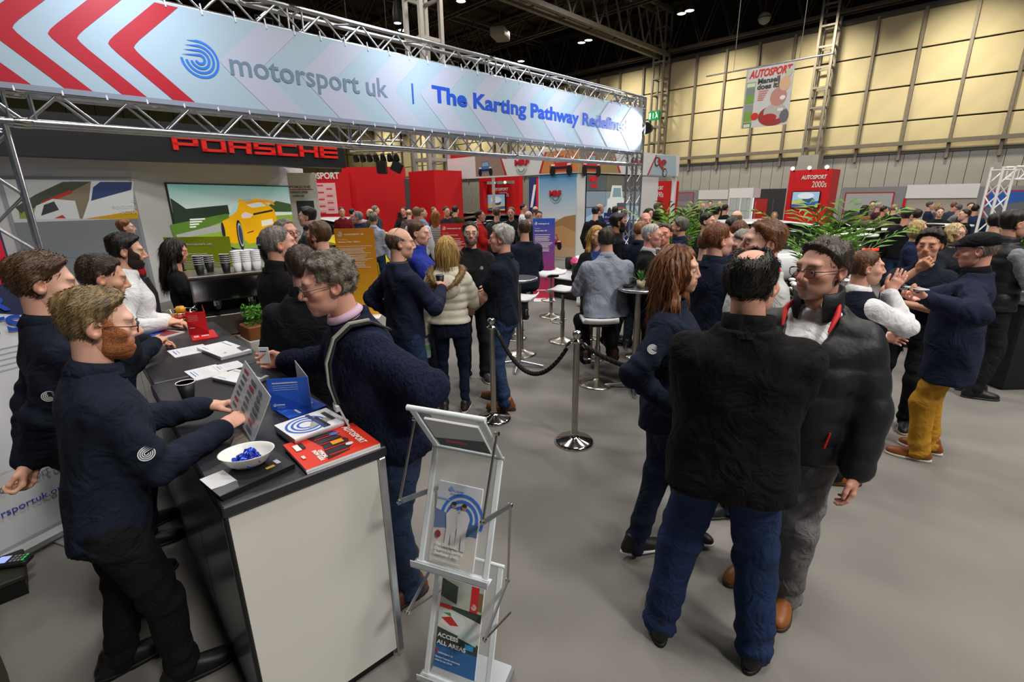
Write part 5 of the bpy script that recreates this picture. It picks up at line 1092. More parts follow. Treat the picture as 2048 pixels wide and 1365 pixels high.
# bowl of sweets on black brochures
for k in range(4):
    def blk(p, w, h): p.rect(0, 0, w, h, '17181c').poly([(0, h*.4), (w*.3, h*.3), (w*.3, h), (0, h)], 'c8cace').poly([(0, 0), (w*.25, h*.05), (w*.3, h*.35), (0, h*.35)], '55565c').rect(w*.68, h*.25, w*.8, h*.34, 'b8902c').rect(w*.84, h*.3, w*.9, h*.5, 'b8b8c0')
    quad('brochure', 'black brochure under the sweet bowl, topmost of its pile' if k == 3 else 'black brochure in the pile beneath the sweet bowl', 'brochure', [(446-2*k, 1001-2*k), (590, 935-2*k), (560, 905-1.8*k), (414, 960-1.9*k)], CT+.001+.0045*k, .0042, GLOSS('17181c'), blk if k == 3 else None, group='black brochures')
t = thing('bowl', 'white oval china bowl holding blue wrapped sweets', 'bowl', G(498, 931, CT+.02)); bowlz = CT+.02
m = MB(); pf = [(.0, .002), (.04, .002), (.058, .02), (.073, .05), (.079, .058), (.075, .056), (.067, .045), (.05, .018), (.0, .01)]; m.lathe(pf, 32); m.v = [(x*1.18, y*.92, z) for x, y, z in m.v]; o = m.build('dish', M('ecece8', .18, spec=.5), t); t.rotation_euler = (0, 0, RAXW+.3)
for k in range(9):
    a_ = k*2.4; r_ = .01+.013*(k % 3); q = thing('sweet', ['shiny blue wrapped sweet lying at the top of the heap in the white bowl', 'shiny blue wrapped sweet in the white bowl'][k > 0], 'sweet', Vector(t.location)+Vector((r_*math.cos(a_), r_*math.sin(a_), .026+.012*(k < 4))), rnd.uniform(0, 6), 'sweets in the bowl')
    MB().ell((0, 0, 0), (.017, .011, .009), 10, 6).build('wrapped_body', M('2438a8', .18, .5, var=.5, vscale=60), q)
    for s_ in (-1, 1): MB().lathe([(.003, 0), (.013, .016)], 8, (s_*.016, 0, 0), Matrix.Rotation(s_*math.pi/2, 3, 'Y')).build('wrapper_twist', M('2a44c0', .2, .5), q)
# coffee cup
p = G(378, 801, CT); t = thing('coffee_cup', 'black ripple paper cup with latte on the near counter', 'cup', (p.x, p.y, CT+.001))
MB().lathe([(.026, .0), (.027, .012), (.0275, .013), (.040, .092), (.0385, .092), (.037, .082)], 28).build('wall', M('16161a', .5), t); MB().lathe([(.0268, .0), (.0278, .014)], 28).build('base_band', M('c8c4bc', .5), t); MB().sweep([(.0405*math.cos(i*math.pi/12), .0405*math.sin(i*math.pi/12), .0935) for i in range(24)], .0022, 6, True).build('rim', PAPER, t); MB().lathe([(.0, .0915), (.0392, .0915)], 24).build('latte', M('c89a66', .4, var=.25, vscale=45), t)
# leaflets on the counter
def wl(p, w, h): p.rect(0, 0, w, h, 'eceef2').poly([(w*.72, h*.05), (w, h*.1), (w, h*.4), (w*.8, h*.35)], '4a4c54').rect(w*.12, h*.65, w*.14, h*.9, '3a58b0').rect(w*.8, h*.55, w*.83, h*.95, '4a68b8').ellp(w*.3, h*.2, .008, .006, '4a4c54')
for j, (q4, nm) in enumerate(((((490, 775), (538, 757), (524, 727), (462, 747)), 'near'), (((442, 720), (503, 705), (484, 680), (426, 693)), 'far'))):
    for k in range(5): quad('leaflet', '%s pile of white leaflets with small bike photo, %s' % ({'near': 'front', 'far': 'rear'}[nm], 'top sheet' if k == 4 else 'lower sheets'), 'leaflet', [(a, b-1.2*k) for a, b in q4], CT+.001+.0042*k, .0038, PAPER, wl if k == 4 else None, group='%s pile of leaflets' % nm)
def sl(p, w, h): p.rect(0, 0, w, h, 'e6e8ee').rect(w*.1, h*.3, w*.13, h*.8, '3a58b0').rect(w*.2, h*.35, w*.22, h*.8, '5a78c0').lines(w*.3, h*.8, w*.3, 5, h*.12, 'b8bcc8', .002)
quad('leaflet', 'white leaflet fanned out left of the front pile', 'leaflet', [(392, 762), (458, 746), (446, 728), (380, 741)], CT+.001, .0015, PAPER, sl); quad('leaflet', 'white leaflet with photo edge fanned out beside the front pile', 'leaflet', [(440, 745), (492, 733), (476, 720), (430, 732)], CT+.003, .0015, PAPER, sl)
quad('leaflet', 'white leaflet fanned out left of the rear pile', 'leaflet', [(350, 716), (424, 701), (410, 688), (337, 702)], CT+.001, .0015, PAPER, sl); quad('leaflet', 'white leaflet under the ginger-bearded man\'s hands', 'leaflet', [(362, 814), (470, 812), (455, 792), (358, 810)], CT+.001, .0015, PAPER, sl)
def bike(p, w, h): p.rect(0, 0, w, h, '23261e').poly([(0, 0), (w*.4, 0), (w*.5, h*.9), (0, h)], 'd8dadc').poly([(w*.35, h*.3), (w*.75, h*.45), (w*.8, h*.8), (w*.5, h*.7)], 'e4e0e0').rect(w*.7, h*.2, w*.76, h*.95, 'c86a48').ellp(w*.5, h*.5, .016, .01, 'b82c28').poly([(w*.8, 0), (w, 0), (w, h*.6)], '5a6a38')
quad('leaflet', 'photo card of a motorbike race lying beside the clear price sheet', 'leaflet', [(478, 812), (527, 803), (512, 777), (462, 792)], CT+.001, .001, GLOSS('23261e'), bike)
quad('brochure', 'dark brochure with blue corner lying behind the sweet bowl', 'brochure', [(457, 905), (500, 898), (500, 868), (458, 870)], CT+.001, .003, GLOSS('5a5450'), lambda p, w, h: p.rect(0, 0, w, h, '6a625a').rect(0, 0, w, h*.3, '2f5cc0'))
# red leaflet standing
t = thing('leaflet', 'red folded leaflet standing open on a red one, far counter', 'leaflet', (0, 0, 0))
A_, B_ = G(379, 671, CT+.008), G(418, 668, CT+.008); C_ = G(412, 652, CT+.008)
for nm, a, b in (('front_leaf', A_, B_), ('back_leaf', B_, C_)):
    mw = frame(a, b-a, (0, 0, 1)); w = (b-a).length; link(nm, MB().box((0, 0, -.001), (w, .17, .001)).mesh(nm, GLOSS('c81c24')), t, mw); pr = Print(.0003, .0015); pr.poly([(0, .1), (w, .02), (w, 0), (0, 0)], 'a8141c').lines(w*.1, .14, w*.5, 4, .012, 'e08088', .004).rect(w*.1, .05, w*.35, .055, 'f0c0c4').build('print', t, mw)
quad('leaflet', 'red leaflet lying flat under the standing red one', 'leaflet', [(386, 682), (437, 674), (430, 664), (375, 667)], CT+.001, .006, GLOSS('c81c24'), lambda p, w, h: p.rect(0, 0, w, h, 'd02028').rect(w*.1, h*.3, w*.3, h*.5, 'f0d0d0').rect(w*.4, h*.3, w*.7, h*.45, 'f0d0d0'))
quad('tablet', 'white-edged tablet with colour picture lying on the far counter', 'tablet', [(300, 683), (370, 664), (352, 652), (296, 668)], CT+.001, .009, M('dcdcdc', .3), lambda p, w, h: p.rect(w*.05, h*.08, w*.95, h*.92, '8a3438').rect(w*.1, h*.1, w*.5, h*.9, '5a6a78').rect(w*.4, h*.5, w*.7, h*.9, '3c68c8'))
t = thing('pen', 'bright blue ballpoint pen lying on the counter edge', 'pen', G(306, 687, CT+.007)); d_ = G(330, 680, CT+.007)-G(306, 687, CT+.007); MB().tube((0, 0, 0), d_, .006, n=8).build('barrel', M('2050d0', .3), t); MB().tube(d_, d_*1.15, .005, .001, n=8).build('tip', DARK, t)
# clear price sheet held upright by the bearded man
t = thing('price_sheet', 'clear acrylic price sheet held upright by the ginger-bearded man', 'sheet', (0, 0, 0)); N0 = G(506, 887, CT+.012); F0 = G(420, 740, CT+.15); N1 = PD(512, 836, N0.dot(_fwh)+.05); mw = frame(N0, F0-N0, N1-N0); w = min(.34, (F0-N0).length)
link('acrylic', MB().box((0, 0, -.002), (w, .21, .002)).mesh('acrylic', M('c8ccd2', .12, alpha=.75)), t, mw)
for s_ in (1, -1):
    pr = Print(.0002, .0026)
    for c_ in range(3):
        for r_ in range(7): x = w*(.1+.3*c_); pr.rect(x, .02+.026*r_, x+w*.2*rnd.uniform(.6, 1), .033+.026*r_, '6a6e78' if rnd.random() < .8 else 'b04048')
    _o = pr.build('price_print', t, mw @ (Matrix.Identity(4) if s_ > 0 else Matrix.Translation((w, 0, 0)) @ Matrix.Rotation(math.pi, 4, 'Y'))); _o['kind'] = 'stuff'
# ------------------------------------------------------------------ coffee bar at the counter's far end
q0 = G(352, 668, .92); mk = thing('bar_counter', 'white low bar under the steel coffee machine', 'counter', (1.0, 4.75, 0), ca_); MB().bbox((.34, .4, .41), (.9, .75, .82), .01).build('body', M('b8b6b2', .5), mk); MB().bbox((.34, .4, .835), (.96, .82, .03), .006).build('worktop', M('8a5a30', .5, var=.2, vscale=20), mk)
t = thing('coffee_machine', 'boxy chrome espresso machine with cups on top', 'coffee machine', (1.0, 4.78, .852), ca_-.1); W_, D_ = .62, .5
MB().bbox((W_/2, D_/2, .1), (W_, D_, .2), .012).build('base', STEEL, t); MB().bbox((W_/2, D_/2, .42), (W_, D_, .2), .012).build('upper_body', M('c4c4c6', .12, 1.0), t); MB().bbox((W_/2, D_/2+.1, .27), (W_-.04, D_-.22, .12), .005).build('brew_back', DARK, t); MB().box((0, 0, .2), (W_, .2, .212)).build('drip_tray', BLACK, t); MB().bbox((W_/2, D_/2, .535), (W_+.02, D_+.02, .02), .004).build('cup_tray', STEEL, t)
for k in (.18, .45): MB().lathe([(.035, .0), (.035, .05)], 14, (k, .07, .27)).build('group_head', CHROME, t); MB().tube((k, .05, .28), (k-.02, -.14, .29), .016, .02, n=10).build('filter_handle', BLACK, t)
MB().bbox((W_+.08, .2, .5), (.2, .22, .02), .004, Matrix.Rotation(-.6, 3, 'Y')).build('drip_plate', M('a09a88', .35, .8), t)
MB().sweep([(.02, .04, .3), (-.04, -.02, .28), (-.05, -.04, .12)], .006, 6).build('steam_wand', CHROME, t)
def cup(loc, blk, lab): 
    c = thing('paper_cup', lab, 'cup', loc, 0, 'paper cups on the coffee machine'); MB().lathe([(.028, 0), (.04, .085), (.038, .085), (.03, .02)], 16).build('wall', BLACK if blk else PAPER, c); MB().sweep([(.0405*math.cos(i*math.pi/8), .0405*math.sin(i*math.pi/8), .086) for i in range(16)], .0022, 5, True).build('rim', PAPER, c)
base = Matrix.Translation(t.location) @ Matrix.Rotation(ca_-.1, 4, 'Z')
for i, (x, y, n, b) in enumerate(((.1, .16, 5, 1), (.19, .3, 4, 1), (.3, .14, 5, 1), (.39, .14, 6, 0), (.47, .14, 6, 0), (.55, .14, 6, 0), (.43, .24, 6, 0), (.52, .25, 6, 0))):
    for k in range(n): cup(base @ Vector((x, y, .546+.018*k)), b, ('black' if b else 'white')+' paper cup in '+['the left front black stack', 'the rear black stack', 'the right black stack', 'the first white stack', 'the second white stack', 'the third white stack', 'the rear left white stack', 'the rear right white stack'][i])
p = base @ Vector((.78, .42, -.0)); t = thing('coffee_grinder', 'black coffee grinder with tapered bean hopper beside the machine', 'grinder', p); MB().bbox((0, 0, .2), (.2, .26, .4), .03).build('body', DARK, t); MB().lathe([(.05, .4), (.07, .46), (.15, .66), (.15, .74), (.14, .74), (.0, .72)], 20).build('hopper', M('0e0e10', .2), t)
p = G(372, 665, CT); t = thing('fruit_basket', 'round wire basket with apples behind the red leaflet', 'basket', (p.x+.05, p.y+.35, CT+.001)); 
for r_, z in ((.07, .004), (.1, .05), (.125, .1)): MB().sweep([(r_*math.cos(i*math.pi/12), r_*math.sin(i*math.pi/12), z) for i in range(24)], .003, 6, True).build('wire_ring', CHROME, t)
for k in range(10): a_ = k*math.pi/5; MB().sweep([(.07*math.cos(a_), .07*math.sin(a_), .004), (.1*math.cos(a_), .1*math.sin(a_), .05), (.125*math.cos(a_), .125*math.sin(a_), .1)], .002, 5).build('wire', CHROME, t)
for k, (x, y, z) in enumerate(((.04, .0, .05), (-.03, .035, .05), (-.02, -.04, .05), (.03, .05, .06), (.01, -.0, .11), (.045, -.05, .06))):
    q = thing('apple', 'red and yellow apple '+['at the right of the wire basket', 'at the back of the wire basket', 'at the front of the wire basket', 'at the rear right of the wire basket', 'on top of the heap in the wire basket', 'at the front right of the wire basket'][k], 'apple', Vector(t.location)+Vector((x, y, z)), k, 'apples in the wire basket'); MB().lathe([(.004, -.03), (.022, -.032), (.036, -.01), (.037, .01), (.026, .03), (.006, .026)], 16).build('flesh', M('d8a030' if k in (1, 4) else 'b83a28', .3, var=.45, vscale=18), q); MB().tube((0, 0, .024), (.004, 0, .042), .0015, n=5).build('stalk', M('4a3018', .7), q)
p = G(505, 690, .8); t = thing('herb_planter', 'wooden box planter with bright green herbs beside the coffee bar', 'planter', (1.44, 4.52, .85)); MB().bbox((0, 0, .06), (.34, .24, .12), .01).build('box', M('8a5428', .55, var=.25, vscale=14), t)
V = []; Q = []; rg = np.random.default_rng(5)
for k in range(420):
    c = np.array((rg.uniform(-.15, .15), rg.uniform(-.1, .1), .12+rg.uniform(0, .17))); a = rg.normal(0, 1, 3); a /= np.linalg.norm(a); b = np.cross(a, rg.normal(0, 1, 3)); b /= np.linalg.norm(b); n = len(V); V += [c-a*.02, c-b*.009, c+a*.02, c+b*.009]; Q.append((n, n+1, n+2, n+3))
o = link('herb_leaves', npmesh('herb_leaves', np.array(V), np.array(Q, np.int32), M('5aa030', .5, kind='foliage'), False), t); o['kind'] = 'stuff'
MB().box((1.26, 4.36, 0), (1.64, 4.7, .85), Matrix.Identity(3)).build('x', WHITE); bpy.data.objects['x'].name = 'planter_stand'; setp(bpy.data.objects['planter_stand'], 'white plinth under the wooden herb planter', 'plinth')
# ------------------------------------------------------------------ zigzag brochure rack
ry = RAXW-math.radians(22); bx = Vector((math.cos(ry), math.sin(ry), 0)); fr_ = Vector((bx.y, -bx.x, 0)); fr_ = fr_ if fr_.dot(_fwh) < 0 else -fr_
rc = PD(935, 901, 1.66); RB = Vector((rc.x, rc.y, 0)); t = thing('brochure_rack', 'folding zigzag brochure rack of white frames and clear trays', 'rack', RB)
HW = .137; WFR = M('dfe6ea', .35); ACR = M('d8e0e4', .06, alpha=.16)
def rp(x, f_, z): return bx*x+fr_*f_+Vector((0, 0, z))
prof = [(.15, 1.295), (.0, 1.07), (.165, .655), (.02, .60), (.19, .115), (.04, .12)]
for k in (0, 1, 3):
    (f0, z0), (f1, z1) = prof[k], prof[k+1]
    for s_ in (-1, 1):
        m = MB(); a, b = rp(s_*HW, f0, z0), rp(s_*HW, f1, z1); R_ = frame((0, 0, 0), b-a, bx).to_3x3(); m.bbox((a+b)/2, ((b-a).length, .024, .01), .003, R_); m.build('frame_rail', WFR, t)
    for f_, z in ((f0, z0), (f1, z1)): MB().tube(rp(-HW-.015, f_, z), rp(HW+.015, f_, z), .011 if k == 0 and f_ > .1 else .007, n=10).build('cross_rail', WFR, t)
    a, b, c, d = rp(-HW, f0, z0), rp(HW, f0, z0), rp(HW, f1, z1), rp(-HW, f1, z1); nrm = (b-a).cross(d-a).normalized()*.003
    MB().add([a-nrm, b-nrm, c-nrm, d-nrm, a+nrm, b+nrm, c+nrm, d+nrm], [(0, 1, 2, 3), (7, 6, 5, 4), (0, 4, 5, 1), (1, 5, 6, 2), (2, 6, 7, 3), (3, 7, 4, 0)]).build('clear_tray', ACR, t)
    if k: MB().bbox(rp(0, f1+.012, z1), (2*HW+.05, .05, .008), .002, frame((0, 0, 0), bx, fr_).to_3x3()).build('tray_lip', M('b8bcc0', .3, .6), t); MB().bbox(rp(0, f1+.034, z1+.012), (2*HW+.05, .004, .03), .001, frame((0, 0, 0), bx, fr_).to_3x3()).build('tray_lip', M('c8d0d4', .2), t)
for s_ in (-1, 1):
    e_ = s_*(HW+.028); jn = [(.09, 1.22), (.225, .955), (-.02, .86), (.02, .54), (.24, .47), (.0, .36)]
    for a, b, fl in ((0, 1, 0), (1, 2, 1), (2, 3, 0), (3, 4, 1), (4, 5, 0)):
        p0, p1 = rp(e_, *jn[a]), rp(e_, *jn[b])
        if fl: MB().bbox((p0+p1)/2, ((p1-p0).length+.02, .022, .005), .002, frame((0, 0, 0), p1-p0, bx.cross(p1-p0)).to_3x3()).build('scissor_arm', M('8f9498', .35, .7), t)
        else: MB().tube(p0, p1, .0045, n=8).build('link_rod', STEEL, t)
    for j_ in jn[:5]: MB().tube(rp(e_-.008, *j_), rp(e_+.008, *j_), .008, n=10).build('pivot', CHROME, t)
MB().bbox(rp(0, .12, .025), (.34, .3, .05), .01, frame((0, 0, 0), bx, fr_).to_3x3()).build('base', M('9aa0a4', .4, .5), t)
def rackbook(label, k, u0, u1, v0, v1, draw, off=.012, nm='brochure'):
    (f0, z0), (f1, z1) = prof[k], prof[k+1]; o = RB+rp(-HW, f1, z1); u = bx; v = rp(0, f0, z0)-rp(0, f1, z1); mw = frame(o, u, v); n = mw.to_3x3().col[2]
    if n.dot(_fwh) > 0: n = -n; 
    W2 = 2*HW; L = v.length; mw = frame(o+n*off, u, v); flip = mw.to_3x3().col[2].dot(_fwh) > 0
    q = thing(nm, label, 'brochure'); q.matrix_basis = mw; s_ = -1 if flip else 1
    MB().box((u0*W2, v0*L, min(0, -s_*.009)), (u1*W2, v1*L, max(0, -s_*.009))).build('pages', PAPER, q); return q, mw, W2*(u1-u0), L*(v1-v0), Matrix.Translation((u0*W2, v0*L, 0)), flip
q, mw, w, h, mc, fl_ = rackbook('white and blue academy brochure in the middle rack tray', 1, .15, .82, .04, .72, None)
pr = Print(.0003, .001); pr.rect(0, 0, w, h, 'd3d9e4'); pr.rect(0, 0, w, h*.42, 'cfcac4')
for k in range(4): pr.arc(w*.62, h*.6, .012+.022*k, .024+.022*k, -20 if k > 2 else 0, 200 if k > 2 else 360, '3f78d8', 26)
pr.rect(0, h*.78, w*.3, h*.8, '8aa8d8').poly([(0, h*.42), (w*.35, h*.46), (w*.35, h*.62), (0, h*.66)], '6a7ea8').rect(w*.78, h*.42, w, h*.56, '54709c'); swirl(pr, w*.3, h*.93, .010, '4a80d8')
for x, hh2, c in ((w*.42, .84, '2a3a64'), (w*.66, .80, '4a3228')):
    pr.poly([(x-.022, h*.22), (x-.02, h*.45), (x-.028, h*.62), (x-.01, h*.7), (x+.012, h*.7), (x+.028, h*.62), (x+.02, h*.45), (x+.022, h*.22), (x+.004, h*.22), (x, h*.42), (x-.004, h*.22)], 'd6d6d8').ellp(x, h*.745, .010, .013, 'b08468').ellp(x, h*.765, .0105, .007, c)
pr.ellp(w*.14, h*.36, .012, .014, '8a3a40').build('cover_print', q, mc)
for i, s_ in enumerate(('The Enhanced', 'Diploma in Sporting', 'Excellence (DiSE)')): textw('title', s_, q, mc, w*.14, h*(.24-.055*i), w*(.46, .64, .56)[i], .0105, WHITE, .0003, .016, off=.0004)
textw('title', 'ACADEMY', q, mc, w*.38, h*.91, w*.26, .0075, M('3a68c8', .5), .0002, .016, off=.0003); textw('title', 'www.motorsportuk.org/academy', q, mc, w*.14, h*.06, w*.6, .005, WHITE, .0002, .016)
q, mw, w, h, mc, fl_ = rackbook('race paddock brochure titled access all areas in the lower rack tray', 3, .12, .80, .1, .80, None)
pr = Print(.0003, .001); pr.rect(0, 0, w, h, '3c4a44').rect(0, 0, w, h*.26, '3a70b0').poly([(0, h*.45), (w, h*.38), (w, h*.62), (0, h*.7)], 'd8dcd8').poly([(w*.05, h*.5), (w*.5, h*.42), (w*.7, h*.5), (w*.6, h*.62), (w*.1, h*.68)], 'e8e8e8').poly([(w*.06, h*.56), (w*.3, h*.5), (w*.5, h*.52), (w*.3, h*.6)], 'c83830').poly([(w*.1, h*.62), (w*.3, h*.6), (w*.28, h*.64)], '3a9a5a').poly([(w*.5, h*.4), (w*.95, h*.36), (w*.95, h*.5), (w*.7, h*.55)], 'cfe0e0').rect(w*.7, h*.3, w*.9, h*.36, '3aa0d8').rect(0, h*.72, w, h, 'b8c0b4').poly([(0, h*.8), (w*.4, h*.75), (w*.4, h*.95), (0, h)], '44504a').rect(w*.72, h*.72, w*.9, h, 'd02c34').rect(w*.9, h*.75, w, h*.95, '8a6a40').rect(0, h*.68, w*.3, h*.72, 'c83830'); swirl(pr, w*.81, h*.78, .012, 'f0e0e0'); pr.ellp(w*.07, h*.2, .006, .006, 'd02c34').build('cover_print', q, mc)
for s_, y, hh2, ww in (('ACCESS', .37, .016, .5), ('ALL AREAS', .29, .016, .7), ('motorsport uk', .19, .008, .36), ('Get your Trackside membership', .14, .006, .6), ('today for just \u00a329.99', .105, .006, .42)): textw('title', s_, q, mc, w*.06+(w*.06 if y == .19 else 0), h*y, w*ww, hh2, WHITE, .0003, .016, off=.0005 if hh2 > .01 else 0)
q, mw, w, h, mc, fl_ = rackbook('brochures lying face up in the tilted top rack tray', 0, .12, .9, .12, .8, None, .006); pr = Print(.0003, .001); pr.rect(0, 0, w, h, 'c8ccd0').poly([(0, 0), (w, 0), (w, h*.5), (0, h*.3)], '4a5054').rect(w*.2, h*.2, w*.6, h*.3, 'b84a50').build('cover_print', q, mc)
# ------------------------------------------------------------------ rope barrier
def stanchion(label, x, y):
    t = thing('stanchion', label, 'barrier post', (x, y, 0), 0, 'rope barrier posts'); MB().lathe([(.0, 0), (.165, 0), (.165, .012), (.15, .03), (.05, .052), (.032, .07), (.03, .09)], 36).build('base', CHROME, t); MB().lathe([(.026, .08), (.026, .90)], 20).build('pole', STEEL, t)
    MB().lathe([(.027, .88), (.045, .89), (.045, .903), (.027, .91), (.027, .93), (.035, .95), (.035, .965), (.028, .98), (.0, .985)], 20).build('cap', CHROME, t)
    for k in range(4): MB().sweep([(.04*math.cos(k*math.pi/2+a), .04*math.sin(k*math.pi/2+a), .897) for a in (-.3, 0, .3)], .006, 6).build('rope_loop', CHROME, t)
    return t
stanchion('chrome rope barrier post standing behind the brochure rack', 2.85, 3.06); stanchion('chrome rope barrier post nearer the long-haired woman', 3.0, 2.23)
stanchion('chrome rope barrier post beside the orange board', 2.25, 5.35); stanchion('chrome rope barrier post behind the seated man in grey shirt', 5.35, 3.0)
def rope(label, a, b, sag):
    t = thing('barrier_rope', label, 'rope', a, 0, 'black twisted barrier ropes'); a, b = Vector(a), Vector(b); d = b-a; N = 60; pts = [d*(i/N)+Vector((0, 0, -sag*4*(i/N)*(1-i/N))) for i in range(N+1)]
    for j in range(3):
        q = []
        for i, p in enumerate(pts): an = i*1.0+j*2.094; s_ = d.normalized(); w_ = Vector((-s_.y, s_.x, 0)); q.append(p+w_*(.010*math.cos(an))+Vector((0, 0, .010*math.sin(an))))
        MB().sweep(q, .0125, 7).build('strand', M('141416', .9, bump=.4, bscale=200), t)
    for p, q in ((pts[0], pts[2]), (pts[-1], pts[-3])): MB().tube(p, q, .019, n=10).build('end_ferrule', CHROME, t); MB().sweep([p, p+(p-q)*.5+Vector((0, 0, .01))], .006, 6).build('hook', CHROME, t)
rope('black twisted rope hanging between the two front chrome posts', (2.86, 3.0, .87), (2.99, 2.29, .87), .33); rope('black twisted rope leading from the right post behind the woman', (3.04, 2.2, .87), (3.7, 1.35, .86), .2)
stanchion('chrome rope barrier post hidden mostly behind the long-haired woman', 3.74, 1.3)
# ------------------------------------------------------------------ bar stools and tables
def stool(label, x, y, rz=0, h=.76, sit=False):
    t = thing('bar_stool', label, 'bar stool', (x, y, 0), rz, 'white bar stools'); MB().lathe([(0, 0), (.2, 0), (.2, .008), (.16, .022), (.06, .05), (.034, .07)], 32).build('base', STEEL, t); MB().lathe([(.03, .06), (.03, .44), (.022, .45), (.022, h-.06)], 18).build('column', STEEL, t)
    MB().sweep([(.14*math.cos(a*math.pi/10-.2), .02+.15*math.sin(a*math.pi/10-.2), .29) for a in range(12)]+[(0, 0, .29)], .009, 8).build('footrest', CHROME, t)
    prof = [(-.2, .05), (-.17, .012), (-.1, .0), (0, .004), (.1, .014), (.16, .006), (.2, -.03)]; V = []; Q = []; n = 9
    for k, (yy, zz) in enumerate(prof):
        for i in range(n):
            u = -1+2*i/(n-1); V.append((u*.185*(1 if 0 < k < 6 else .93), yy, h+zz+.012*u*u)); 
    m = len(V)
    V += [(a, b, c-.028) for a, b, c in V]
    for k in range(6):
        for i in range(n-1): a = k*n+i; Q += [(a, a+1, a+n+1, a+n), (m+a+n, m+a+n+1, m+a+1, m+a)]
    for i in range(n-1): Q += [(i+1, i, m+i, m+i+1), (6*n+i, 6*n+i+1, m+6*n+i+1, m+6*n+i)]
    for k in range(6): Q += [(k*n, k*n+n, m+k*n+n, m+k*n), (k*n+n-1+n, k*n+n-1, m+k*n+n-1, m+k*n+2*n-1)]
    link('seat', npmesh('seat', np.array(V), np.array(Q, np.int32), M('e6e6e8', .3)), t); MB().bbox((0, 0, h-.045), (.2, .2, .04), .01).build('seat_mount', DARK, t); return t
stool('white bar stool empty beside the white-haired man, nearer one', 4.47, 4.23, .5); stool('white bar stool under the seated man in dark hoodie', 4.95, 4.85, -.6); stool('white bar stool standing before the blue board', 6.36, 5.3, 1.2); stool('white bar stool under the seated man in grey shirt', 4.24, 2.87, -.8, .74)
stool('white bar stool showing past the seated man in grey shirt', 5.3, 4.2, .3); stool('white bar stool under the seated blonde woman', 4.94, 3.46, 2.2)
def table(label, x, y, h, r, mat, star=False):
    t = thing('bistro_table', label, 'table', (x, y, 0)); MB().lathe([(0, h-.02), (r, h-.02), (r+.004, h-.012), (r+.004, h-.004), (r, h), (0, h)], 36).build('table_top', mat, t); MB().lathe([(r-.002, h-.026), (r+.008, h-.02), (r+.008, h+.002), (r-.002, h+.004)], 36).build('rim', ALU, t); MB().lathe([(.032, .05), (.032, h-.02)], 16).build('column', STEEL, t)
    for k in range(4): a_ = k*math.pi/2+.6; MB().tube((0, 0, .07), (.3*math.cos(a_), .3*math.sin(a_), .02), .024, .016, n=8).build('foot', ALU, t)
    return t
p = G(1278, 576, 1.1); table('small round steel table with checked top holding a potted plant', p.x, p.y, 1.1, .2, M('c4c8d8', .25, .3, kind='check', vscale=26)); p2 = G(1036, 556, 1.1); table('round steel bistro table behind the white-haired man', p2.x, p2.y, 1.1, .22, M('a8a8ac', .25, .6, kind='check', vscale=26)); p3 = G(1258, 532, 1.1); table('tall round table with menu holder behind the potted plant', p3.x, p3.y, 1.1, .2, M('b8bcc8', .25, .4, kind='check', vscale=26))
def spiky(t, z, n, L, c, seed, w=.008):
    rg = random.Random(seed)
    for k in range(n):
        a = rg.uniform(0, 6.28); e = rg.uniform(.35, 1.45); d = Vector((math.cos(a)*math.cos(e), math.sin(a)*math.cos(e), math.sin(e))); s_ = Vector((-math.sin(a), math.cos(a), 0))*w; l = L*rg.uniform(.7, 1.1); o = Vector((0, 0, z)); p1 = o+d*l*.5+Vector((0, 0, .01)); p2 = o+d*l; MB().add([o-s_*.6, o+s_*.6, p1+s_, p1-s_, p2], [(0, 1, 2, 3), (3, 2, 4)]).build('leaf', c, t)
t = thing('potted_plant', 'little spiky green plant in a pale pot on the checked table', 'plant', (p.x-.02, p.y-.03, 1.101)); MB().lathe([(.0, 0), (.035, 0), (.045, .08), (.04, .08), (.038, .07), (0, .07)], 16).build('pot', M('c8b89a', .5, var=.3, vscale=40), t); spiky(t, .07, 26, .13, M('5a9a48', .5, kind='foliage'), 3)
t = thing('ashtray', 'black round dish on the checked table', 'dish', (p.x-.05, p.y+.1, 1.101)); MB().lathe([(0, .005), (.04, .0), (.06, .02), (.055, .022), (.04, .01), (0, .01)], 18).build('dish', BLACK, t)
t = thing('menu_holder', 'steel cruet holder on the tall table behind the plant', 'holder', (p3.x, p3.y, 1.101)); MB().lathe([(.04, 0), (.045, .04), (.02, .06), (.02, .16), (.03, .17), (0, .175)], 16).build('body', STEEL, t); MB().lathe([(.05, .0), (.055, .01), (.0, .012)], 16).build('tray', STEEL, t)
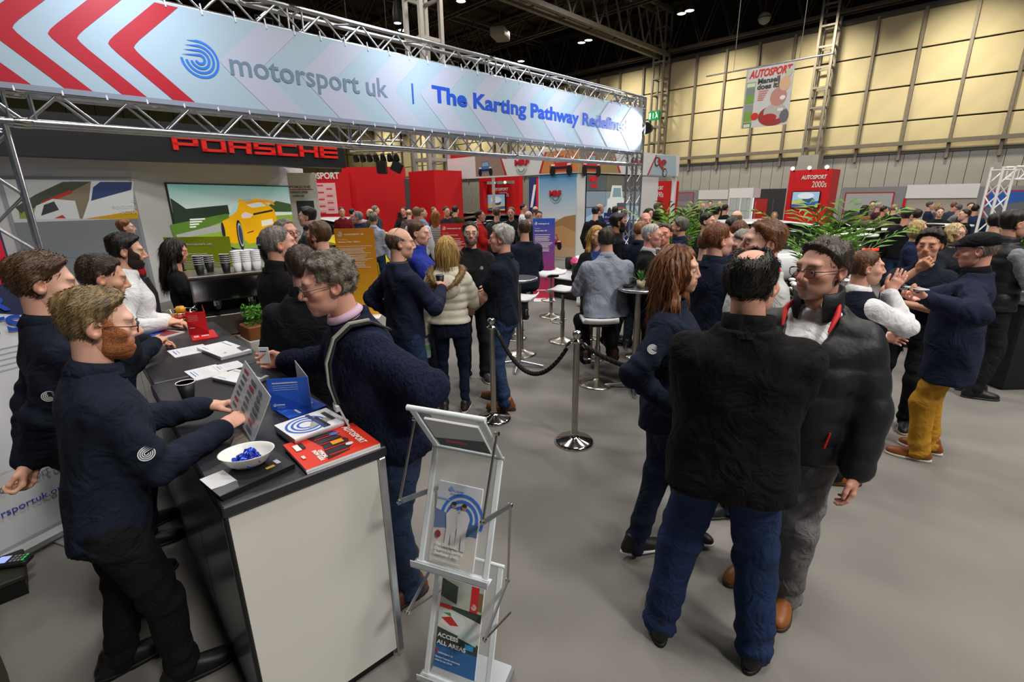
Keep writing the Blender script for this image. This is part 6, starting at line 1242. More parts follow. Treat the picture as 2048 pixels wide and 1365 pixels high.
# ------------------------------------------------------------------ display boards
def board(label, px0, px1, ytop, foot, col0, col1, sub, lines, yaw=0, lean=0, bw=None, tc='f4f0e4', hgt=None):
    """upright leaflet board: foot pixel gives the base, px0..px1 the width at the top"""
    f0 = G(*foot); b = f0.dot(_fwh); a, c = PD(px0, ytop, b), PD(px1, ytop, b); h = (a.z+c.z)/2 if hgt is None else hgt; w = (c-a).length/max(.3, math.cos(yaw))
    cen = (a+c)/2; t = thing('display_board', label, 'display board', (cen.x, cen.y, 0), RAXW+yaw); mw = frame((-w/2, 0, .02), (1, 0, 0), (0, -math.sin(lean), math.cos(lean)))
    link('panel', MB().box((0, 0, -.012), (w, h-.02, 0)).mesh('panel', M(col0, .4)), t, mw); MB().bbox((0, -.1, .008), (w, .42, .014), .004).build('foot_plate', WHITE, t)
    pr = Print(.0008); H = h-.02; pr.grad(0, 0, w, H, col1, col0); swirl(pr, w*.13, H*.94, w*.065, tc); pr.rect(w*.24, H*.93, w*.24, H*.93, tc)
    y = H*.80
    for k in range(lines): ww = w*rnd.uniform(.6, .84); pr.rect(w*.08, y, w*.08+ww, y+.008, tc); y -= .022 if k % 5 else .034
    if col1 == 'c02030': pr.arc(w*.4, H*.22, .1, .14, 20, 200, 'a03060').rect(w*.1, H*.1, w*.6, H*.11, 'f0e8e8')
    pr.build('print', t, mw); textw('lettering', 'motorsport uk', t, mw, w*.24, H*.928, w*.5, .03, M(tc, .5), .0006, .016, off=.001); textw('lettering', sub[0], t, mw, w*.08, H*.875, w*.22, .014, M(tc, .5), .0006, .016); textw('lettering', sub[1], t, mw, w*.08, H*.845, w*.55, .022, M(tc, .5), .0006, .016, off=.001)
    return t
board('orange upright information board beside the yellow car', 669, 746, 457, (718, 632), 'd8861c', 'd8a010', ('On display', 'Rotax Max 125cc'), 16, .12)
board('red upright information board behind the blonde woman', 880, 936, 447, (912, 600), 'd02028', 'b81820', ('On display', 'Trophy Worldwide Series Rotax'), 10)
board('blue to red upright information board beside the white bar stool', 1066, 1110, 437, (1090, 598), '2050b0', 'c02030', ('On display', 'Xtreme Max 125'), 14)
board('dark blue information board before the video wall', 1208, 1236, 430, (1222, 560), '1c2c78', '1c2c78', ('On display', 'Superkart 125cc'), 12, hgt=1.62)
board('lime green wide information board behind the barista', 326, 458, 474, (395, 690), 'a8b81c', 'a0b018', ('On display', 'motorsport UK Electric Concept'), 8)
# roll-up banners at the left edge
t = thing('rollup_banner', 'white and red roll-up banner with blue capitals at the left edge', 'roll-up banner', (-.40, 3.755, 0), .42)
MB().bbox((0, 0, .05), (.9, .16, .09), .03).build('cassette', M('a8acb0', .35, .7), t); MB().bbox((-.46, 0, .05), (.04, .17, .1), .02).build('end_cap', BLACK, t); MB().bbox((.46, 0, .05), (.04, .17, .1), .02).build('end_cap', BLACK, t); MB().bbox((.25, -.1, .01), (.1, .34, .016), .004).build('foot', M('b8bcc0', .3, .6), t); MB().tube((0, .04, .08), (0, .04, 2.1), .012).build('support_pole', ALU, t); MB().tube((-.42, 0, 2.12), (.42, 0, 2.12), .014).build('top_rail', ALU, t)
mw = frame((-.42, -.004, .09), (1, 0, 0), (0, 0, 1)); link('sheet', MB().box((0, 0, -.002), (.84, 2.02, 0)).mesh('sheet', M('dcdee4', .5)), t, mw)
pr = Print(.0006); pr.rect(0, 1.46, .84, 2.02, '8a6a5c').poly([(.2, 1.5), (.84, 1.3), (.84, 1.9), (.5, 2.02)], '2c3450').rect(.40, 1.49, .83, 1.85, 'c41838'); swirl(pr, .63, 1.66, .11, 'f0e4e8'); pr.lines(.3, 1.14, .5, 5, .03, 'b8bcc8', .005); swirl(pr, .35, .36, .06, '3a4aa8'); pr.rect(.2, .45, .6, .452, '8a8a90').build('print', t, mw)
BLU = M('2a50b8', .5); textw('lettering', 'MEMBER', t, mw, .2, 1.35, .58, .085, BLU, .001, .014, off=.004); textw('lettering', 'BENEFITS', t, mw, .16, 1.23, .65, .085, BLU, .001, .014, off=.004); textw('lettering', 'motorsport uk', t, mw, .44, .34, .36, .05, M('8a8e98', .5), .001, .014); textw('lettering', 'motorsportuk.org', t, mw, .32, .2, .46, .04, M('3a4aa8', .5), .001, .014)
t = thing('storage_cabinet', 'dark olive storage cabinet at the lower left edge', 'cabinet', (-.62, 2.3, 0), .1); MB().bbox((0, 0, .42), (.5, .9, .84), .02).build('body', M('3a3410', .6), t); MB().bbox((.255, 0, .42), (.012, .84, .78), .004).build('door', M('453d14', .6), t); MB().bbox((.266, .34, .6), (.014, .02, .1), .004).build('handle', STEEL, t)
p = G(28, 1130, .12); t = thing('card_terminal', 'small card payment terminal with lit screen at the left edge', 'card terminal', (p.x, p.y, .12), 1.0); MB().bbox((0, 0, .02), (.075, .16, .035), .01).build('casing', DARK, t); MB().box((-.028, .015, .038), (.028, .065, .04)).build('screen', M('a8b8ff', .3, emit=1.5), t)
for r_ in range(4):
    for c_ in range(3): MB().bbox((-.02+.02*c_, -.06+.018*r_, .039), (.014, .012, .005), .002).build('key', M('8a8e94', .5) if r_ else M('30d060', .4, emit=.6), t)
q = thing('terminal_box', 'low dark box carrying the card terminal', 'box', (p.x, p.y, 0)); MB().bbox((-.06, 0, .105), (.2, .3, .03), .006).build('shelf_board', M('28261c', .6), q)
MB().box((-.15, -.14, 0), (.03, .14, .09)).build('cabinet_body', BLACK, q)
p = G(30, 1052, .02); t = thing('cable_reel', 'grey coiled cable lying beside the roll-up foot', 'cable', p); MB().sweep([((.05+.012*i/10)*math.cos(i*.5), (.05+.012*i/10)*math.sin(i*.5), .02+.004*i/10) for i in range(60)], .01, 6).build('coil', M('6a6c70', .6), t)
# ------------------------------------------------------------------ vehicles
def loft(st, n=20, e=3.0):
    V = []; Q = []
    for x, hw, zb, zt in st:
        for k in range(n):
            a = 2*math.pi*k/n; c, s_ = math.cos(a), math.sin(a); V.append((x, hw*abs(c)**(2/e)*math.copysign(1, c), (zb+zt)/2+(zt-zb)/2*abs(s_)**(2/e)*math.copysign(1, s_)))
    for i in range(len(st)-1):
        for k in range(n): Q.append((i*n+k, i*n+(k+1) % n, (i+1)*n+(k+1) % n, (i+1)*n+k))
    m = MB(); m.add(V, Q, True); m.add(V[:n], [tuple(range(n-1, -1, -1))]); m.add(V[-n:], [tuple(range(n))]); return m
def car(label, x, y, rz, c, glass='14181c', tail='c01818', wing=None, zb=0, hatch=True):
    t = thing('car', label, 'car', (x, y, zb), rz); P_ = M(c, .18, spec=.6)
    loft([(-2.05, .72, .42, .78), (-1.95, .84, .3, .92), (-1.5, .9, .22, .98), (-.4, .92, .2, .95), (.7, .92, .2, .92), (1.5, .9, .22, .82), (1.95, .8, .3, .7), (2.08, .62, .38, .58)]).build('body', P_, t)
    if hatch: loft([(-1.9, .6, .85, .95), (-1.6, .72, .85, 1.32), (-.9, .74, .85, 1.43), (.1, .74, .85, 1.42), (.6, .72, .85, 1.2), (1.05, .68, .82, .92)]).build('windows', M(glass, .08, spec=.6), t); loft([(-1.72, .62, 1.3, 1.36), (-.9, .68, 1.4, 1.465), (.1, .68, 1.39, 1.455), (.45, .6, 1.3, 1.34)]).build('roof', P_, t)
    else: loft([(-1.5, .55, .9, .98), (-.8, .66, .85, 1.22), (-.1, .68, .85, 1.28), (.5, .66, .85, 1.12), (1.0, .62, .8, .9)]).build('windows', M(glass, .08, spec=.6), t); loft([(-1.2, .5, 1.08, 1.14), (-.6, .6, 1.24, 1.30), (0, .6, 1.24, 1.31), (.3, .52, 1.16, 1.22)]).build('roof', P_, t)
    for sx in (-1.28, 1.3):
        for sy in (-1, 1):
            wq = MB().lathe([(.2, -.1), (.31, -.1), (.33, -.06), (.33, .06), (.31, .1), (.2, .1)], 24, (sx, sy*.83, .33), Matrix.Rotation(math.pi/2, 3, 'X')).build('tyre', M('141416', .8), t); MB().lathe([(.0, -.085), (.06, -.1), (.2, -.08)] if sy > 0 else [(.0, .085), (.06, .1), (.2, .08)], 10, (sx, sy*.83, .33), Matrix.Rotation(math.pi/2, 3, 'X')).build('rim', ALU, wq)
    for sy in (-1, 1): MB().bbox((-1.98, sy*.62, .74), (.12, .36, .12), .03).build('tail_light', M(tail, .2, emit=2.5 if tail == 'ff2020' else .2), t); MB().bbox((1.92, sy*.58, .62), (.2, .34, .12), .03).build('headlight', M('d8e0e8', .15), t); MB().bbox((.55, sy*.98, .98), (.12, .18, .12), .03).build('mirror', P_, t)
    if tail == 'ff2020': MB().bbox((-2.06, 0, .78), (.05, 1.3, .05), .01).build('light_bar', M('ff2828', .2, emit=6), t)
    if wing: MB().bbox((-1.9, 0, 1.28), (.35, 1.4, .03), .01).build('rear_wing', M(wing, .3), t); [MB().box((-1.95, s_*.5-.02, .95), (-1.8, s_*.5+.02, 1.28)).build('wing_strut', BLACK, t) for s_ in (-1, 1)]
    return t
p = PD(752, 478, 11.6); car('bright yellow low sports car behind the orange board', p.x, p.y, RAXW+.75, 'f0d818', hatch=False)
p = PD(1455, 480, 10.4); car('white hatchback behind the ginger man', p.x, p.y, RAXW+math.pi, 'e8eaec', zb=.021)
p = PD(1702, 470, 12.6); car('black low racing car with glowing red tail lights', p.x, p.y, YAWX-.1, '141416', tail='ff2020', wing='16161a', zb=.03, hatch=False)
p = PD(640, 455, 17.0); car('white and red rally car by the sponsor board', p.x, p.y, RAXW+2.6, 'd8dce0', wing='202024')
p = PD(950, 450, 20.5); car('black and green show car in front of the 1980s kiosk', p.x, p.y, RAXW+.3, '202a24', wing='30b838')
p = PD(1022, 440, 17.5); car('black show car behind the crowd under the tyre fascia', p.x, p.y, RAXW+.2, '1c1e22')
# plinth under the showroom cars, kart stage
p = PD(1455, 520, 10.4); t = thing('car_stage', 'low black stage under the white hatchback', 'platform', (p.x, p.y, 0), RAXW); MB().bbox((0, 0, .01), (5.0, 2.6, .02), .004).build('deck', M('1a1a1c', .5), t)
k0 = G(1135, 560, .0); t = thing('kart_stage', 'low black platform with white top beside the blue board', 'platform', (8.1, 6.2, 0), .0); MB().bbox((.9, -.4, .2), (2.6, 2.0, .4), .02).build('deck', BLACK, t); MB().bbox((.9, -.4, .415), (2.7, 2.1, .03), .008).build('top', M('d8dade', .5), t)
t = thing('kart', 'racing kart with pink and blue panels on the black platform', 'kart', (8.7, 5.9, .44), .8)
MB().bbox((0, 0, .1), (1.3, .5, .05), .02).build('floor_tray', DARK, t); MB().bbox((.75, 0, .2), (.25, .9, .16), .06).build('nose_cone', M('d8dce4', .3), t); MB().bbox((.2, .48, .18), (.8, .2, .18), .06).build('side_pod', M('e03878', .3), t); MB().bbox((.2, -.48, .18), (.8, .2, .18), .06).build('side_pod', M('3048c8', .3), t); MB().bbox((.45, 0, .48), (.06, .34, .4), .03, Matrix.Rotation(.5, 3, 'Y')).build('front_fairing', M('5a50d8', .3), t); MB().bbox((-.25, 0, .3), (.4, .36, .4), .1).build('seat', BLACK, t); MB().sweep([(.25+.0*math.cos(a*.6), .14*math.cos(a*.6283), .58+.14*math.sin(a*.6283)) for a in range(10)], .014, 8, True).build('steering_wheel', BLACK, t)
for x in (-.5, .55):
    for s_ in (-1, 1): MB().lathe([(.06, -.08), (.13, -.08), (.14, 0), (.13, .08), (.06, .08)], 18, (x, s_*.58, .14), Matrix.Rotation(math.pi/2, 3, 'X')).build('tyre', M('141416', .8), t)
# ------------------------------------------------------------------ palms
def palm(label, x, y, hp, L, n, seed, c='6a9a34'):
    t = thing('potted_palm', label, 'palm', (x, y, 0)); rg = random.Random(seed); MB().lathe([(0, 0), (.17, 0), (.22, hp), (.2, hp), (.19, hp-.04), (0, hp-.04)], 20).build('planter', BLACK, t); mat = M(c, .45, kind='foliage')
    for k in range(n):
        a = k*2.4+rg.uniform(-.3, .3); e = rg.uniform(1.1, 1.53); l = L*rg.uniform(.7, 1.1); m = MB(); prev = None; d0 = Vector((math.cos(a), math.sin(a), 0)); sd = Vector((-math.sin(a), math.cos(a), 0)); pts = []
        for i in range(11): u = i/10; r_ = l*(math.cos(e)*u+.13*u*u); z = l*(math.sin(e)*u-.2*u*u*u); pts.append(Vector((0, 0, hp-.05))+d0*r_+Vector((0, 0, z)))
        m.sweep(pts, [.008*(1-.8*i/10) for i in range(11)], 5)
        for i in range(3, 11):
            for s_ in (-1, 1):
                for h_ in (0,):
                    if i == 10 and h_: continue
                    p = pts[i].lerp(pts[min(i+1, 10)], h_); tg = (pts[i]-pts[i-1]).normalized(); ll = .36*L/1.3*(1-.055*(i-3)*1.1)*rg.uniform(.85, 1.1); q = p+(sd*s_*.75+tg*.65+Vector((0, 0, -.12))).normalized()*ll; w = tg*.017; mid = p.lerp(q, .45)+Vector((0, 0, .012)); m.add([p, mid+w, q+Vector((0, 0, -.03)), mid-w], [(0, 1, 2, 3)])
        m.build('frond', mat, t)
    return t
p = G(1640, 585, 0); palm('large potted palm between the ginger man and the glasses man', *PD(1665, 500, 5.6)[:2], .85, 1.3, 19, 2); palm('potted palm rising behind the laughing man at mid hall', *PD(1352, 470, 8.0)[:2], .85, 1.3, 18, 7); palm('tall palm cut by the right picture edge', *PD(2062, 480, 5.0)[:2], .95, 1.0, 16, 5, '4a7a30')
q = PD(1605, 560, 4.9); t = thing('flower_trough', 'white flowers in dark foliage beside the palm', 'flowers', (q.x, q.y, 0)); MB().bbox((0, 0, .45), (.3, .3, .9), .02).build('planter', BLACK, t); spiky(t, .9, 30, .3, M('2c4a22', .5, kind='foliage'), 4, .015)
for k in range(7): MB().ell((rnd.uniform(-.14, .14), rnd.uniform(-.14, .14), 1.08+rnd.uniform(-.06, .1)), (.035, .035, .02), 10, 5).build('blossom', M('ecebe4', .5), t)
# black table and bar furniture deeper in the hall
q = PD(1990, 600, 6.6); t = thing('planter_box', 'tall black planter box at the right edge', 'planter', (PD(2050, 600, 4.9).x, PD(2050, 600, 4.9).y, 0), RAXW); MB().bbox((0, 0, .45), (.45, .45, .9), .02).build('box', BLACK, t); MB().bbox((0, 0, .905), (.47, .47, .02), .006).build('rim', DARK, t)
q = PD(1400, 540, 7.6); t = thing('display_table', 'black clothed table with yellow and black cartons', 'table', (q.x, q.y, 0), RAXW); MB().bbox((0, 0, .45), (1.7, .7, .9), .03).build('cloth', BLACK, t); MB().bbox((0, 0, .91), (1.74, .74, .02), .006).build('top', DARK, t)
for k in range(3):
    b = thing('carton', ['yellow-banded carton at the left of the black table', 'tall yellow-banded carton in the middle of the black table', 'small yellow carton at the right of the black table'][k], 'carton', Vector((q.x, q.y, .925))+Vector((math.cos(RAXW), math.sin(RAXW), 0))*(-.3+.3*k), RAXW); MB().bbox((0, 0, .16), (.24, .2, .32), .008).build('box', M('1c1a1c', .5), b); MB().box((-.121, -.102, .06+.05*k), (.121, -.09, .14+.05*k)).build('label_band', M('d8c020', .5), b); MB().box((-.1, -.103, .2), (.05, -.1, .26)).build('label_patch', M('b82838', .5), b)
def cafe(label, px, py, b, r=.45):
    p = PD(px, py, b); t = thing('cafe_table', label, 'table', (p.x, p.y, .021 if b > 8 else 0), group='white cafe tables'); h = p.z-(.021 if b > 8 else 0); MB().lathe([(0, h-.03), (r, h-.03), (r, h), (0, h)], 24).build('table_top', WHITE, t); MB().lathe([(.03, .03), (.03, h-.03)], 12).build('column', WHITE, t); MB().lathe([(0, 0), (.24, 0), (.22, .03), (0, .03)], 20).build('base', WHITE, t)
cafe('white round cafe table before the glowing tail lights', 1700, 468, 9.3); cafe('white round cafe table in front of the camel coat man', 1748, 457, 11.5); cafe('white long-edged cafe table below the man with cup', 1882, 449, 11.0, .55)
def chair(label, px, b, rz):
    p = PD(px, 470, b); t = thing('cafe_chair', label, 'chair', (p.x, p.y, .021 if b > 8 else 0), rz); MB().bbox((0, 0, .45), (.42, .42, .03), .012).build('seat', WHITE, t); MB().bbox((0, .2, .68), (.4, .03, .42), .012).build('backrest', WHITE, t)
    for x in (-.18, .18):
        for y in (-.18, .18): MB().tube((x*1.1, y*1.1, 0), (x, y, .44), .014, n=8).build('leg', WHITE, t)
chair('white cafe chair in front of the white hatchback tail', 1690, 8.9, .4); chair('white cafe chair beside the tail lights table', 1725, 9.0, 2.2)
# ------------------------------------------------------------------ people
NAVY = '1b2130'; NAVY2 = '151a27'; BLK = '141416'
def pers(label, px, py, b, hd, dh=.02, dx=0, **kw):
    """head-top pixel and forward depth give place and height; hd is the heading seen from the camera (0 away, 90 right, 180 towards)"""
    p = PD(px, py, b); yaw = math.degrees(math.atan((px-1024)/1012)); th = YAWX-math.radians(hd+yaw)
    return person(label, (p.x-math.cos(th)*(.02+dx), p.y-math.sin(th)*(.02+dx)), hd+yaw, h=kw.pop('h', p.z-dh), **kw)
def W(px, py, z): q = G(px, py, z); return (q.x, q.y, q.z)
def D(px, py, b): q = PD(px, py, b); return (q.x, q.y, q.z)
def wl_(P, w):   # world point -> person's local
    return P['root'].matrix_basis.inverted() @ Vector(w) if False else (Matrix.Translation(P['root'].location) @ Matrix.Rotation(P['root'].rotation_euler.z, 4, 'Z')).inverted() @ Vector(w)
def emblem(P, side, t, R_, off, c='e4e6ea', tocam=True):
    S0, el = (Vector(P['A'][side][0]), Vector(P['A'][side][1])); m = S0.lerp(el, t); cam_l = wl_(P, CP); d = (cam_l-m); ax = (el-S0).normalized(); d = (d-ax*d.dot(ax)).normalized()
    mw = frame(m+d*off, ax.cross(d), -ax); pr = Print(.0004, .0); swirl(pr, 0, 0, R_, c); pr.build('emblem', P['root'], mw)
def chest(P, x, z, R_, c='dfe2e8', txt=None, y=.16):
    o = Vector(P['T'](x, y, z)); u = Vector(P['Rm'] @ np.array((-1., 0, 0))); v = Vector(P['Rm'] @ np.array((0, 0, 1.))); mw = frame(o, u, v); pr = Print(.0004, 0); swirl(pr, 0, 0, R_, c)
    if txt: pr.lines(R_*1.6, R_*.5, R_*2, 3, R_*.6, c, R_*.3)
    pr.build('emblem', P['root'], mw)
def lanyard(P, c, front=True, drop=.3):
    T, s = P['T'], P['s']; pts = [T(-.055, -.06, .545), T(-.075, -.0, .55), T(-.07, .075, .5), T(-.05, .135, .42), T(-.02, .155, .55-drop), T(.02, .155, .55-drop), T(.05, .135, .42), T(.07, .075, .5), T(.075, .0, .55), T(.055, -.06, .545), T(0, -.085, .55)]
    o = MB().sweep([Vector(p) for p in pts], .008, 6, True).build('lanyard', M(c, .6), P['root'])
    if front: MB().bbox(Vector(T(0, .165, .55-drop-.07)), (.075, .006, .11), .003, Matrix([list(r_) for r_ in P['Rm']])).build('badge', M('e0e2e6', .4), P['root'])
def held(name, label, cat, w, build, rz=0):
    t = thing(name, label, cat, w, rz); build(t); return t
def papercup(t): MB().lathe([(.026, 0), (.038, .095), (.036, .095), (.03, .03)], 18).build('wall', BLACK, t); MB().sweep([(.0385*math.cos(i*math.pi/8), .0385*math.sin(i*math.pi/8), .096) for i in range(16)], .0022, 5, True).build('rim', PAPER, t); MB().lathe([(0, .085), (.036, .085)], 16).build('coffee', M('5a3a22', .4), t)
def phone(t): MB().bbox((0, 0, .07), (.075, .01, .15), .006).build('case', BLACK, t); MB().box((-.033, -.0065, .008), (.033, -.0055, .132)).build('screen', M('202c38', .1), t)
def hand_at(P, side, d=.075): A_ = P['A'][side]; l = Vector(A_[2])+Vector(A_[3])*d+Vector(A_[4])*.03; return (Matrix.Translation(P['root'].location) @ Matrix.Rotation(P['root'].rotation_euler.z, 4, 'Z')) @ l

# --- staff behind the counter
P = person('man with ginger beard and glasses in navy top leaning over the counter', (.05, 2.16), 46, h=1.715, lv=2, lean=9, head=(4, 11, 0), hair=('quiff', '8c744e'), beard=('full', 'a8673c'), glasses='1c1c1e', skin='d8a890', top=dict(c=NAVY, collar='polo', hem=-.1, name='polo_shirt', th=.016), legs=('17181b', ''),
           R=dict(w=(.44, 2.09, 1.12), palm=(-.5, .2, -1), pose='hold', pole=(.5, -.8, -.8)), L=dict(w=(.46, 2.36, 1.13), palm=(.5, .2, -1), pose='hold', pole=(-.6, -.5, -.6)), feet=((-.05, 2.42, 0, -4, 'w'), (.14, 2.17, 0, 6, 'w')), shoes=('151517', '101012'))
emblem(P, 1, .62, .026, .075)
P = person('tall brown-haired man in navy top with hands clasped behind his back', (.06, 2.86), 42, h=1.79, lv=2, head=(4, 12, 0), hair=('side', '5c3f28'), skin='d4a48c', top=dict(c=NAVY2, collar='polo', hem=-.1, name='polo_shirt', th=.018), legs=('17181b', ''), R=dict(p='back', l=(-.02, -.19, .88), pole=(1, -.5, 0), palm=(0, -1, -.2), pose='relax'), L=dict(l=(-.0, -.21, .92), pole=(-1, -.5, 0), palm=(0, -1, 0), pose='grip'))
emblem(P, 1, .55, .024, .075)
P = person('dark-haired man in navy top pointing across the counter', (.2, 3.42), 40, h=1.73, lv=2, lean=10, head=(6, 16, 0), hair=('short', '3a281c'), skin='cf9c80', top=dict(c=NAVY2, collar='polo', hem=-.1, name='polo_shirt'), legs=('17181b', ''), R=dict(w=(.50, 3.62, 1.16), pose='point', palm=(-.3, .1, -1), pole=(.7, -.6, -.7)), L=dict(w=(.5, 3.85, 1.14), palm=(.3, 0, -1)))
P = pers('dark-bearded man in white shirt and black tie working at the far counter', 224, 467, 3.6, 88, lv=2, lean=6, head=(5, 10, 0), hair=('quiff', '241a14'), beard=('full', '2a1e18'), skin='cf9f84', top=dict(c='e0e0e2', collar='fold', hem=-.04, name='shirt', th=.016), legs=('1a1b20', ''), R=dict(w=W(325, 648, 1.13), palm=(0, 0, -1), pose='hold'), L=dict(w=W(332, 640, 1.14), palm=(0, 0, -1)))
T = P['T']; MB().sweep([Vector(T(0, .1, .52)), Vector(T(0, .145, .4)), Vector(T(0, .15, .2)), Vector(T(0, .14, .05))], [.018, .022, .03, .03], 8).build('tie', M(BLK, .6), P['root'])
pers('ginger-haired man in red polo shirt by the frosted glass wall', 250, 439, 7.7, 92, lv=1, hair=('quiff', '9a5a30'), skin='dcae98', top=dict(c='b81c24', sleeve=.6, collar='polo', name='polo_shirt', hem=-.02), legs=('2a3040', ''))
pers('long-haired woman barista in black top behind the coffee machine', 352, 486, 4.72, 100, lv=2, sex='f', h=1.66, hair=('wavy', '1c1412'), skin='c48c70', head=(6, 14, 0), top=dict(c=BLK, v=.2, vw=.09, name='blouse', hem=-.1), legs=('151517', ''), R=dict(p='front'), L=dict(p='front'))
# --- visitors at the counter
P = pers('grey-cropped man in long black coat with white lanyard', 555, 450, 3.5, 62, lv=2, hair=('crop', '8a837c'), skin='cc9880', head=(15, 0, 0), bw=1.08, top=dict(c=BLK, hem=-.42, loose=.02, th=.03, collar='stand', name='coat'), legs=('17181b', ''), R='pocket', L='front'); lanyard(P, 'e4dcdc', False)
P = pers('man with thinning brown hair seen from behind in dark jacket with lanyard', 600, 487, 2.75, 12, lv=2, hair=('crop', '4a3a2e'), skin='d0a08a', bw=1.05, top=dict(c='14161c', hem=-.15, th=.026, collar='stand', name='jacket'), legs=('1c1e26', ''), R='front', L='front'); lanyard(P, 'dfe0e6', False)
pers('grey-haired man with glasses half hidden behind the black coat', 570, 437, 4.6, 140, lv=1, hair=('short', '7d766e'), skin='c88e78', glasses='2a2a2c', top=dict(c='1c2028'))
pers('young dark-haired man in black gilet looking left by the white pillar', 610, 411, 7.0, -75, lv=1, hair=('quiff', '2c2018'), skin='d2a48e', top=dict(c='1c1d22', kind='puffer', quilt=.1, th=.028, collar='stand', name='gilet'), h=1.90)
pers('auburn-bearded man in maroon sweater turned away to the left', 632, 442, 4.4, -50, lv=1, hair=('short', '5a4028'), beard=('full', '7a4a2c'), skin='d4a28a', top=dict(c='3a1420', name='sweater'), legs=('20242c', ''))
P = pers('curly grey-haired man with glasses in navy cable sweater and backpack strap', 650, 522, 2.05, -100, lv=2, dh=-.05, dx=.22, lean=20, bw=1.32, belly=.05, head=(0, 10, 0), hair=('curly', '7c7468'), glasses='5a5a5e', skin='cf9a82', top=dict(c='171d33', kind='knit', th=.028, hem=-.1, name='sweater', collar='crew'), legs=('26344e', 'denim'), R=dict(w=W(572, 722, 1.18), pose='hold', palm=(-.4, .2, .2), pole=(.6, -.4, -1)), L=dict(w=D(790, 815, 1.98), pole=(-.9, -.55, .1), pose='relax'), shoes=('5a3018', '2a1c10'))
T = P['T']
def ribbon(P, nm, pts, w, c, up=(1, 0, 0)):
    T = P['T']; m = MB(); V = []; n = len(pts); side = Vector(P['Rm'] @ np.array(up, float))
    Q_ = [Vector(T(*q)) for q in pts]
    for i, p in enumerate(Q_):
        d = (Q_[min(i+1, n-1)]-Q_[max(i-1, 0)]).normalized(); s_ = (side-d*side.dot(d)).normalized(); o = d.cross(s_)*.004; V += [p-s_*w-o, p+s_*w-o, p+s_*w+o, p-s_*w+o]
    F = [(4*i+k, 4*i+(k+1) % 4, 4*i+4+(k+1) % 4, 4*i+4+k) for i in range(n-1) for k in range(4)]+[(3, 2, 1, 0), (4*n-4, 4*n-3, 4*n-2, 4*n-1)]
    return m.add(V, F).build(nm, M(c, .7, bump=.2, bscale=200), P['root'])
ribbon(P, 'backpack_strap', ((-.12, -.14, .46), (-.125, -.08, .53), (-.13, .0, .555), (-.135, .08, .53), (-.145, .14, .46), (-.155, .172, .38), (-.17, .186, .3)), .024, '1c1d20'); ribbon(P, 'strap_webbing', ((-.125, -.08, .54), (-.13, .0, .565), (-.135, .08, .54), (-.145, .15, .465), (-.155, .182, .385), (-.17, .195, .3)), .012, '9a9a90'); ribbon(P, 'strap_webbing', ((-.17, .192, .3), (-.19, .195, .2), (-.205, .19, .1), (-.2, .2, .05), (-.185, .205, .1)), .011, 'b4b8b8'); MB().bbox(Vector(T(-.172, .2, .29)), (.055, .018, .03), .004).build('buckle', M('c4c8c8', .4), P['root'])
NU = Vector(P['HC'])-Vector(P['N']); MB().lathe([(.064, -.01), (.066, .032), (.07, .036), (.084, .012), (.08, .004)], 24, Vector(P['N'])+NU.normalized()*.008, NU.to_track_quat('Z', 'Y').to_matrix()).build('shirt_collar', M('c8a8c0', .7), P['root'])
held('card', 'small white card held up by the curly-haired man', 'card', hand_at(P, 1, .1), lambda t: (MB().bbox((0, 0, .03), (.055, .004, .09), .001).build('card', PAPER, t), MB().box((-.02, -.003, .05), (.015, -.0022, .056)).build('print', M('3a4a90', .5), t)), RAXW)
# --- group in the middle
pers('balding grey man with glasses in purple hooded jacket near the yellow car', 712, 422, 9.8, -80, lv=1, hair=('recede', '8f8a86'), skin='c89a94', glasses='3a3a3c', top=dict(c='1e2444', name='jacket', th=.025, collar='stand'))
pers('man in pale shirt seen from behind beside the orange board', 746, 426, 10.2, 20, lv=1, hair=('short', '6c6660'), top=dict(c='aab4c8', collar='fold', name='shirt'), legs=('2a3a5a', 'denim'))
P = pers('balding man in navy sweater with spectacles on his head, hand on hip', 800, 453, 3.95, 62, lv=2, bw=1.05, head=(18, 6, 0), hair=('ring', '6a5644'), skin='d2a288', glasses=('2a2a2c', 'up'), top=dict(c='1b2136', th=.018, name='sweater', hem=-.04), legs=('202f4c', 'denim'), L=dict(p='hip', pole=(-1, -.9, .1)), R=dict(p='chest', pose='hold'), shoes=('8a5628', '3a2412')); MB().lathe([(.066, -.008), (.066, .026), (.078, .012), (.076, .004)], 20, Vector(P['N'])).build('shirt_collar', M('3a3c42', .7, kind='check', vscale=90), P['root'])
held('paper_cup', 'black paper cup held by the balding man in navy sweater', 'cup', hand_at(P, 1), papercup)
P = pers('brown-haired man in blue jacket holding a phone behind the balding man', 838, 441, 5.1, 95, lv=1, head=(10, 8, 0), hair=('short', '5a3f2a'), skin='cf9e88', top=dict(c='263490', name='jacket', th=.024, collar='stand'), legs=('20242c', ''), R=dict(p='phone', pose='hold')); held('phone', 'dark phone in the hand of the man in blue jacket', 'phone', hand_at(P, 1), phone, RAXW)
P = pers('blonde woman in cream puffer jacket with fur hood seen from behind', 892, 471, 4.38, 6, lv=2, sex='f', dh=.015, hair=('straight', 'cfa860'), top=dict(c='cfc9b8', kind='puffer', quilt=.072, th=.03, hem=.02, name='puffer_jacket', collar='stand'), legs=('141c30', '', .86), L=dict(p='down', pose='grip'), R=dict(p='front'), feet=((-.1, 0), (.1, .02)), shoes=('26201f', 'd8c8c0'))
T = P['T']; rg = np.random.default_rng(3); pth = [Vector(T(*q)) for q in ((-.13, .0, .54), (-.16, -.08, .49), (-.12, -.15, .41), (.0, -.165, .37), (.08, -.15, .42), (.14, -.07, .5), (.13, .0, .54))]
V = []; Q = []
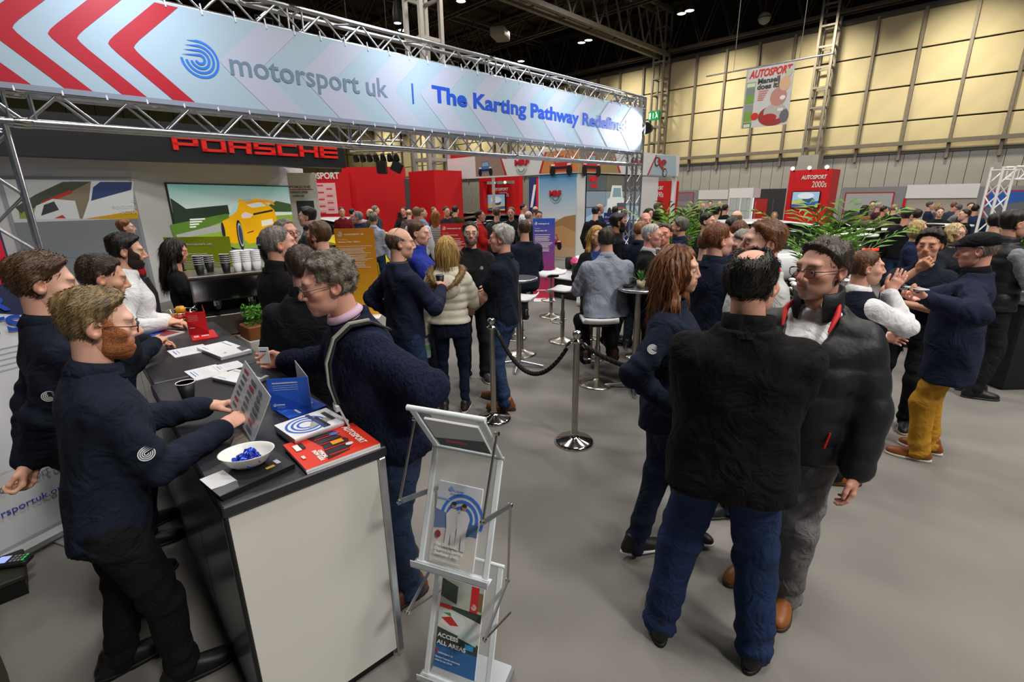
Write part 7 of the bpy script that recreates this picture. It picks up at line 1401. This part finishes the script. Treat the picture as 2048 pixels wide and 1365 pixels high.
for k in range(1500):
    i = rg.integers(0, 6); c = pth[i].lerp(pth[i+1], rg.uniform()); d = Vector(rg.normal(0, 1, 3)).normalized(); p0 = c+d*.02; p1 = p0+d*rg.uniform(.02, .04)+Vector((0, 0, -.01)); w = d.orthogonal()*.003; n = len(V); V += [p0-w, p0+w, p1, p1]; Q.append((n, n+1, n+2, n+3))
MB().sweep(pth, .032, 8).build('fur_trim', M('8a6a3c', .9, kind='hair'), P['root']); o = link('fur_fibre', npmesh('fur_fibre', np.array([tuple(v) for v in V]), np.array(Q, np.int32), M('a07c48', .9, kind='hair')), P['root']); o['kind'] = 'stuff'
f = Fld((-.2, -.28, 1.05), (.2, .02, 1.6), .014); f.ell(T(0, -.13, .38), (.12, .055, .11), .03); link('hood', npmesh('hood', *f.nets(), fabric('cfc9b8', 'puffer')), P['root'])
def bottle(t): MB().lathe([(.0, 0), (.03, 0), (.032, .01), (.032, .06), (.029, .07), (.032, .08), (.032, .14), (.014, .18), (.013, .2), (0, .2)], 18).build('bottle', M('c8dce0', .05, alpha=.35), t); MB().lathe([(.015, .195), (.015, .215), (0, .216)], 14).build('cap', M('2040b0', .4), t); MB().lathe([(.0325, .085), (.0325, .13)], 18).build('label', M('5a9a6a', .5), t)
h_ = hand_at(P, 0, .06); held('water_bottle', 'clear water bottle with blue cap in the blonde woman\'s hand', 'bottle', (h_.x, h_.y, h_.z-.2), bottle)
P = pers('bearded man with glasses in black sweater facing the camera', 940, 442, 5.25, 176, lv=2, bw=1.16, belly=.06, hair=('crop', '2a2420'), beard=('full', '6a645c'), skin='d0a28c', glasses='6a6a6c', top=dict(c=BLK, th=.02, name='sweater'), legs=('1c1e24', ''), L=dict(p='front', pose='flat'), R=dict(p='front', pose='flat'), shoes=('3a3c44', 'c8c8c8')); chest(P, -.09, .36, .02)
P = pers('white-haired man in navy polo shirt and jeans with hands clasped', 1000, 449, 4.5, -68, lv=2, bw=1.12, belly=.03, head=(-8, 4, 0), hair=('side', 'd2cec6'), skin='d49c88', top=dict(c='151a28', sleeve=.55, collar='polo', name='polo_shirt', hem=-.08), legs=('27395a', 'denim'), L=dict(p='front', pose='grip', l=(-.03, .3, .98)), R=dict(p='front', pose='flat', l=(.05, .32, 1.05)), feet=((-.1, -.05), (.1, .12)), shoes=('7a4420', '2c1c10'))
pers('brown-haired man in dark hoodie seated with his back turned', 1047, 458, 6.75, -25, lv=1, seat=.77, bw=1.15, hair=('short', '4a3424'), beard=('stubble', '4a3424'), top=dict(c='161c2c', th=.03, name='hoodie', hem=-.08), legs=('1c1e26', ''), L='front', R='front', h=1.78, feet=((-.12, .25, .28), (.12, .25, .28)))
pers('blonde woman in black cardigan seated facing us', 1194, 452, 5.9, 175, lv=1, sex='f', seat=.77, hair=('long', 'c89a50'), skin='d8aa92', head=(-8, 8, 0), top=dict(c=BLK, th=.02, name='cardigan', v=.25, vw=.08), under=dict(c='2a3a70', collar='crew'), L='front', R='front', h=1.70, feet=((-.12, .25, .28), (.12, .25, .28)), legs=('17181b', ''))
P = person('heavy man in pale grey shirt seated on a stool with his back to us', (4.33, 2.84), -8, h=1.78, lv=2, seat=.75, bw=1.36, belly=.06, lean=6, head=(14, 4, 0), hair=('short', '4c453e'), skin='cc9880', top=dict(c='8f95a6', collar='fold', th=.016, hem=-.08, name='shirt'), legs=('17181b', ''), L=dict(p='front'), R=dict(p='front', l=(.22, .34, 1.0)), feet=((-.16, .16, .2), (.16, .16, .2)), shoes=('4a2c1a', '1c1410'))
# --- foreground group at right
P = person('woman with long auburn hair in navy jacket, hand on hip', (2.33, 1.12), 112, h=1.75, lv=2, sex='f', bw=1.24, belly=.04, head=(10, 2, 0), hair=('wavy', '8a5630'), skin='d8a890', glasses=('1c1c1e', 'up'), top=dict(c='171e30', th=.022, name='jacket', hem=-.12, collar='crew'), legs=('161e32', 'denim'), R=dict(l=(.24, .04, .99), pole=(.5, -1, .25), dir=(-.5, .5, -.6), palm=(-.8, 0, -.3), pose='relax'), L=dict(p='down'), feet=((2.13, 1.15, 0, -35, 'w'), (2.5, 1.02, 0, 20, 'w')), shoes=('1a1a1c', 'd4d4d4'))
emblem(P, 1, .5, .024, .075)
P = person('broad man with a bald spot in black jacket and blue jeans from behind', (1.86, .60), 22, h=1.80, lv=2, bw=1.13, belly=.04, head=(30, 2, 0), hair=('spot', '1e1915'), skin='cf9c84', top=dict(c='111113', th=.034, hem=-.09, loose=.03, collar='stand', name='jacket'), legs=('1f2f52', 'denim', 1.18), R=dict(p='cross'), L=dict(p='cross'), feet=((1.78, .80, 0, -12, 'w'), (1.93, .42, 0, 20, 'w')), shoes=('131315', '0e0e10'))
T = P['T']; 
P = person('man with glasses and grey goatee in black puffer jacket facing left', (2.40, .50), 226, h=1.80, lv=2, bw=1.1, belly=.05, head=(26, 2, 0), hair=('side', '4a4038'), beard=('goatee', 'b4aca4'), skin='cf9a84', glasses='28262a', top=dict(c='191b1f', kind='puffer', quilt=.12, th=.028, hem=-.12, v=.32, vw=.1, collar='high', name='puffer_jacket'), under=dict(c='e4e4e8', collar='fold'), legs=('6c6a6c', 'denim', 1.1), L=dict(p='pocket', pose='relax', l=(-.27, .1, .88), pole=(-1, -.7, .1)), R=dict(p='pocket', pose='relax', l=(.27, .1, .88), pole=(1, -.7, .1)), feet=((-.08, .03), (.14, -.08)), shoes=('8a5226', '3a2818'))
T = P['T']
for s_ in (-1, 1): MB().sweep([Vector(T(s_*.085, .02, .575)), Vector(T(s_*.095, .075, .545)), Vector(T(s_*.085, .12, .48))], [.007, .013, .005], 8).build('collar_lining', M('c81e22', .6), P['root'])
MB().tube(Vector(T(.1, .185, .36)), Vector(T(.075, .195, .33)), .006).build('zip_tag', M('d02020', .5), P['root']); MB().tube(Vector(T(-.16, .165, .08)), Vector(T(-.15, .17, .01)), .005).build('zip_tag', M('d02020', .5), P['root'])
P = pers('tall ginger man in pale grey overshirt with a navy strap', 1528, 438, 2.8, -108, lv=2, bw=1.12, hair=('short', '8a5a38'), skin='dca892', head=(0, 0, 0), top=dict(c='b8bab8', collar='polo', cc='d83a30', th=.024, name='overshirt'), legs=('26324a', 'denim'), L='pocket', R='pocket'); T = P['T']; MB().sweep([Vector(T(-.12, -.1, .45)), Vector(T(-.12, -.02, .52)), Vector(T(-.125, .1, .46)), Vector(T(-.14, .13, .25))], .02, 6).build('bag_strap', M('1c2a50', .6), P['root'])
pers('red-haired man in navy jacket seen from behind the auburn woman', 1442, 444, 3.6, 35, lv=2, hair=('crop', '8a5230'), skin='d8a48e', head=(20, 0, 0), top=dict(c='171e30', th=.024, collar='stand', name='jacket'), legs=('1c1e26', ''))
pers('grey-haired man with glasses looking down beside the ginger man', 1487, 461, 4.1, -120, lv=1, h=1.7, hair=('side', '8a867e'), skin='cc9c8a', glasses='8a3a30', head=(0, 18, 0), top=dict(c='2a2a2c', th=.024, name='jacket', v=.2, vw=.07), under=dict(c='d8d8dc'), R='front', L='front')
P = pers('man in navy gilet over white shirt gesturing with a watch', 1742, 498, 3.15, 52, lv=2, bw=1.12, hair=('crop', '7a5236'), skin='d8a48c', head=(18, 0, 0), top=dict(c='151a28', th=.03, sleeve=0, name='gilet', hem=-.08, collar='crew'), under=dict(c='e6e6ea', sleeve=1, collar='fold'), legs=('1c1e24', ''), R=dict(p='chest', w=D(1778, 588, 3.1), pose='flat', dir=(.1, .35, .9), palm=(-1, .4, 0), pole=(.8, -.5, -1)), L=dict(p='front'), shoes=('8a4a24', '3a2412'))
A_ = P['A'][1]; MB().sweep([Vector(A_[2])-Vector(A_[3])*.0+Vector((.036*math.cos(k*math.pi/8), .036*math.sin(k*math.pi/8), 0)) for k in range(16)], .007, 6, True).build('watch', CHROME, P['root'])
P = pers('tousled dark-haired man in navy polo shirt with hand at his mouth', 1866, 459, 3.95, -172, lv=2, hair=('thick', '1e1611'), skin='cc9678', head=(4, 4, 0), top=dict(c='151b2a', collar='polo', sleeve=.6, name='polo_shirt', hem=-.08), legs=('16171b', ''), R=dict(l=(.02, .2, 1.40), pole=(.9, .2, -1), pose='grip', dir=(-.5, .3, .5), palm=(0, -1, .2)), L=dict(p='cross'), feet=((-.1, .0), (.16, .1)), shoes=('17171a', 'a89878')); chest(P, .085, .36, .028, txt=1, y=.155)
emblem(P, 1, .4, .022, .075)
P = pers('man in flat cap, navy blazer and mustard trousers reading his phone', 1958, 470, 3.4, -88, lv=2, dh=.0, bw=1.1, belly=.03, head=(0, 12, 0), hair=('crop', '8a7668'), skin='d8a08a', top=dict(c='1d2338', th=.028, hem=-.26, loose=.025, collar='fold', name='blazer', v=.26, vw=.07), under=dict(c=BLK, collar='stand'), legs=('b8862c', '', 1.1), L=dict(w=D(1862, 600, 3.2), palm=(.2, 0, 1), pose='hold', pole=(-.9, -.8, -.6)), R=dict(w=D(1850, 594, 3.35), pose='hold', palm=(-.2, 0, 1)), feet=((-.1, .05), (.1, .0)), shoes=('8a4a20', 'd8d4c8'))
f = Fld((-.12, -.15, .02), (.12, .19, .15), .005); f.ell((0, -.015, .055), (.09, .118, .068), .02); f.ell((0, .09, .05), (.075, .075, .022), .03); f.d = np.maximum(f.d, (.036-f.ax[2])[None, None, :]+.18*(f.ax[1][None, :, None]-.05)); link('flat_cap', npmesh('flat_cap', *f.nets(), fabric('17171a')), P['root'], P['HM'])
MB().bbox(Vector(P['T'](-.2, .08, .02)), (.01, .13, .02), .003, Matrix.Rotation(.15, 3, 'X')).build('pocket_flap', fabric('141a2c'), P['root']); held('phone', 'pale phone held by the man in the flat cap', 'phone', hand_at(P, 0, .1), lambda t: (MB().bbox((0, 0, .01), (.07, .14, .009), .004).build('case', M('c8ccd0', .3), t), MB().box((-.03, -.06, .0146), (.03, .06, .0152)).build('screen', M('a8b8c8', .2, emit=.4), t)), RAXW)
pers('blonde bobbed woman in navy dress turned to the right', 1843, 439, 6.2, 100, lv=1, sex='f', hair=('bob', 'cdb274'), skin='d8a890', top=dict(c='182242', hem=-.4, name='dress'), legs=('17181b', ''), R='front', L='front'); pers('fair bobbed woman with glasses in dark top behind the cap', 1918, 445, 5.6, 125, lv=1, sex='f', hair=('bob', 'd8c08a'), skin='d8a890', glasses='3a3034', top=dict(c='22262c', name='blouse'), R='front', L='front')
pers('dark-haired man in black gilet and grey sleeves at the right edge', 2040, 419, 4.6, 60, lv=1, hair=('quiff', '201812'), top=dict(c='18191c', th=.03, sleeve=0, kind='puffer', quilt=.11, name='gilet', collar='stand'), under=dict(c='808488', sleeve=1, collar='crew'), legs=('1c1e24', ''), R='front', L='front')
P = pers('white-haired man with glasses in black suit and bow tie', 1308, 447, 5.2, 92, lv=2, hair=('crop', 'd8d4ce'), skin='d89a86', glasses='3a3a3c', head=(8, 2, 0), bw=1.08, top=dict(c=BLK, th=.024, v=.3, vw=.08, collar='fold', name='jacket', hem=-.18), under=dict(c='e8e6e8', collar='fold'), R='pocket', L='front')
P = pers('laughing man in dark jacket drinking from a paper cup', 1330, 446, 5.6, 195, lv=1, hair=('short', '4a3222'), skin='d8927c', top=dict(c='1c1c22', th=.024, v=.2, name='jacket'), under=dict(c='d8d8e0'), L=dict(p='chin', pose='hold')); held('paper_cup', 'paper cup raised by the laughing man', 'cup', hand_at(P, 0), papercup)
pers('grey-haired man in navy jacket right of the laughing man', 1358, 434, 6.2, -80, lv=1, hair=('side', '6a665e'), top=dict(c='18223c', th=.024, name='jacket', collar='stand'), R='front', L='front'); pers('dark bearded man in black shirt beside the truss tower', 1238, 426, 6.6, 70, lv=1, hair=('quiff', '14100e'), beard=('full', '1c1410'), skin='a06c50', top=dict(c='15161a', name='shirt', collar='polo'), glasses='1a1a1c'); pers('ginger-haired man in navy polo seen from behind the tower', 1283, 441, 6.3, 25, lv=1, hair=('crop', '96643c'), top=dict(c='171d2e', sleeve=.6, name='polo_shirt', collar='polo'), legs=('20242c', '')); pers('bald smiling man behind the white-haired man', 1293, 424, 7.6, 160, lv=1, hair=('ring', '8a7a6a'), skin='d89a88', top=dict(c='2a3040'))
# --- crowd deeper in the hall
CR_ = [(683, 414, 14, 175, 'm', 'short', '4a4440', '6a1420', 'man in red and black team top by the sponsor board'), (705, 417, 15, 60, 'm', 'short', '1c1814', '20242c', 'dark-haired man bending beyond the team top man'), (751, 411, 15, 70, 'm', 'short', '8a867e', '3a4250', 'grey-haired man with plaid shirt below the left loudspeaker'), (738, 417, 14.6, -60, 'm', 'ring', '8a7a6a', '4a4440', 'balding man left of the plaid shirt man'), (806, 414, 15, 200, 'm', 'short', '2a2420', '17171a', 'man in black below the right loudspeaker'), (818, 418, 14.5, 20, 'm', 'ring', 'a09484', '6a5a60', 'bald man in mauve left of the white shirt back'),
       (833, 413, 9.5, 10, 'm', 'recede', '8a6a50', 'd8dae0', 'bald man in white shirt turned away from us'), (846, 416, 13.2, 100, 'm', 'short', '7a6450', '7a98c0', 'man in light blue shirt with strap'), (871, 420, 10.5, 10, 'f', 'straight', 'a8682c', 'stripe', 'red-haired woman in black and white striped top'), (868, 414, 17, 120, 'm', 'short', '8a7a68', '2a2a2e', 'fair man far behind the striped top'), (893, 413, 13, 150, 'm', 'short', '3a342e', '1c1e24', 'man in dark jacket touching his chin'), (911, 411, 13.5, 30, 'm', 'short', '2a2018', '3a3420', 'dark-haired man in olive jacket'), (903, 420, 13.8, 60, 'm', 'short', '4a3a2a', '1a2448', 'man in navy body warmer near the green show car'),
       (961, 420, 10.5, 100, 'm', 'short', '2c2018', 'b01c20', 'man in bright red hoodie looking right'), (994, 415, 11, 20, 'm', 'short', '6a4a30', '34363a', 'man in charcoal t-shirt seen from behind'), (1022, 414, 11.4, 190, 'm', 'short', '8a6440', '17171a', 'man in black t-shirt facing the charcoal one'), (1048, 408, 15, 100, 'm', 'short', '1c1612', 'd8dade', 'man in white shirt beyond the black t-shirt'), (1058, 421, 10.5, 30, 'm', 'ring', '9a8a84', '1c2420', 'balding man with dark backpack left of the blue board'), (1071, 412, 13.5, 10, 'm', 'ring', '8a6a58', '8a8890', 'bald man in grey above the blue board'), (1078, 422, 11.5, 170, 'm', 'short', '1c1814', 'd0d4dc', 'dark-haired man behind the blue board top'),
       (1192, 412, 11, 10, 'm', 'short', '1c1814', '151518', 'man in printed black hoodie before the video wall'), (1201, 407, 12.6, 60, 'm', 'ring', '8a6a58', '1c2848', 'bald man in navy before the video wall'), (1231, 412, 12.5, 15, 'm', 'short', '3a2c20', '1c2438', 'brown-haired man at the dark blue board'), (1250, 420, 13, 20, 'm', 'recede', '8a5a40', '2a3a78', 'man in blue by the truss tower foot'),
       (1318, 405, 12.5, 70, 'm', 'short', '6a5a48', '8a8070', 'man in beige jacket left of the mid palm'), (1300, 415, 9, 150, 'f', 'long', '1c1612', '2a2a34', 'dark-haired woman behind the bald smiling man'), (1317, 420, 8.4, 20, 'm', 'short', '1c1814', '1a2240', 'dark-haired man in navy before the palm'), (1387, 409, 12.6, -60, 'm', 'short', '4a3626', '20261c', 'man with yellow-flashed jacket behind the palm'), (1404, 414, 8.4, 10, 'm', 'short', '5a5048', '2a2820', 'man in parka with fur hood from behind'), (1421, 402, 20, 175, 'm', 'short', '2a2018', '17171a', 'man in dark suit and white shirt at the beige wall'), (1440, 402, 20, 185, 'm', 'ring', '8a6a58', '17171a', 'bald man in black suit at the beige wall'), (1407, 406, 18, 150, 'm', 'ring', '9a6a58', '4a68a0', 'bald man in blue at the beige wall'),
       (1433, 409, 9, 15, 'm', 'short', '1c1410', '5a7898', 'man in denim jacket with pale collar from behind'), (1419, 425, 7, 110, 'm', 'short', '1c1814', '1e1e20', 'man in black leather jacket left of the red-haired back'), (1452, 408, 13.5, 30, 'm', 'short', '2a2622', '17171a', 'man in black near the glass booth'), (1476, 420, 7.6, 20, 'm', 'ring', '8a6450', '32203a', 'bald man in purple sweater at the glass booth'), (1467, 433, 6.4, 20, 'm', 'short', '17130f', '1c2434', 'dark head above the grey-haired man with glasses'), (1481, 439, 5.2, 10, 'f', 'bob', '6a3a20', '1c2c58', 'auburn-haired person in blue behind the ginger man'), (1416, 462, 4.7, 20, 'm', 'short', '6a4a30', '1c1e24', 'brown-haired boyish head behind the auburn woman'), (1550, 423, 14, 175, 'f', 'straight', 'a8885a', '3a3a3c', 'fair long-haired person at the white hatchback'),
       (1730, 409, 14.6, -20, 'f', 'long', '2a1c14', '9a7448', 'woman in tan coat before the misty photo'), (1747, 402, 15.2, 180, 'm', 'short', '2a2018', '5a5c60', 'man in grey overcoat before the misty photo'), (1760, 404, 14.6, 60, 'm', 'crop', 'c8c0b8', '4a2030', 'white-haired man in maroon jacket'), (1771, 412, 14, 70, 'm', 'short', '2a2018', '96703c', 'man in camel coat beside the man in black and jeans'), (1791, 408, 13.4, 20, 'm', 'crop', 'b89a70', '17171a', 'man in black jacket and jeans seen from behind'), (1805, 414, 14.4, -60, 'm', 'short', '241c16', '26282c', 'dark man reading a sheet beside the backpack'), (1815, 418, 9, 10, 'm', 'short', '1c1814', '131316', 'big man in black hooded coat from behind'), (1833, 418, 9.8, -40, 'm', 'curly', '2a2018', '202428', 'curly dark man holding a phone to his face'),
       (1864, 403, 15, 90, 'm', 'short', '5a5048', '1c2440', 'man in navy fleece with folded arms'), (1880, 406, 15.3, 120, 'f', 'bob', 'b89a60', '4a4440', 'fair woman behind the navy fleece'), (1882, 415, 12, 170, 'm', 'short', '4a3626', '17171a', 'man in black with yellow lanyard at the white table'), (1916, 408, 13.8, -60, 'm', 'short', '6a6058', '787a7c', 'man in grey sweatshirt right of the white table'), (1910, 404, 15.4, 20, 'm', 'short', '8a5030', '3a4250', 'red-haired man with rucksack far right'), (1930, 418, 10.2, -110, 'm', 'short', '2a1c14', '151518', 'dark-haired man in black top behind the bobbed woman'), (1944, 405, 13, 170, 'm', 'short', '241a14', '3a2030', 'man in dark check shirt near the right truss'), (1953, 409, 12.4, 10, 'm', 'short', '17120e', '20304a', 'man in blue check shirt from behind near the right truss'), (2004, 425, 6.2, 60, 'm', 'short', '17130f', '1a1c22', 'dark-haired man in dark jacket left of the grey sleeves')]
for i, (px, py, b, hd, sx, hs_, hc, c, lb) in enumerate(CR_):
    tp = dict(c='d8d8da', kind='stripe', name='top') if c == 'stripe' else dict(c=c, th=.022 if i % 3 else .014, name=('jacket', 'shirt', 'sweater')[i % 3], hem=-.1)
    pers(lb, px, py, b, hd, lv=0 if b > 8.5 else 1, sex=sx, hair=(hs_, hc), skin=('d0a08a', 'c8927a', 'd8aa94')[i % 3], top=tp, legs=[('20242e', ''), ('2a3c60', 'denim'), ('1a1a1e', '')][i % 3], R=('down', 'front', 'pocket')[i % 3], L=('front', 'down', 'pocket')[(i*7) % 3], group='visitors deeper in the hall', bw=1+.05*(i % 3))
